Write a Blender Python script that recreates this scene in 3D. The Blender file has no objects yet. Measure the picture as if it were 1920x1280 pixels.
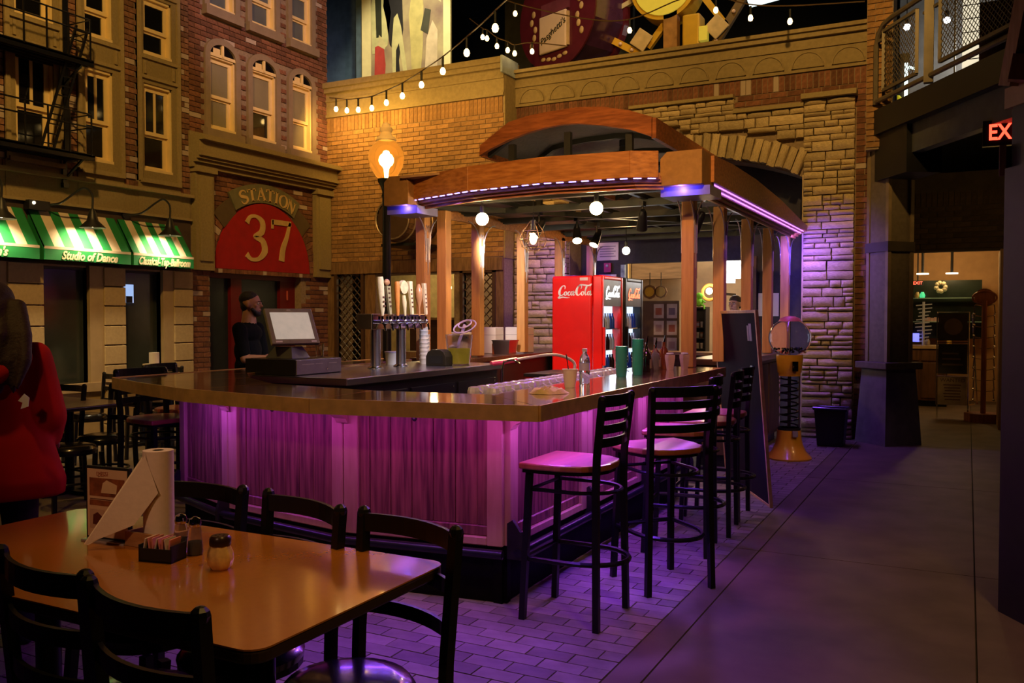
import bpy, math, random
from mathutils import Vector, Matrix, Euler
R = math.radians
SC = bpy.context.scene
COL = SC.collection
random.seed(7)

# ------------------------------------------------------------ camera, view, world, lights
cam = bpy.data.objects.new('camera', bpy.data.cameras.new('camera'))
COL.objects.link(cam)
cam.location = (0, 0, 1.47)
cam.rotation_euler = (R(90 - 1.597), 0, R(27.4))
cam.data.sensor_width = 36; cam.data.lens = 30.94; cam.data.clip_start = 0.05; cam.data.clip_end = 60
SC.camera = cam
SC.view_settings.view_transform = 'Standard'; SC.view_settings.look = 'None'
SC.view_settings.gamma = 1; SC.view_settings.use_curve_mapping = False
SC.view_settings.exposure = 0.0
try:
    SC.cycles.use_denoising = True; SC.cycles.max_bounces = 7; SC.cycles.sample_clamp_indirect = 3
    SC.cycles.caustics_reflective = False; SC.cycles.caustics_refractive = False
except Exception: pass
W = bpy.data.worlds.new('world'); SC.world = W; W.use_nodes = True
W.node_tree.nodes['Background'].inputs[0].default_value = (0.32, 0.20, 0.10, 1)
W.node_tree.nodes['Background'].inputs[1].default_value = 0.015

AMB = (1.0, 0.56, 0.14); WARM = (1.0, 0.62, 0.26); PUR = (0.44, 0.09, 1.0); BLU = (0.20, 0.10, 1.0); PINK = (1.0, 0.22, 0.70); WHT = (1.0, 0.93, 0.85)
def lamp(name, typ, loc, energy, color, aim=None, size=0.1, sy=None, spot=60, blend=0.6, spread=None):
    l = bpy.data.lights.new(name, typ); l.energy = energy; l.color = color
    o = bpy.data.objects.new(name, l); COL.objects.link(o); o.location = loc
    if aim is not None: o.rotation_euler = (Vector(aim) - Vector(loc)).to_track_quat('-Z', 'Y').to_euler()
    if typ == 'AREA':
        l.size = size
        if sy: l.shape = 'RECTANGLE'; l.size_y = sy
        if spread: l.spread = R(spread)
    elif typ == 'SPOT': l.spot_size = R(spot); l.spot_blend = blend; l.shadow_soft_size = size
    else: l.shadow_soft_size = size
    return o
# theatrical lamps high in the dark hall, with added fill spots among them
lamp('stage_and_fill_spot', 'SPOT', (-4.5, 3.0, 6.6), 880, AMB, (-8.9, 7.6, 3.6), .15, spot=75)
lamp('stage_and_fill_spot', 'SPOT', (-3.6, 4.5, 6.6), 560, AMB, (-6.8, 10.9, 3.6), .15, spot=62)
lamp('stage_and_fill_spot', 'SPOT', (-0.6, 5.0, 6.6), 1050, AMB, (-3.0, 11.3, 4.1), .15, spot=56)
lamp('stage_and_fill_spot', 'SPOT', (-3.0, 7.0, 7.2), 640, (1.0, .60, .72), (-8.9, 9.8, 5.9), .15, spot=36)
lamp('stage_and_fill_spot', 'SPOT', (-0.6, 1.2, 4.6), 950, (1.0, .47, .14), (-3.0, 6.8, 2.6), .1, spot=34)
lamp('stage_and_fill_spot', 'SPOT', (-3.4, 0.6, 5.6), 300, AMB, (-4.0, 4.1, 1.0), .12, spot=40)
lamp('stage_and_fill_spot', 'SPOT', (-2.0, 2.6, 5.2), 170, AMB, (-1.65, 1.9, .76), .15, spot=32)
lamp('stage_and_fill_spot', 'SPOT', (1.2, 1.2, 5.4), 300, AMB, (-.1, 3.0, 0), .3, spot=58)
lamp('stage_and_fill_spot', 'SPOT', (1.8, 5.6, 3.6), 34, (1, .6, .35), (-.2, 7.4, 0), .3, spot=60)
lamp('stage_and_fill_spot', 'SPOT', (.6, 7.6, 3.4), 75, (1, .55, .2), (-1.6, 9.42, .7), .08, spot=24)  # added fill, brightens the yellow gumball machine
lamp('stage_and_fill_spot', 'SPOT', (-1.0, .6, 4.4), 330, (1, .50, .15), (-3.0, 6.9, 1.85), .08, spot=26, blend=.4)  # added fill from low in front, warms the canopy post faces
lamp('stage_and_fill_spot', 'SPOT', (-.9, .6, 4.6), 230, (1, .72, .42), (-2.1, 4.9, 1.1), .08, spot=19)  # added front fill for the foam cup, mugs and right counter
lamp('led_cap_light', 'POINT', (-1.93, 6.47, 2.432), 3, (.14, .08, 1), size=.02)
lamp('led_cap_light', 'POINT', (-4.42, 6.49, 2.432), 1.3, (.16, .10, 1), size=.02)
lamp('annex_brick_fill', 'POINT', (.3, 11.6, 2.9), 5, AMB, size=.2)  # weak fill added so the brick over the annex doorway shows
lamp('bar_fill_spot', 'SPOT', (-2.8, 5.6, 2.42), 150, (.95, .9, 1), (-4.25, 6.1, 1.4), .12, spot=40)  # added fill without a fixture, brightens the beer tower
lamp('stage_and_fill_spot', 'SPOT', (-5.5, 3.5, 5.2), 120, AMB, (-7.3, 5.6, .5), .15, spot=62)
lamp('stage_and_fill_spot', 'SPOT', (-1.6, -1.2, 3.4), 140, (1.0, .50, .28), (-2.8, 4.0, 0.6), .15, spot=34)
# LED tape of the bar: under the counter overhang and round the canopy
def led(p0, p1, energy, color, down=(0, 0, -1), w=.03, spread=180):
    p0 = Vector(p0); p1 = Vector(p1); c = (p0 + p1) / 2
    l = bpy.data.lights.new('led_tape_light', 'AREA'); l.shape = 'RECTANGLE'; l.size = (p1 - p0).length; l.size_y = w
    l.energy = energy; l.color = color; l.spread = R(spread)
    o = bpy.data.objects.new('led_tape_light', l); COL.objects.link(o); o.location = c
    x = (p1 - p0).normalized(); z = -Vector(down).normalized(); y = z.cross(x).normalized(); z = x.cross(y)
    o.rotation_euler = Matrix((x, y, z)).transposed().to_euler()
    return o
led((-1.86, 3.74, .985), (-2.88, 3.55, .985), 2.6, (.62, .08, .66), (-.1, .55, -1))
led((-2.9, 3.55, .985), (-3.9, 3.73, .985), 2.5, (.56, .07, .76), (.1, .55, -1))
led((-3.92, 3.73, .985), (-4.5, 3.93, .985), 2.6, PUR, (.2, .55, -1))
led((-1.86, 3.8, .985), (-1.86, 6.9, .985), 13, (.50, .10, .95), (-.5, 0, -1))
led((-1.74, 6.6, 2.40), (-1.74, 11.0, 2.40), 13, (.34, .09, 1), (.0, 0, -1), spread=95)
led((-4.3, 6.52, 2.44), (-2.1, 6.35, 2.44), 9, BLU, (0, -.2, -1))
lamp('mug_fill_spot', 'SPOT', (-2.5, 6.95, 2.35), 230, (1, .85, .68), (-2.2, 5.2, 1.05), .05, spot=30)  # added fill without a fixture, brightens mugs and cup
led((-4.74, 6.7, 2.40), (-4.74, 11.0, 2.40), 10, PUR, (-.1, 0, -1))
lamp('led_end_light', 'AREA', (-1.78, 10.7, 2.36), 16, (.20, .09, 1), (-1.75, 11.6, 1.6), .2)
lamp('led_end_light', 'AREA', (-4.95, 10.6, 2.35), 7, (.30, .14, 1), (-5.1, 11.6, 1.2), .25)
lamp('led_corner_light', 'AREA', (-1.66, 6.45, 2.40), 6, (.34, .10, 1), (-2.0, 3.4, 0), .2, sy=.2, spread=62)
led((-1.78, 3.7, .985), (-1.78, 6.9, .985), 20, (.20, .05, 1), (.25, 0, -1), spread=92)
led((-1.80, 3.62, .985), (-2.8, 3.43, .985), 8, (.25, .06, 1), (.12, -.5, -1), spread=125)
lamp('led_corner_light', 'AREA', (-1.95, 5.2, 2.30), 9, PINK, (-2.0, 4.4, .8), .2)

# ------------------------------------------------------------ materials (all procedural)
MATS = {}
def mat(name, col, rough=.6, metal=0., var=.12, scale=8., bump=0., emit=None, es=0., trans=0., ior=1.45, rnd=0., coat=0., stretch=None, col2=None, alpha=None, light=0., spec=None):
    if name in MATS: return MATS[name]
    m = bpy.data.materials.new(name); m.use_nodes = True; nt = m.node_tree; N = nt.nodes; Lk = nt.links
    b = N['Principled BSDF']; b.inputs['Roughness'].default_value = rough; b.inputs['Metallic'].default_value = metal
    b.inputs['IOR'].default_value = ior
    if spec is not None: b.inputs['Specular IOR Level'].default_value = spec
    if coat: b.inputs['Coat Weight'].default_value = coat; b.inputs['Coat Roughness'].default_value = .08
    if trans: b.inputs['Transmission Weight'].default_value = trans
    if alpha is not None: b.inputs['Alpha'].default_value = alpha
    c4 = (*col, 1)
    tc = N.new('ShaderNodeTexCoord'); mp = N.new('ShaderNodeMapping'); Lk.new(tc.outputs['Object'], mp.inputs[0])
    if stretch: mp.inputs['Scale'].default_value = stretch
    nz = N.new('ShaderNodeTexNoise'); nz.inputs['Scale'].default_value = scale; nz.inputs['Detail'].default_value = 5
    Lk.new(mp.outputs[0], nz.inputs['Vector'])
    d = col2 if col2 else tuple(max(0, c * (1 - 2.2 * var)) for c in col)
    ramp = N.new('ShaderNodeValToRGB'); ramp.color_ramp.elements[0].position = .32; ramp.color_ramp.elements[1].position = .68
    ramp.color_ramp.elements[0].color = (*d, 1); ramp.color_ramp.elements[1].color = c4
    Lk.new(nz.outputs[0], ramp.inputs[0]); out = ramp.outputs[0]
    if rnd or light:
        oi = N.new('ShaderNodeObjectInfo'); ge = N.new('ShaderNodeNewGeometry')
        ad = N.new('ShaderNodeMath'); ad.operation = 'ADD'; fr = N.new('ShaderNodeMath'); fr.operation = 'FRACT'
        Lk.new(oi.outputs['Random'], ad.inputs[0]); Lk.new(ge.outputs['Random Per Island'], ad.inputs[1]); Lk.new(ad.outputs[0], fr.inputs[0])
        mr = N.new('ShaderNodeMapRange'); mr.inputs[3].default_value = 1 - rnd; mr.inputs[4].default_value = 1 + rnd
        Lk.new(fr.outputs[0], mr.inputs[0])
        mx = N.new('ShaderNodeVectorMath'); mx.operation = 'SCALE'; Lk.new(out, mx.inputs[0]); Lk.new(mr.outputs[0], mx.inputs['Scale']); out = mx.outputs[0]
        if light:   # a share of the bricks is pale
            gt = N.new('ShaderNodeMath'); gt.operation = 'GREATER_THAN'; gt.inputs[1].default_value = 1 - light; Lk.new(fr.outputs[0], gt.inputs[0])
            mi = N.new('ShaderNodeMix'); mi.data_type = 'RGBA'; Lk.new(gt.outputs[0], mi.inputs[0]); Lk.new(out, mi.inputs[6]); mi.inputs[7].default_value = (.42, .33, .27, 1); out = mi.outputs[2]
    Lk.new(out, b.inputs['Base Color'])
    if bump:
        bp = N.new('ShaderNodeBump'); bp.inputs['Strength'].default_value = bump; bp.inputs['Distance'].default_value = .01
        Lk.new(nz.outputs[0], bp.inputs['Height']); Lk.new(bp.outputs[0], b.inputs['Normal'])
    if emit: b.inputs['Emission Color'].default_value = (*emit, 1); b.inputs['Emission Strength'].default_value = es
    MATS[name] = m; return m
def wood(name, c1, c2, stretch, rough=.45, scale=6., coat=0., bump=.15):
    return mat(name, c1, rough, col2=c2, scale=scale, stretch=stretch, coat=coat, bump=bump)
def emis(name, col, s): return mat(name, (.8, .8, .8), .5, emit=col, es=s)

# ------------------------------------------------------------ mesh helpers
class MB:
    def __init__(s): s.v = []; s.f = []
    def add(s, vs, fs):
        k = len(s.v); s.v += [tuple(p) for p in vs]; s.f += [tuple(i + k for i in q) for q in fs]; return s
    def box(s, x0, x1, y0, y1, z0, z1):
        x0, x1 = sorted((x0, x1)); y0, y1 = sorted((y0, y1)); z0, z1 = sorted((z0, z1))
        return s.add([(x0,y0,z0),(x1,y0,z0),(x1,y1,z0),(x0,y1,z0),(x0,y0,z1),(x1,y0,z1),(x1,y1,z1),(x0,y1,z1)],
                     [(0,3,2,1),(4,5,6,7),(0,1,5,4),(1,2,6,5),(2,3,7,6),(3,0,4,7)])
    def ob(s, c, size, rot=(0,0,0)):
        m = Euler(rot).to_matrix(); c = Vector(c); x, y, z = (q / 2 for q in size)
        vs = [c + m @ Vector(p) for p in [(-x,-y,-z),(x,-y,-z),(x,y,-z),(-x,y,-z),(-x,-y,z),(x,-y,z),(x,y,z),(-x,y,z)]]
        return s.add(vs, [(0,3,2,1),(4,5,6,7),(0,1,5,4),(1,2,6,5),(2,3,7,6),(3,0,4,7)])
    def bar(s, p0, p1, w, h=None, up=(0,0,1)):
        h = h or w; p0 = Vector(p0); p1 = Vector(p1); d = (p1 - p0).normalized(); u = Vector(up)
        if abs(d.dot(u)) > .98: u = Vector((0, 1, 0))
        sx = d.cross(u).normalized() * w / 2; sz = sx.cross(d).normalized() * h / 2
        vs = []
        for p in (p0, p1): vs += [p - sx - sz, p + sx - sz, p + sx + sz, p - sx + sz]
        return s.add(vs, [(3,2,1,0),(4,5,6,7),(0,1,5,4),(1,2,6,5),(2,3,7,6),(3,0,4,7)])
    def cone(s, p0, p1, r0, r1=None, n=12, caps=True):
        r1 = r0 if r1 is None else r1; p0 = Vector(p0); p1 = Vector(p1); d = (p1 - p0).normalized()
        a = d.orthogonal().normalized(); b = d.cross(a); vs = []
        for p, r in ((p0, r0), (p1, r1)):
            for i in range(n):
                t = 2 * math.pi * i / n; vs.append(p + a * math.cos(t) * r + b * math.sin(t) * r)
        fs = [(i, (i + 1) % n, n + (i + 1) % n, n + i) for i in range(n)]
        if caps: fs += [tuple(range(n - 1, -1, -1)), tuple(range(n, 2 * n))]
        return s.add(vs, fs)
    def tube(s, pts, r, n=8, closed=False):
        pts = [Vector(p) for p in pts]; k = len(pts); vs = []; prev = None
        for i, p in enumerate(pts):
            if closed: t = pts[(i + 1) % k] - pts[i - 1]
            else: t = pts[min(i + 1, k - 1)] - pts[max(i - 1, 0)]
            t.normalize()
            if prev is None: a = t.orthogonal().normalized()
            else:
                a = prev - t * prev.dot(t)
                a = a.normalized() if a.length > 1e-6 else t.orthogonal().normalized()
            prev = a; b = t.cross(a); rr = r[i] if isinstance(r, (list, tuple)) else r
            for j in range(n):
                q = 2 * math.pi * j / n; vs.append(p + a * math.cos(q) * rr + b * math.sin(q) * rr)
        fs = []
        for i in range(k if closed else k - 1):
            i2 = (i + 1) % k
            for j in range(n): fs.append((i*n+j, i*n+(j+1)%n, i2*n+(j+1)%n, i2*n+j))
        if not closed: fs += [tuple(range(n - 1, -1, -1)), tuple(range((k-1)*n, k*n))]
        return s.add(vs, fs)
    def lathe(s, prof, n=16, c=(0, 0, 0), sx=1, sy=1):
        vs = []
        for r, z in prof:
            for i in range(n):
                t = 2 * math.pi * i / n; vs.append((c[0] + r * math.cos(t) * sx, c[1] + r * math.sin(t) * sy, c[2] + z))
        fs = []
        for k in range(len(prof) - 1):
            for i in range(n): fs.append((k*n+i, k*n+(i+1)%n, (k+1)*n+(i+1)%n, (k+1)*n+i))
        if prof[0][0] > 1e-5: fs.append(tuple(range(n - 1, -1, -1)))
        if prof[-1][0] > 1e-5: fs.append(tuple(range((len(prof)-1)*n, len(prof)*n)))
        return s.add(vs, fs)
    def ball(s, c, r, n=12, m=8, sc=(1, 1, 1)):
        vs = [(c[0], c[1], c[2] - r * sc[2])]
        for k in range(1, m):
            a = -math.pi / 2 + math.pi * k / m
            for i in range(n):
                t = 2 * math.pi * i / n
                vs.append((c[0] + r*math.cos(a)*math.cos(t)*sc[0], c[1] + r*math.cos(a)*math.sin(t)*sc[1], c[2] + r*math.sin(a)*sc[2]))
        vs.append((c[0], c[1], c[2] + r * sc[2])); fs = []
        for i in range(n): fs.append((0, 1 + (i+1) % n, 1 + i))
        for k in range(m - 2):
            for i in range(n): fs.append((1+k*n+i, 1+k*n+(i+1)%n, 1+(k+1)*n+(i+1)%n, 1+(k+1)*n+i))
        e = len(vs) - 1; o = 1 + (m - 2) * n
        for i in range(n): fs.append((o + i, o + (i+1) % n, e))
        return s.add(vs, fs)
    def prism(s, poly, a0, a1, axis='z'):
        n = len(poly); vs = []
        for a in (a0, a1):
            for p, q in poly: vs.append({'z': (p, q, a), 'x': (a, p, q), 'y': (p, a, q)}[axis])
        fs = [(i, (i + 1) % n, n + (i + 1) % n, n + i) for i in range(n)] + [tuple(range(n - 1, -1, -1)), tuple(range(n, 2 * n))]
        return s.add(vs, fs)
    def ribbon(s, pts, ws, o, u, v, t=.004, sc=1.):
        """a pen stroke: 2-D path with widths, laid on the plane o + u*x + v*y and given thickness t"""
        o = Vector(o); u = Vector(u).normalized(); v = Vector(v).normalized(); nrm = u.cross(v).normalized() * t
        P = [Vector(p) for p in pts]; k = len(P)
        if not isinstance(ws, (list, tuple)): ws = [ws] * k
        vs = []
        for i, p in enumerate(P):
            d = P[min(i+1, k-1)] - P[max(i-1, 0)]; d = d.normalized() if d.length > 1e-9 else Vector((1, 0)); q = Vector((-d.y, d.x)) * ws[i] / 2
            for e in (p + q, p - q):
                w = o + u * e.x * sc + v * e.y * sc; vs += [w, w + nrm]
        fs = []
        for i in range(k - 1):
            a = 4 * i; fs += [(a+1, a+3, a+7, a+5), (a, a+4, a+6, a+2), (a, a+1, a+5, a+4), (a+2, a+6, a+7, a+3)]
        fs += [(0, 2, 3, 1), (4*k-4, 4*k-3, 4*k-1, 4*k-2)]
        return s.add(vs, fs)
    def build(s, name, m, parent=None, w=False, smooth=False, bevel=0., seg=2, kind=None, label=None):
        vs = s.v
        if w and parent is not None:
            off = Vector((0, 0, 0)); q = parent
            while q is not None: off += q.location; q = q.parent
            vs = [(a - off.x, b - off.y, c - off.z) for a, b, c in vs]
        me = bpy.data.meshes.new(name); me.from_pydata(vs, [], s.f); me.materials.append(m)
        if smooth:
            me.polygons.foreach_set('use_smooth', [True] * len(me.polygons))
            try: me.set_sharp_from_angle(angle=R(42))
            except Exception: pass
        me.update()
        o = bpy.data.objects.new(name, me); COL.objects.link(o)
        if parent is not None: o.parent = parent
        if bevel:
            bm = o.modifiers.new('bevel', 'BEVEL'); bm.width = bevel; bm.segments = seg; bm.limit_method = 'ANGLE'; bm.angle_limit = R(40)
        if kind: o['kind'] = kind
        if label: o['label'] = label
        return o
def tag(o, label, cat, group=None, kind=None):
    o['label'] = label; o['category'] = cat
    if group: o['group'] = group
    if kind: o['kind'] = kind
    return o
def empty(name, loc=(0, 0, 0), rz=0., label=None, cat=None, group=None, kind=None):
    o = bpy.data.objects.new(name, None); COL.objects.link(o); o.location = loc; o.rotation_euler = (0, 0, rz); o.empty_display_size = .1
    if label: o['label'] = label
    if cat: o['category'] = cat
    if group: o['group'] = group
    if kind: o['kind'] = kind
    return o
def dup(o, loc=None, rz=None, label=None, parent=None):
    c = o.copy(); COL.objects.link(c)
    if loc is not None: c.location = loc
    if rz is not None: c.rotation_euler = (0, 0, rz)
    if label: c['label'] = label
    c.parent = parent
    for ch in list(o.children): dup(ch, parent=c)
    return c
def B(*a): return MB().box(*a)
def arc(cx, cy, r, a0, a1, n, ry=None):
    ry = ry or r
    return [(cx + r * math.cos(R(a0 + (a1 - a0) * i / n)), cy + ry * math.sin(R(a0 + (a1 - a0) * i / n))) for i in range(n + 1)]
def crv(pts, n=6):
    """Catmull-Rom through points of any dimension"""
    P = [Vector(p) for p in pts]; out = []
    for i in range(len(P) - 1):
        p0 = P[max(i-1, 0)]; p1 = P[i]; p2 = P[i+1]; p3 = P[min(i+2, len(P)-1)]
        for k in range(n):
            t = k / n
            out.append(.5 * ((2*p1) + (p2-p0)*t + (2*p0-5*p1+4*p2-p3)*t*t + (3*p1-p0-3*p2+p3)*t**3))
    out.append(P[-1]); return out
def text(s, size, loc, rot, m, parent, name='lettering', ext=.002, shear=0., align='CENTER', sx=1., offset=0.):
    c = bpy.data.curves.new(name, 'FONT'); c.body = s; c.size = size; c.extrude = ext; c.shear = shear; c.align_x = align; c.align_y = 'CENTER'; c.resolution_u = 3
    c.offset = offset; tmp = bpy.data.objects.new(name, c); COL.objects.link(tmp)
    me = bpy.data.meshes.new_from_object(tmp.evaluated_get(bpy.context.evaluated_depsgraph_get())); bpy.data.objects.remove(tmp); bpy.data.curves.remove(c)
    me.materials.clear(); me.materials.append(m); o = bpy.data.objects.new(name, me); COL.objects.link(o); o.parent = parent
    off = Vector((0, 0, 0)); q = parent
    while q is not None: off += q.location; q = q.parent
    o.location = Vector(loc) - off; o.rotation_euler = rot; o.scale = (sx, 1, 1); return o
FACE_X = (R(90), 0, R(90))     # text on a face looking towards +X
FACE_Y = (R(90), 0, 0)         # text on a face looking towards -Y
def holes_wall(m, a0, a1, z0, z1, t0, t1, holes, axis):
    """a wall slab with rectangular openings, cut on a grid. axis 'x': plane x=const, a runs along y"""
    A = sorted({a0, a1, *[h[0] for h in holes], *[h[1] for h in holes]}); Z = sorted({z0, z1, *[h[2] for h in holes], *[h[3] for h in holes]})
    A = [a for a in A if a0 <= a <= a1]; Z = [z for z in Z if z0 <= z <= z1]
    for i in range(len(A) - 1):
        run = None
        for j in range(len(Z) - 1):
            ca = (A[i] + A[i+1]) / 2; cz = (Z[j] + Z[j+1]) / 2
            inside = any(h[0] < ca < h[1] and h[2] < cz < h[3] for h in holes)
            if not inside: run = [Z[j] if run is None else run[0], Z[j+1]]
            if run and (inside or j == len(Z) - 2):
                if axis == 'x': m.box(t0, t1, A[i], A[i+1], run[0], run[1])
                else: m.box(A[i], A[i+1], t0, t1, run[0], run[1])
                run = None
    return m
def bricks(parent, m, regions, plane, axis, sgn, holes=(), bw=.203, bh=.0677, gap=.010, keep=300, soldier=False, proud=.012, test=None):
    """individual brick faces on a wall: the largest-looking ones as parts, the rest joined"""
    cells = []
    for (a0, a1, z0, z1, sol) in regions:
        w, h = (bh, bw) if sol else (bw, bh)
        nz = max(1, round((z1 - z0) / h)); h = (z1 - z0) / nz
        for r in range(nz):
            z = z0 + r * h; a = a0 - (w / 2 if (r % 2 and not sol) else 0)
            while a < a1 - 1e-4:
                b0 = max(a, a0); b1 = min(a + w, a1)
                if b1 - b0 > .03:
                    c = ((b0 + b1) / 2, z + h / 2)
                    if not any(q[0] - .02 < c[0] < q[1] + .02 and q[2] - .02 < c[1] < q[3] + .02 for q in holes) and (test is None or test(*c)):
                        cells.append((b0, b1, z, z + h))
                a += w
    def key(c):
        p = Vector((plane, (c[0]+c[1])/2, (c[2]+c[3])/2)) if axis == 'x' else Vector(((c[0]+c[1])/2, plane, (c[2]+c[3])/2))
        q = p - Vector((0, 0, 1.47)); rt = q.x * .8878 + q.y * .4602; dp = -q.x * .4602 + q.y * .8878
        vis = abs(rt / dp) < .58 and -.39 < (q.z / dp) + .028 < .39
        full = (c[1] - c[0]) * (c[3] - c[2]); return (0 if vis and full > .9 * bw * bh * .98 else 1, q.length)
    cells.sort(key=key); shared = {}; rest = MB()
    for i, (a0, a1, z0, z1) in enumerate(cells):
        g = gap / 2; w = a1 - a0 - gap; h = z1 - z0 - gap
        if w <= 0: continue
        if i < keep:
            k = (round(w, 3), round(h, 3))
            if k not in shared:
                mm = MB(); mm.box(0, proud * sgn, -w/2, w/2, -h/2, h/2) if axis == 'x' else mm.box(-w/2, w/2, 0, proud * sgn, -h/2, h/2)
                me = bpy.data.meshes.new('brick'); me.from_pydata(mm.v, [], mm.f); me.materials.append(m); shared[k] = me
            o = bpy.data.objects.new('brick', shared[k]); COL.objects.link(o); o.parent = parent
            o.location = (plane, (a0+a1)/2, (z0+z1)/2) if axis == 'x' else ((a0+a1)/2, plane, (z0+z1)/2)
        else:
            if axis == 'x': rest.box(plane, plane + proud * sgn, a0+g, a1-g, z0+g, z1-g)
            else: rest.box(a0+g, a1-g, plane, plane + proud * sgn, z0+g, z1-g)
    if rest.v: rest.build('brick_field', m, parent, kind='stuff')
# ------------------------------------------------------------ palette
M_mortar = mat('mortar', (.30, .22, .15), .95, scale=30, bump=.3)
M_brickT = mat('brick_tan', (.34, .18, .07), .9, scale=26, bump=.4, rnd=.22, var=.16)
M_brickR = mat('brick_red', (.22, .09, .05), .9, scale=26, bump=.4, rnd=.35, var=.2, light=.06)
M_brickA = mat('brick_old', (.27, .13, .075), .9, scale=26, bump=.5, rnd=.4, var=.2, light=.16)
M_tan = mat('tan_stucco', (.29, .22, .10), .85, scale=40, bump=.15, var=.08)
M_tanD = mat('tan_trim', (.34, .26, .125), .8, scale=30, bump=.1, var=.08)
M_cream = mat('cream_paint', (.80, .62, .30), .5, var=.04)
M_glassD = mat('dark_pane', (.006, .006, .007), .06, var=.02)
M_blind = mat('drawn_blind', (.25, .22, .14), .5, var=.08, scale=3)
M_greenG = mat('green_tinted_pane', (.045, .055, .045), .12, var=.2, scale=1.5)
M_stone = mat('ledge_stone', (.56, .43, .25), .92, scale=9, bump=.5, rnd=.22, var=.14)
M_black = mat('black_paint', (.012, .012, .014), .45, var=.1)
M_iron = mat('black_iron', (.010, .010, .012), .35, metal=.4, var=.1)
M_navy = mat('dark_plaster', (.035, .033, .05), .8, scale=20, bump=.1)
M_conc = mat('concrete', (.165, .125, .085), .62, scale=3.5, var=.16, bump=.05, col2=(.115, .085, .058), spec=.3)
M_paver = mat('paver', (.235, .185, .165), .48, scale=12, bump=.25, rnd=.30, var=.12)
M_grout = mat('grout', (.06, .05, .05), .9)
M_oldwood = wood('old_wood', (.23, .13, .06), (.12, .065, .03), (3, 3, .6), .8, 9, bump=.4)
M_hall = mat('hall_black', (.010, .011, .014), .9)
FX, YL, YR = -8.93, 10.95, 11.30

# ------------------------------------------------------------ floor
fl = B(-12, 4.5, -3, 19, -.12, -.012).build('floor', M_grout, kind='structure')
pv = MB(); cells = []
for j in range(110):
    y0 = .1 + j * .1
    for i in range(22):
        x0 = -5.2 + (i - (.5 if j % 2 else 0)) * .2; a, b = max(x0, -5.2), min(x0 + .2, -1.30)
        if b - a < .03 or (-4.55 < (a+b)/2 < -2.15 and y0 > 4.1): continue
        cells.append((a, b, y0, y0 + .1))
def visible(x, y, z=0, m=.6):
    rt = x * .8878 + y * .4602; dp = -x * .4602 + y * .8878
    return dp > .3 and abs(rt / dp) < m and (1.47 - z) / dp - .028 < .41
cells.sort(key=lambda c: (0 if visible((c[0]+c[1])/2, (c[2]+c[3])/2) and not (-2.95 < c[0] < -1.6 and 1.2 < c[2] < 2.3) else 1, math.hypot((c[0]+c[1])/2, c[2])))
sh = {}
for i, (a, b, y0, y1) in enumerate(cells):
    w = round(b - a - .006, 3)
    if i < 300:
        if w not in sh:
            mm = B(-w/2, w/2, -.047, .047, -.012, 0); me = bpy.data.meshes.new('paver'); me.from_pydata(mm.v, [], mm.f); me.materials.append(M_paver); sh[w] = me
        o = bpy.data.objects.new('paver', sh[w]); COL.objects.link(o); o.parent = fl; o.location = ((a+b)/2, (y0+y1)/2, random.uniform(-.001, .001))
    else: pv.box(a + .003, b - .003, y0 + .003, y1 - .003, -.012, 0)
pv.build('paver_field', M_paver, fl, kind='stuff')
for xs in ((-1.295, -1.154), (-1.146, .046), (.054, 1.35), (1.358, 4.5)):     # concrete slabs with saw-cut joints
    ys = [-3, .9, 2.75, 5.6, 8.4, 11.0, 19]
    for k in range(6): B(xs[0], xs[1], ys[k] + .004, ys[k+1] - .004, -.012, 0).build('concrete_slab', M_conc, fl)
for xs in ((-12, -5.204),):
    for k in range(6): B(xs[0], xs[1], ys[k] + .004, ys[k+1] - .004, -.012, 0).build('concrete_slab', mat('tan_concrete', (.26, .20, .12), .6, scale=3, var=.12), fl)
B(-5.2, -1.3, -3, .096, -.012, 0).build('concrete_slab', M_conc, fl)
B(-5.2, -1.3, 11.1, 19, -.012, 0).build('concrete_slab', M_conc, fl)

# ------------------------------------------------------------ left wall: two street fronts in one plane
hA = []
for (a, b) in ((5.86, 6.30), (6.68, 7.05), (7.48, 7.91)):
    hA += [(a, b, 3.25, 4.31), (a, b, 4.66, 5.36)]
hA += [(4.95, 5.42, 3.25, 4.31), (4.95, 5.42, 4.66, 5.36)]
hG = [(5.03, 5.55, .72, 2.03), (6.12, 6.69, .72, 2.03), (7.16, 7.72, .72, 2.03)]
hB = [(8.53, 8.99, 3.96, 4.93), (9.30, 9.78, 3.96, 4.93), (10.12, 10.56, 3.96, 4.93)]
hB2 = [(8.53, 8.99, 5.56, 6.30), (9.30, 9.78, 5.56, 6.30), (10.12, 10.56, 5.56, 6.30)]
hD = [(8.52, 10.32, 0, 2.08)]
wl = MB(); holes_wall(wl, 3.0, 10.95, 0, 7.6, FX - .25, FX, hA + hG + hB + hB2 + hD, 'x')
wall_left = wl.build('wall_left', M_mortar, kind='structure')
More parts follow.
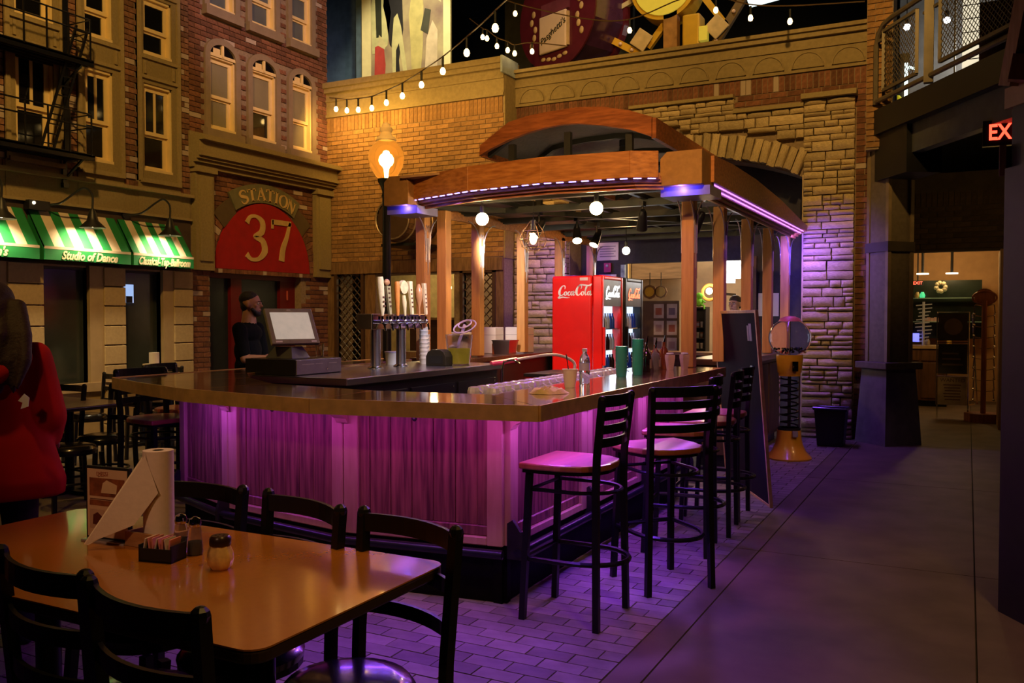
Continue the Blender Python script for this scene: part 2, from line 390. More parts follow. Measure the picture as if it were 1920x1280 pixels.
# front A: tan cladding boards with brick strips between
cl = MB(); T = .03
strips = [(4.5, 4.72), (5.60, 5.74), (6.41, 6.58), (7.19, 7.39), (8.03, 8.19)]
def boards(a0, a1):
    holes_wall(cl, a0, a1, 2.70, 7.5, FX, FX + T, [h for h in hA if h[0] >= a0 - .01 and h[1] <= a1 + .01] , 'x')
for a0, a1 in ((4.72, 5.60), (5.74, 6.41), (6.58, 7.19), (7.39, 8.03)): boards(a0, a1)
cl.box(FX, FX + .02, 3.0, 8.19, 2.72, 3.02)
cl.build('cladding', M_tan, wall_left)
tr = MB()
for a0, a1 in ((4.72, 5.60), (5.74, 6.41), (6.58, 7.19), (7.39, 8.03)):
    for a in (a0, a1): s = 1 if a == a0 else -1; tr.box(FX, FX + .055, a, a + s * .05, 3.12, 7.5)
    tr.box(FX, FX + .06, a0 + .05, a1 - .05, 4.36, 4.40); tr.box(FX, FX + .06, a0 + .05, a1 - .05, 4.60, 4.64); tr.box(FX, FX + .06, a0+.05, a1-.05, 5.40, 5.45)
    tr.box(FX, FX + .05, a0 + .09, a0 + .12, 4.42, 4.58); tr.box(FX, FX + .05, a1 - .12, a1 - .09, 4.42, 4.58)
    tr.box(FX, FX + .08, a0 + .02, a1 - .02, 3.10, 3.15)
tr.box(FX, FX + .10, 3.0, 8.19, 2.99, 3.03); tr.box(FX, FX + .06, 3.0, 8.19, 2.70, 2.73)
tr.build('trim_boards', M_tanD, wall_left)
bricks(wall_left, M_brickA, [(a, b, 3.12, 7.0, False) for a, b in strips] + [(3.0, 8.19, 3.03, 3.11, True)], FX, 'x', 1, bw=.17, keep=110, proud=.022)
ds = MB(); ds.box(FX, FX + .02, 3.0, 8.19, 2.05, 2.70); ds.build('sign_band', mat('brown_band', (.07, .045, .03), .8), wall_left)
# front A ground floor: rusticated blocks and casings round the green windows
for (a, b) in ((4.6, 5.03), (5.72, 6.12), (6.87, 7.16), (7.88, 8.18)):
    z = 0.
    while z < 2.0:
        z1 = min(z + .228, 2.05); B(FX, FX + .07, a, b, z + .006, z1 - .006).build('stucco_block', mat('stucco_block_tan', (.44, .33, .17), .8, scale=30, bump=.15, var=.06), wall_left, bevel=.006, seg=1); z += .228
cs = MB()
for (a, b, c, d) in hG:
    cs.box(FX - .1, FX + .05, b, b + .19, .6, 2.05); cs.box(FX - .1, FX + .03, a - .03, a, .6, 2.05); cs.box(FX - .1, FX + .08, a - .03, b + .19, .62, .72); cs.box(FX, FX + .03, a - .03, b + .19, 0, .62)
cs.build('window_casing', mat('casing_tan', (.40, .29, .15), .7, var=.06), wall_left)
# front B: brick, pilasters, cornice
bricks(wall_left, M_brickR, [(8.19, 10.95, 3.78, 7.3, False), (8.53, 10.60, 2.08, 3.42, False), (8.19, 8.52, 0, 2.08, False), (10.32, 10.95, 0, 2.08, False)],
       FX, 'x', 1, holes=[(h[0]-.09, h[1]+.09, h[2]-.12, h[3]+.16) for h in hB] + [(h[0]-.09, h[1]+.09, h[2]-.14, h[3]+.1) for h in hB2], keep=300, proud=.015,
       test=lambda a, z: not (z < 3.12 and ((a - 9.53) / .97) ** 2 + ((z - 2.1) / .99) ** 2 < 1))
pl = MB()
for a, b in ((8.22, 8.53), (10.58, 10.93)):
    pl.box(FX, FX + .09, a, b, 2.08, 3.42); pl.box(FX, FX + .12, a + .05, b - .05, 2.2, 3.3); pl.box(FX, FX + .14, a - .02, b + .02, 3.34, 3.42)
pl.build('pilaster', M_tan, wall_left)
cn = MB()
for (d, z0, z1) in ((.10, 3.40, 3.46), (.16, 3.46, 3.50), (.20, 3.50, 3.535), (.24, 3.535, 3.57), (.21, 3.57, 3.73), (.30, 3.73, 3.77), (.27, 3.77, 3.80), (.05, 3.80, 3.86)):
    cn.box(FX, FX + d, 8.19 - .02, 10.949, z0, z1)
cn.build('trim_1', M_tan, kind='structure')
vr = MB()       # brick ring over the red arch
for k in range(34):
    a = R(3 + 174 * k / 33); c = Vector((FX, 9.53 + 1.03 * math.cos(a), 2.12 + 1.03 * math.sin(a)))
    vr.ob(c, (.05, .085, .13), (a - R(90), 0, 0))
vr.build('brick_arch', M_brickR, wall_left, kind='stuff')
# windows
wn = [0]
def sash_window(a, b, z0, z1, mid, mull=False, pane=M_glassD, low=None, arch=False, fr=.055, surround=None):
    wn[0] += 1; root = empty('window_%d' % wn[0], (FX, (a+b)/2, z0), kind='structure')
    m = MB(); x0, x1 = FX - .11, FX + .01
    m.box(x0, x1, a, a + .02, z0, z1); m.box(x0, x1, b - .02, b, z0, z1); m.box(x0, x1, a, b, z1 - .03, z1); m.box(x0, x1 + .02, a, b, z0, z0 + .03)
    m.build('frame', M_cream, root, w=True)
    for (c, d, dx) in ((mid, z1 - .03, .03), (z0 + .03, mid + .03, 0)):
        s = MB(); X0, X1 = FX - .09 + dx, FX - .06 + dx; A, Bq = a + .02, b - .02
        s.box(X0, X1, A, A + fr, c, d); s.box(X0, X1, Bq - fr, Bq, c, d); s.box(X0, X1, A + fr, Bq - fr, d - fr, d); s.box(X0, X1, A + fr, Bq - fr, c, c + fr * .8)
        sh_ = s.build('sash', M_cream, root, w=True)
        if mull and dx: B(X0 + .005, X1 - .005, (a+b)/2 - .016, (a+b)/2 + .016, c, d).build('muntin', M_cream, sh_, w=True)
        B(X0 + .01, X0 + .015, A, Bq, c, d).build('pane', pane if (dx or low is None) else low, sh_, w=True)
    if arch:
        h = arch; poly = arc((a+b)/2, z1, (b-a)/2, 0, 180, 14, h)
        MB().prism(poly, FX + .001, FX + .012, 'x').build('fanlight', M_glassD, root, w=True)
        q = MB(); q.box(FX, FX + .04, (a+b)/2 - .018, (a+b)/2 + .018, z1, z1 + h); q.box(FX - .02, FX + .03, a, b, z1 - .01, z1 + .03)
        q.ob((FX + .01, (a+b)/2 - .09, z1 + .05), (.01, .12, .11)); q.build('fan_muntin', M_cream, root, w=True)
    if surround:
        q = MB(); g, d0 = surround, .045
        q.box(FX, FX + d0, a - g, a, z0 - .02, z1); q.box(FX, FX + d0, b, b + g, z0 - .02, z1)
        if arch:
            o = arc((a+b)/2, z1, (b-a)/2 + g, 0, 180, 16, arch + g); i = arc((a+b)/2, z1, (b-a)/2, 180, 0, 16, arch)
            for k in range(16): q.prism([o[k], o[k+1], i[15-k], i[16-k]], FX, FX + d0, 'x')
        else: q.box(FX, FX + d0, a - g, b + g, z1, z1 + g)
        q.box(FX, FX + .10, a - g - .02, b + g + .02, z0 - .14, z0 - .02)
        q.build('surround', mat('gray_surround', (.27, .20, .135), .8, var=.08), root, w=True)
for (a, b, c, d) in hA:
    sash_window(a, b, c, d, 3.70 if c < 4 else 4.96, mull=c < 4)
for k, (a, b, c, d) in enumerate(hB): sash_window(a, b, c, d, 4.38, pane=M_blind, low=M_glassD if k == 1 else None, arch=.16, surround=.085)
for (a, b, c, d) in hB2: sash_window(a, b, c, d, 5.90, pane=mat('blue_blind', (.13, .15, .16), .4, var=.15, scale=2), surround=.085)
for (a, b, c, d) in hG:
    wn[0] += 1; root = empty('window_%d' % wn[0], (FX, (a+b)/2, c), kind='structure')
    B(FX - .08, FX - .07, a, b, c, d).build('pane', M_greenG, root, w=True)
    B(FX - .10, FX - .05, a, a + .03, c, d).box(FX - .10, FX - .05, a, b, d - .03, d).build('frame', M_black, root, w=True)
sc_ = B(-8.985, -8.975, 7.17, 7.36, 1.64, 1.86).build('wall_screen', emis('tv_blue', (.35, .55, .95), .9)); tag(sc_, 'small lit blue screen showing through the green shop window', 'screen')
B(-8.974, -8.970, 7.25, 7.34, 1.64, 1.72).build('picture', M_black, sc_)
# recess behind windows and door
B(FX - .9, FX - .3, 3, 10.95, 0, 7.6).build('trim_2', M_hall, kind='structure')
dr = empty('door_1', (FX, 9.4, 0), kind='structure')
B(FX - .22, FX - .18, 8.55, 9.02, 0, 2.06).build('door_panel', mat('teal_dark', (.02, .03, .034), .3), dr, w=True)
B(FX - .22, FX - .18, 9.22, 10.0, 0, 2.06).build('door_panel', mat('teal_dark', (.02, .03, .034), .3), dr, w=True)
M_redp = mat('red_paint', (.15, .007, .006), .4, var=.08)
B(FX - .24, FX - .12, 9.02, 9.22, 0, 2.08).box(FX - .24, FX - .12, 10.0, 10.32, 0, 2.08).box(FX - .24, FX - .10, 8.52, 10.32, 2.0, 2.08).build('door_frame', M_redp, dr, w=True)
B(FX - .11, FX - .10, 10.12, 10.15, 1.72, 1.86).build('door_plate', mat('red_pale', (.6, .12, .08), .4), dr, w=True)

# ------------------------------------------------------------ station sign
M_gold = mat('sign_cream', (.62, .42, .17), .6, var=.1)
st = empty('station_arch_sign', (FX, 9.53, 2.10), label='red half-round sign reading 37 above the station doorway', cat='sign')
MB().prism(arc(9.53, 2.12, .93, 0, 180, 30, .95), FX + .002, FX + .05, 'x').build('red_board', mat('sign_red', (.36, .007, .009), .7, var=.1), st, w=True)
rb = MB()
for k in range(26): rb.box(FX, FX + .06, 8.55 + k * .076, 8.55 + k * .076 + .068, 2.06, 2.115)
rb.build('brick_sill', M_brickR, st, w=True, kind='stuff')
def glyphs(m, s, o, u, v, sc, t=.006, sp=.2, place=None):
    G = {'S': ([(.8,.78),(.72,.95),(.45,1.02),(.18,.88),(.2,.66),(.5,.52),(.82,.38),(.84,.14),(.55,-.02),(.25,.05),(.16,.25)], [.06,.1,.14,.2,.24,.26,.24,.2,.14,.1,.06], .95),
         'T': ([[(.5,0),(.5,1)],[(0,.96),(1,.96)],[(.04,1),(.04,.76)],[(.96,1),(.96,.76)],[(.3,.03),(.7,.03)]], [.22,.08,.07,.07,.06], 1.0),
         'A': ([[(.1,0),(.5,1.02)],[(.5,1.02),(.92,0)],[(.25,.35),(.72,.35)],[(-.04,.03),(.28,.03)],[(.7,.03),(1.1,.03)]], [.08,.22,.07,.06,.06], 1.05),
         'I': ([[(.25,0),(.25,1)],[(.05,.97),(.45,.97)],[(.05,.03),(.45,.03)]], [.22,.06,.06], .5),
         'O': ([(.5,1.02),(.16,.82),(.06,.5),(.16,.18),(.5,-.02),(.84,.18),(.94,.5),(.84,.82),(.5,1.02)], [.08,.17,.22,.17,.08,.17,.22,.17,.08], 1.0),
         'N': ([[(.15,0),(.15,1)],[(.15,1),(.85,0)],[(.85,0),(.85,1)],[(0,.97),(.2,.97)],[(.7,.97),(1,.97)],[(0,.03),(.3,.03)]], [.08,.22,.08,.06,.06,.06], 1.0),
         '3': ([(.06,.84),(.16,.99),(.36,1.03),(.58,.9),(.56,.66),(.30,.53),(.58,.44),(.66,.2),(.46,0),(.2,-.03),(.04,.08)], [.14,.09,.08,.17,.17,.07,.17,.2,.1,.09,.15], .76),
         '7': ([[(.02,.95),(.72,.95)],[(.68,.98),(.56,.6),(.42,.3),(.36,-.02)],[(.04,1.0),(.04,.78)]], [.13,[.08,.13,.17,.19],.07], .76)}
    x = 0
    for ch in s:
        g, w, adv = G[ch]
        if isinstance(g[0], tuple): st_ = [(crv(g, 5), None, w)]
        else: st_ = [(crv(q, 4) if len(q) > 2 else q, None, wi) for q, wi in zip(g, w)]
        for pts, _, ws in st_:
            if isinstance(ws, list):
                k = len(pts); n = len(ws); ws = [ws[min(int(i/(k-1)*(n-1)), n-2)] * (1 - (i/(k-1)*(n-1) - min(int(i/(k-1)*(n-1)), n-2))) + ws[min(int(i/(k-1)*(n-1)), n-2)+1] * (i/(k-1)*(n-1) - min(int(i/(k-1)*(n-1)), n-2)) for i in range(k)]
                ws = [q * sc for q in ws]
            else: ws = ws * sc
            if place: oo, uu, vv = place(x, adv)
            else: oo, uu, vv = Vector(o) + Vector(u) * x * sc, u, v
            m.ribbon([(p[0] * sc, p[1] * sc) for p in pts], ws, oo, uu, vv, t)
        x += adv + sp
    return m
glyphs(MB(), '37', (FX + .052, 9.12, 2.29), (0, 1, 0), (0, 0, 1), .57, .012, .14).build('numerals', M_gold, st, w=True)
bn = empty('station_banner', (FX, 9.53, 3.0), label='arched olive banner reading STATION over the red arch sign', cat='sign')
CB = (9.53, 1.92)
def ring(m, r0, r1, a0, a1, t0, t1, n=22):
    o = arc(*CB, r1, a0, a1, n); i = arc(*CB, r0, a0, a1, n)
    for k in range(n): m.prism([i[k], i[k+1], o[k+1], o[k]], FX + t0, FX + t1, 'x')
    return m
ring(MB(), 1.16, 1.42, 60, 120, .03, .06).build('ribbon_board', mat('banner_olive', (.17, .16, .085), .7), bn, w=True)
for a0_, a1_ in ((44, 60), (120, 136)): ring(MB(), 1.08, 1.34, a0_, a1_, .02, .04, 8).build('ribbon_end', mat('banner_brown', (.11, .075, .04), .7), bn, w=True)
tot = 7 * .98 + 6 * .12
def pl_(x, adv):
    a = R(120 - 6 - (x + adv / 2) / 6.9 * 47); r = 1.19; u = Vector((0, math.sin(a), -math.cos(a))); v = Vector((0, math.cos(a), math.sin(a)))
    # u runs clockwise along the ring, v outward
    c = Vector((FX + .062, CB[0], CB[1])) + v * r
    return c - u * adv / 2 * .155, u, v
glyphs(MB(), 'STATION', None, None, None, .185 * .92, .008, .16, place=pl_).build('letters', M_gold, bn, w=True)

# ------------------------------------------------------------ back wall, left part
hL = [(-8.72, -8.26, .70, 2.13), (-8.02, -6.62, .95, 2.11), (-6.45, -5.97, .70, 2.10)]
m = MB(); holes_wall(m, -9.2, -5.80, 0, 5.07, YL, YL + .35, hL, 'y')
wb = m.build('wall_back_left', M_mortar, kind='structure')
bricks(wb, M_brickT, [(-8.93, -5.80, 2.60, 4.33, False), (-8.93, -5.80, 4.33, 4.56, True), (-8.93, -5.80, 2.32, 2.60, False)], YL, 'y', -1, keep=300, proud=.012)
m = B(-9, -5.79, YL - .05, YL, 4.56, 4.60).box(-9, -5.79, YL - .03, YL, 4.60, 4.80).box(-9, -5.79, YL - .05, YL, 4.80, 4.835).box(-9, -5.79, YL - .035, YL, 4.835, 4.93).box(-9, -5.79, YL - .09, YL, 4.93, 5.0).box(-9, -5.77, YL - .12, YL + .4, 5.0, 5.08)
m.box(-5.80, -5.785, YL, YR, 2.3, 5.0)
m.build('trim_3', mat('frieze_olive', (.30, .225, .105), .8, scale=20, var=.1), kind='structure')
B(-5.79, -5.76, YL - .13, YR, 4.86, 5.09).build('trim_4', mat('flashing', (.35, .42, .5), .5), kind='structure')
m = B(-8.93, -5.80, YL - .06, YL, 2.13, 2.31); m.build('trim_5', M_oldwood, kind='structure')
for k in range(17):         # old boards below the timber
    a = -8.92 + k * .184; c = a + .092
    if any(h[0] - .05 < c < h[1] + .05 for h in hL):
        B(a, a + .178, YL - .02, YL, 0, .70 if not -8.02 < c < -6.62 else .95).build('board', M_oldwood, wb)
    else: B(a, a + .178, YL - .02 - random.uniform(0, .008), YL, 0, 2.13).build('board', M_oldwood, wb)
M_latt = mat('lattice_brown', (.07, .035, .018), .6)
for k, (a, b, c, d) in enumerate((hL[0], hL[2])):
    wn[0] += 1; root = empty('window_%d' % wn[0], ((a+b)/2, YL, c), kind='structure')
    B(a - .05, a, YL - .05, YL + .05, c - .05, d + .04).box(b, b + .05, YL - .05, YL + .05, c - .05, d + .04).box(a - .05, b + .05, YL - .05, YL + .05, d, d + .06).build('frame', M_latt, root, w=True)
    for s in (1, -1):
        for q in range(-5, 22):
            z = c + q * .115; p0 = [a, z]; p1 = [b, z + (b - a)]
            if p1[1] < c or p0[1] > d: continue
            f0 = max(0, (c - z) / (b - a)); f1 = min(1, (d - z) / (b - a))
            if f1 - f0 < .08: continue
            xa, xb = (a + (b-a)*f0, a + (b-a)*f1) if s == 1 else (b - (b-a)*f0, b - (b-a)*f1)
            MB().bar((xa, YL + .02 + s * .006, z + (b-a)*f0), (xb, YL + .02 + s * .006, z + (b-a)*f1), .022, .010).build('lattice_slat', M_latt, root, w=True)
# dining room glimpsed through it
M_wallw = mat('amber_plaster', (.55, .42, .2), .8)
B(-8.3, -6.7, 12.3, 12.36, 0, 1.42).build('wall_dining_low', mat('dark_booth', (.05, .02, .015), .6), kind='structure')
B(-8.3, -6.7, 12.28, 12.38, 1.42, 1.46).build('trim_14', mat('booth_cap', (.3, .2, .1), .5), kind='structure')
B(-7.45, -7.38, 12.0, 12.1, 0, 2.85).build('trim_15', M_oldwood, kind='structure')
B(-10.5, -5.2, 14.4, 14.5, 0, 2.9).build('wall_dining', M_wallw, kind='structure')
B(-10.5, -5.2, 11.31, 14.4, 2.85, 2.9).build('ceiling_dining', M_wallw, kind='structure')
B(-6.7, -6.6, 11.32, 14.4, 0, 2.9).build('wall_dining_side', mat('brown_plaster', (.22, .14, .07), .8), kind='structure')
lamp('dining_light', 'POINT', (-8.4, 13.2, 2.4), 55, (1, .75, .35), size=.12)
lamp('dining_light', 'POINT', (-6.2, 12.9, 2.3), 20, (1, .75, .35), size=.12)
M_bulb = emis('bulb_glow', (1.0, .72, .30), 22)
M_cord = mat('cord_black', (.01, .01, .01), .6)
for k, (x, z) in enumerate(((-7.10, 1.92), (-6.72, 1.92))):
    o = empty('edison_pendant', (x, 11.6, z), label='bare warm bulb hanging in the dining room, %s of two' % ('farther from the lamp-post' if k else 'nearer to the lamp-post'), cat='pendant lamp', group='bare bulbs in the dining room')
    MB().ball((0, 0, 0), .035, 10, 8, (1, 1, 1.35)).build('bulb', M_bulb, o, smooth=True)
    MB().cone((0, 0, .04), (0, 0, .09), .016).cone((0, 0, .09), (0, 0, .93), .004, n=6).build('cord', M_cord, o)

# ------------------------------------------------------------ back wall, right part with the stone arch
AC = (-3.38, -.275); AR = 3.795
ar = [(AC[0] + AR * math.sin(R(t)), AC[1] + AR * math.cos(R(t))) for t in [-24.4 + 48.8 * i / 20 for i in range(21)]]
poly = [(-5.80, 0), (-5.80, 4.96), (-.80, 4.96), (-.80, 0), (-1.81, 0)] + ar[::-1] + [(-4.95, 0)]
wr = MB().prism(poly, YR, YR + .4, 'y').build('wall_back_right', M_mortar, kind='structure')
bricks(wr, M_brickR, [(-5.78, -1.02, 4.26, 4.46, True), (-5.78, -1.02, 3.98, 4.26, False), (-1.22, -1.02, 0, 3.98, False)], YR, 'y', -1, keep=180, proud=.012,
       test=lambda a, z: a < -4.04 or a > -1.22 or (z > 4.08 and a > -2.65) or z > 4.27)
m = B(-5.8, -1.0, YR - .04, YR, 4.46, 4.49).box(-5.8, -1.0, YR - .03, YR, 4.49, 4.76).box(-5.8, -1.0, YR - .05, YR, 4.73, 4.76).box(-5.8, -1.0, YR - .035, YR, 4.76, 4.90).box(-5.8, -1.0, YR - .09, YR, 4.86, 4.92).box(-5.8, -.98, YR - .13, YR + .4, 4.92, 4.965)
m.build('trim_6', mat('frieze_olive', (.30, .225, .105), .8), kind='structure')
for k in range(11):
    cx = -5.52 + k * .468
    if cx > -1.15: break
    q = MB(); o = arc(cx, 4.505, .19, 0, 180, 12); i = arc(cx, 4.505, .178, 0, 180, 12)
    for j in range(12): q.prism([i[j], i[j+1], o[j+1], o[j]], YR - .062, YR - .02, 'y')
    q.prism(arc(cx, 4.505, .176, 0, 180, 12), YR - .050, YR - .02, 'y')
    q.build('relief_arch', mat('frieze_olive', (.30, .225, .105), .8), wr)
B(-4.04, -2.66, YR - .15, YR, 4.225, 4.265).box(-2.66, -1.81, YR - .13, YR, 4.03, 4.08).box(-1.83, -1.20, YR - .2, YR, 4.10, 4.16).box(-4.95, -4.04, YR - .13, YR, 4.03, 4.08).build('trim_7', M_tanD, kind='structure')
# dressed stones: shared rough blocks, scaled one by one
def stone_mesh(seed):
    rr = random.Random(seed); nx, nz = 4, 3; vs = []; fs = []
    for j in range(nz + 1):
        for i in range(nx + 1):
            e = i in (0, nx) or j in (0, nz)
            vs.append((-.5 + i / nx + (0 if i in (0, nx) else rr.uniform(-.04, .04)) + (rr.uniform(0, .03) if i == 0 else -rr.uniform(0, .03) if i == nx else 0), (-.78 if e else -.92 - rr.uniform(0, .12)), -.5 + j / nz + (rr.uniform(0, .05) if j == 0 else -rr.uniform(0, .05) if j == nz else 0)))
    for j in range(nz):
        for i in range(nx): a = j * (nx + 1) + i; fs.append((a, a + 1, a + nx + 2, a + nx + 1))
    rim = [i for i in range(nx + 1)] + [(j + 1) * (nx + 1) - 1 for j in range(1, nz + 1)] + [nz * (nx + 1) + i for i in range(nx - 1, -1, -1)] + [j * (nx + 1) for j in range(nz - 1, 0, -1)]
    b0 = len(vs); vs += [(vs[i][0], 0, vs[i][2]) for i in rim]; n = len(rim)
    for k in range(n): fs.append((rim[k], b0 + k, b0 + (k + 1) % n, rim[(k + 1) % n]))
    me = bpy.data.meshes.new('stone'); me.from_pydata(vs, [], fs); me.materials.append(M_stone)
    me.polygons.foreach_set('use_smooth', [True] * len(me.polygons))
    try: me.set_sharp_from_angle(angle=R(50))
    except Exception: pass
    return me
STN = [stone_mesh(k) for k in range(10)]
rs = random.Random(3)
def stones(x0, x1, z0, z1, y, dep, test=None):
    z = z0
    while z < z1 - .02:
        h = min(rs.choice((.05, .062, .075, .09, .11, .125)), z1 - z)
        if z1 - z - h < .04: h = z1 - z
        x = x0
        while x < x1 - .01:
            w = min(rs.uniform(.09, .36), x1 - x)
            if x1 - x - w < .08: w = x1 - x
            parts = [(z, h)] if not (h > .10 and w < .2 and rs.random() < .6) else [(z, h * .45), (z + h * .45, h * .55)]
            for zz, hh in parts:
                if test is None or test(x, x + w, zz, zz + hh):
                    o = bpy.data.objects.new('stone', rs.choice(STN)); COL.objects.link(o); o.parent = wr
                    o.location = (x + w/2, y, zz + hh/2); o.scale = (w - .007, dep * rs.uniform(.85, 1.15), hh - .007); o.rotation_euler = (0, R(rs.uniform(-1, 1)), R(rs.choice((0, 0))))
            x += w
        z += h
def out_arch(x0, x1, z0, z1): return all(math.hypot(x - AC[0], z - AC[1]) > AR + .31 for x in (x0, x1) for z in (z0,))
stones(-1.81, -1.22, 0, 4.10, YR, .14)
stones(-4.95, -1.81, 3.2, 4.03, YR, .11, out_arch)
stones(-4.04, -2.66, 4.03, 4.225, YR, .12)
stones(-5.77, -4.95, 0, 4.03, YR, .14)
for k in range(30):
    t = -23.5 + 47 * (k + .5) / 30; o = bpy.data.objects.new('arch_stone', rs.choice(STN)); COL.objects.link(o); o.parent = wr
    r = AR + .155; o.location = (AC[0] + r * math.sin(R(t)), YR, AC[1] + r * math.cos(R(t))); o.rotation_euler = (0, R(t + rs.uniform(-3, 3)), 0)
    o.scale = (.098, .16, rs.uniform(.27, .33))
B(-1.82, -1.80, YR - .09, YR + .4, 0, 3.2).build('trim_8', M_stone, kind='structure')

# ------------------------------------------------------------ gift shop behind the arch
m = MB(); holes_wall(m, -5.2, -1.5, 0, 4.2, 11.72, 11.84, [(-4.29, -2.50, 0, 2.22)], 'y'); m.build('wall_shop_front', M_navy, kind='structure')
B(-2.53, -2.46, 11.66, 11.86, 0, 2.26).build('trim_9', mat('brown_post', (.10, .05, .03), .6), kind='structure')
M_crm = mat('shop_cream', (.62, .50, .36), .8, var=.06)
B(-7.0, -2.1, 15.6, 15.7, 0, 2.9).build('wall_shop_back', M_crm, kind='structure')
B(-2.2, -2.1, 11.9, 15.6, 0, 2.9).build('wall_shop_side', M_crm, kind='structure')
cs = B(-7.0, -2.1, 11.9, 15.6, 2.86, 2.9).build('ceiling_shop', wood('shop_boards', (.5, .32, .13), (.33, .19, .07), (.6, 5, 5), .6), kind='structure')
for k in range(18): B(-7.0 + k * .27, -6.74 + k * .27, 11.9, 15.6, 2.83, 2.86).build('ceiling_board', wood('shop_boards', (.5, .32, .13), (.33, .19, .07), (.6, 5, 5), .6), cs)
B(-6.9, -4.1, 14.55, 14.75, 2.12, 2.42).build('trim_10', wood('gray_beam', (.20, .13, .08), (.12, .08, .05), (.5, 4, 4), .8), kind='structure')
lamp('shop_light', 'POINT', (-5.2, 13.4, 2.6), 60, (1, .72, .38), size=.15)
lamp('shop_light', 'POINT', (-3.4, 13.8, 2.5), 45, (1, .75, .5), size=.15)

# ------------------------------------------------------------ right side: column, upper floor, second shop
M_col = mat('column_board', (.16, .125, .085), .75, scale=20, bump=.1, var=.1)
c = empty('column_1', (-.82, 11.0, 0), kind='structure')
def frus(m, c0, s0, z0, c1, s1, z1):
    vs = []
    for (cx, cy), (sx, sy), z in ((c0, s0, z0), (c1, s1, z1)): vs += [(cx-sx, cy-sy, z), (cx+sx, cy-sy, z), (cx+sx, cy+sy, z), (cx-sx, cy+sy, z)]
    return m.add(vs, [(3,2,1,0),(4,5,6,7),(0,1,5,4),(1,2,6,5),(2,3,7,6),(3,0,4,7)])
c.rotation_euler = (0, 0, R(45)); c.location = (-.82, 11.12, 0)
frus(MB(), (0, 0), (.255, .255), 0, (0, 0), (.205, .205), .87).build('pedestal', mat('column_concrete', (.20, .18, .16), .85, scale=8, bump=.2), c)
B(-.26, .26, -.26, .26, .87, .95).build('cap_slab', M_col, c, bevel=.01)
B(-.165, .165, -.165, .165, .95, 3.40).build('shaft', M_col, c)
for x in (-.18, .135):
    for y in (-.18, .135): B(x, x + .045, y, y + .045, .951, 3.40).build('corner_board', mat('column_edge', (.26, .19, .11), .7), c)
B(-.19, .19, -.19, .19, 2.22, 2.33).build('collar', mat('collar_brown', (.06, .045, .03), .6), c)
# brick pier rising above the cornice
bp = B(-1.08, -.80, 10.98, 11.5, 3.40, 6.6).build('wall_pier', M_mortar, kind='structure')
bricks(bp, M_brickT, [(-1.08, -.80, 3.42, 6.5, False)], 10.98, 'y', -1, keep=120, bw=.18, proud=.014)
# second shop wall & doorway
m = MB(); holes_wall(m, -1.0, 3.5, 0, 3.4, 13.2, 13.4, [(-.95, .36, 0, 2.35)], 'y'); w2 = m.build('wall_annex', mat('annex_mortar', (.12, .09, .06), .9), kind='structure')
bricks(w2, mat('annex_brick', (.13, .085, .05), .9, rnd=.2, var=.15, scale=20), [(-1.0, 1.0, 2.38, 2.95, False), (-1.0, 1.0, 2.95, 3.15, True)], 13.2, 'y', -1, keep=90, proud=.012)
M_org = mat('orange_plaster', (.55, .33, .14), .8, var=.06)
B(.36, .42, 13.05, 13.9, 0, 2.35).build('trim_11', M_org, kind='structure')
B(-1.6, 1.4, 17.4, 17.5, 0, 2.9).build('wall_annex_back', M_org, kind='structure')
B(1.1, 1.2, 13.4, 17.4, 0, 2.9).build('wall_annex_side', M_org, kind='structure')
B(-1.6, 1.2, 13.4, 17.4, 2.75, 2.8).build('ceiling_annex', wood('rough_planks', (.45, .3, .14), (.2, .12, .05), (2, .5, 2), .7), kind='structure')
lamp('annex_light', 'POINT', (-.3, 14.6, 2.45), 26, (1, .62, .22), size=.15)
lamp('annex_light', 'POINT', (-.3, 16.4, 2.3), 16, (1, .65, .3), size=.15)
# balcony: runs diagonally away from the column towards the viewer's right
D = Vector((.53, -.848, 0)); P0 = Vector((-.95, 10.9, 0)); NB = Vector((.848, .53, 0))
def bal(t, z, off=0.): return P0 + D * t + NB * off + Vector((0, 0, z))
m = MB()
m.bar(bal(-.25, 3.70, .08), bal(5.2, 3.70, .08), .16, .28); m.bar(bal(-.25, 3.30, .25), bal(.55, 3.30, .25), .4, .52)
m.build('balcony_edge', M_black, kind='structure')
MB().bar(bal(.55, 3.42, .17), bal(5.2, 3.42, .17), .12, .34).build('balcony_fascia', mat('gray_fascia', (.10, .105, .10), .6), kind='structure')
MB().prism([(-.9, 11.0), (-.72, 10.73), (3.9, 3.3), (6, 3.3), (6, 17), (-.9, 17)], 3.78, 3.84, 'z').build('ceiling_balcony', M_hall, kind='structure')
rl = empty('balcony_railing', tuple(bal(0, 3.84)), label='grey steel railing with wire mesh panels along the upper floor', cat='railing')
M_rail = mat('rail_gray', (.17, .14, .10), .5, metal=.2)
pts = [bal(-.05, 3.9), bal(-.05, 4.55), bal(0, 4.68), bal(.12, 4.76), bal(.3, 4.78)] + [bal(t, 4.78) for t in (1, 3, 5)]
MB().tube(pts, .03, 8).build('top_rail', M_rail, rl, w=True, smooth=True)
MB().tube([bal(-.05, 3.93), bal(5, 3.93)], .028, 8).build('bottom_rail', M_rail, rl, w=True, smooth=True)
for t in (1.05, 3.0): MB().bar(bal(t, 3.86), bal(t, 5.6 if t < 2 else 4.9), .09).build('post', M_rail, rl, w=True)
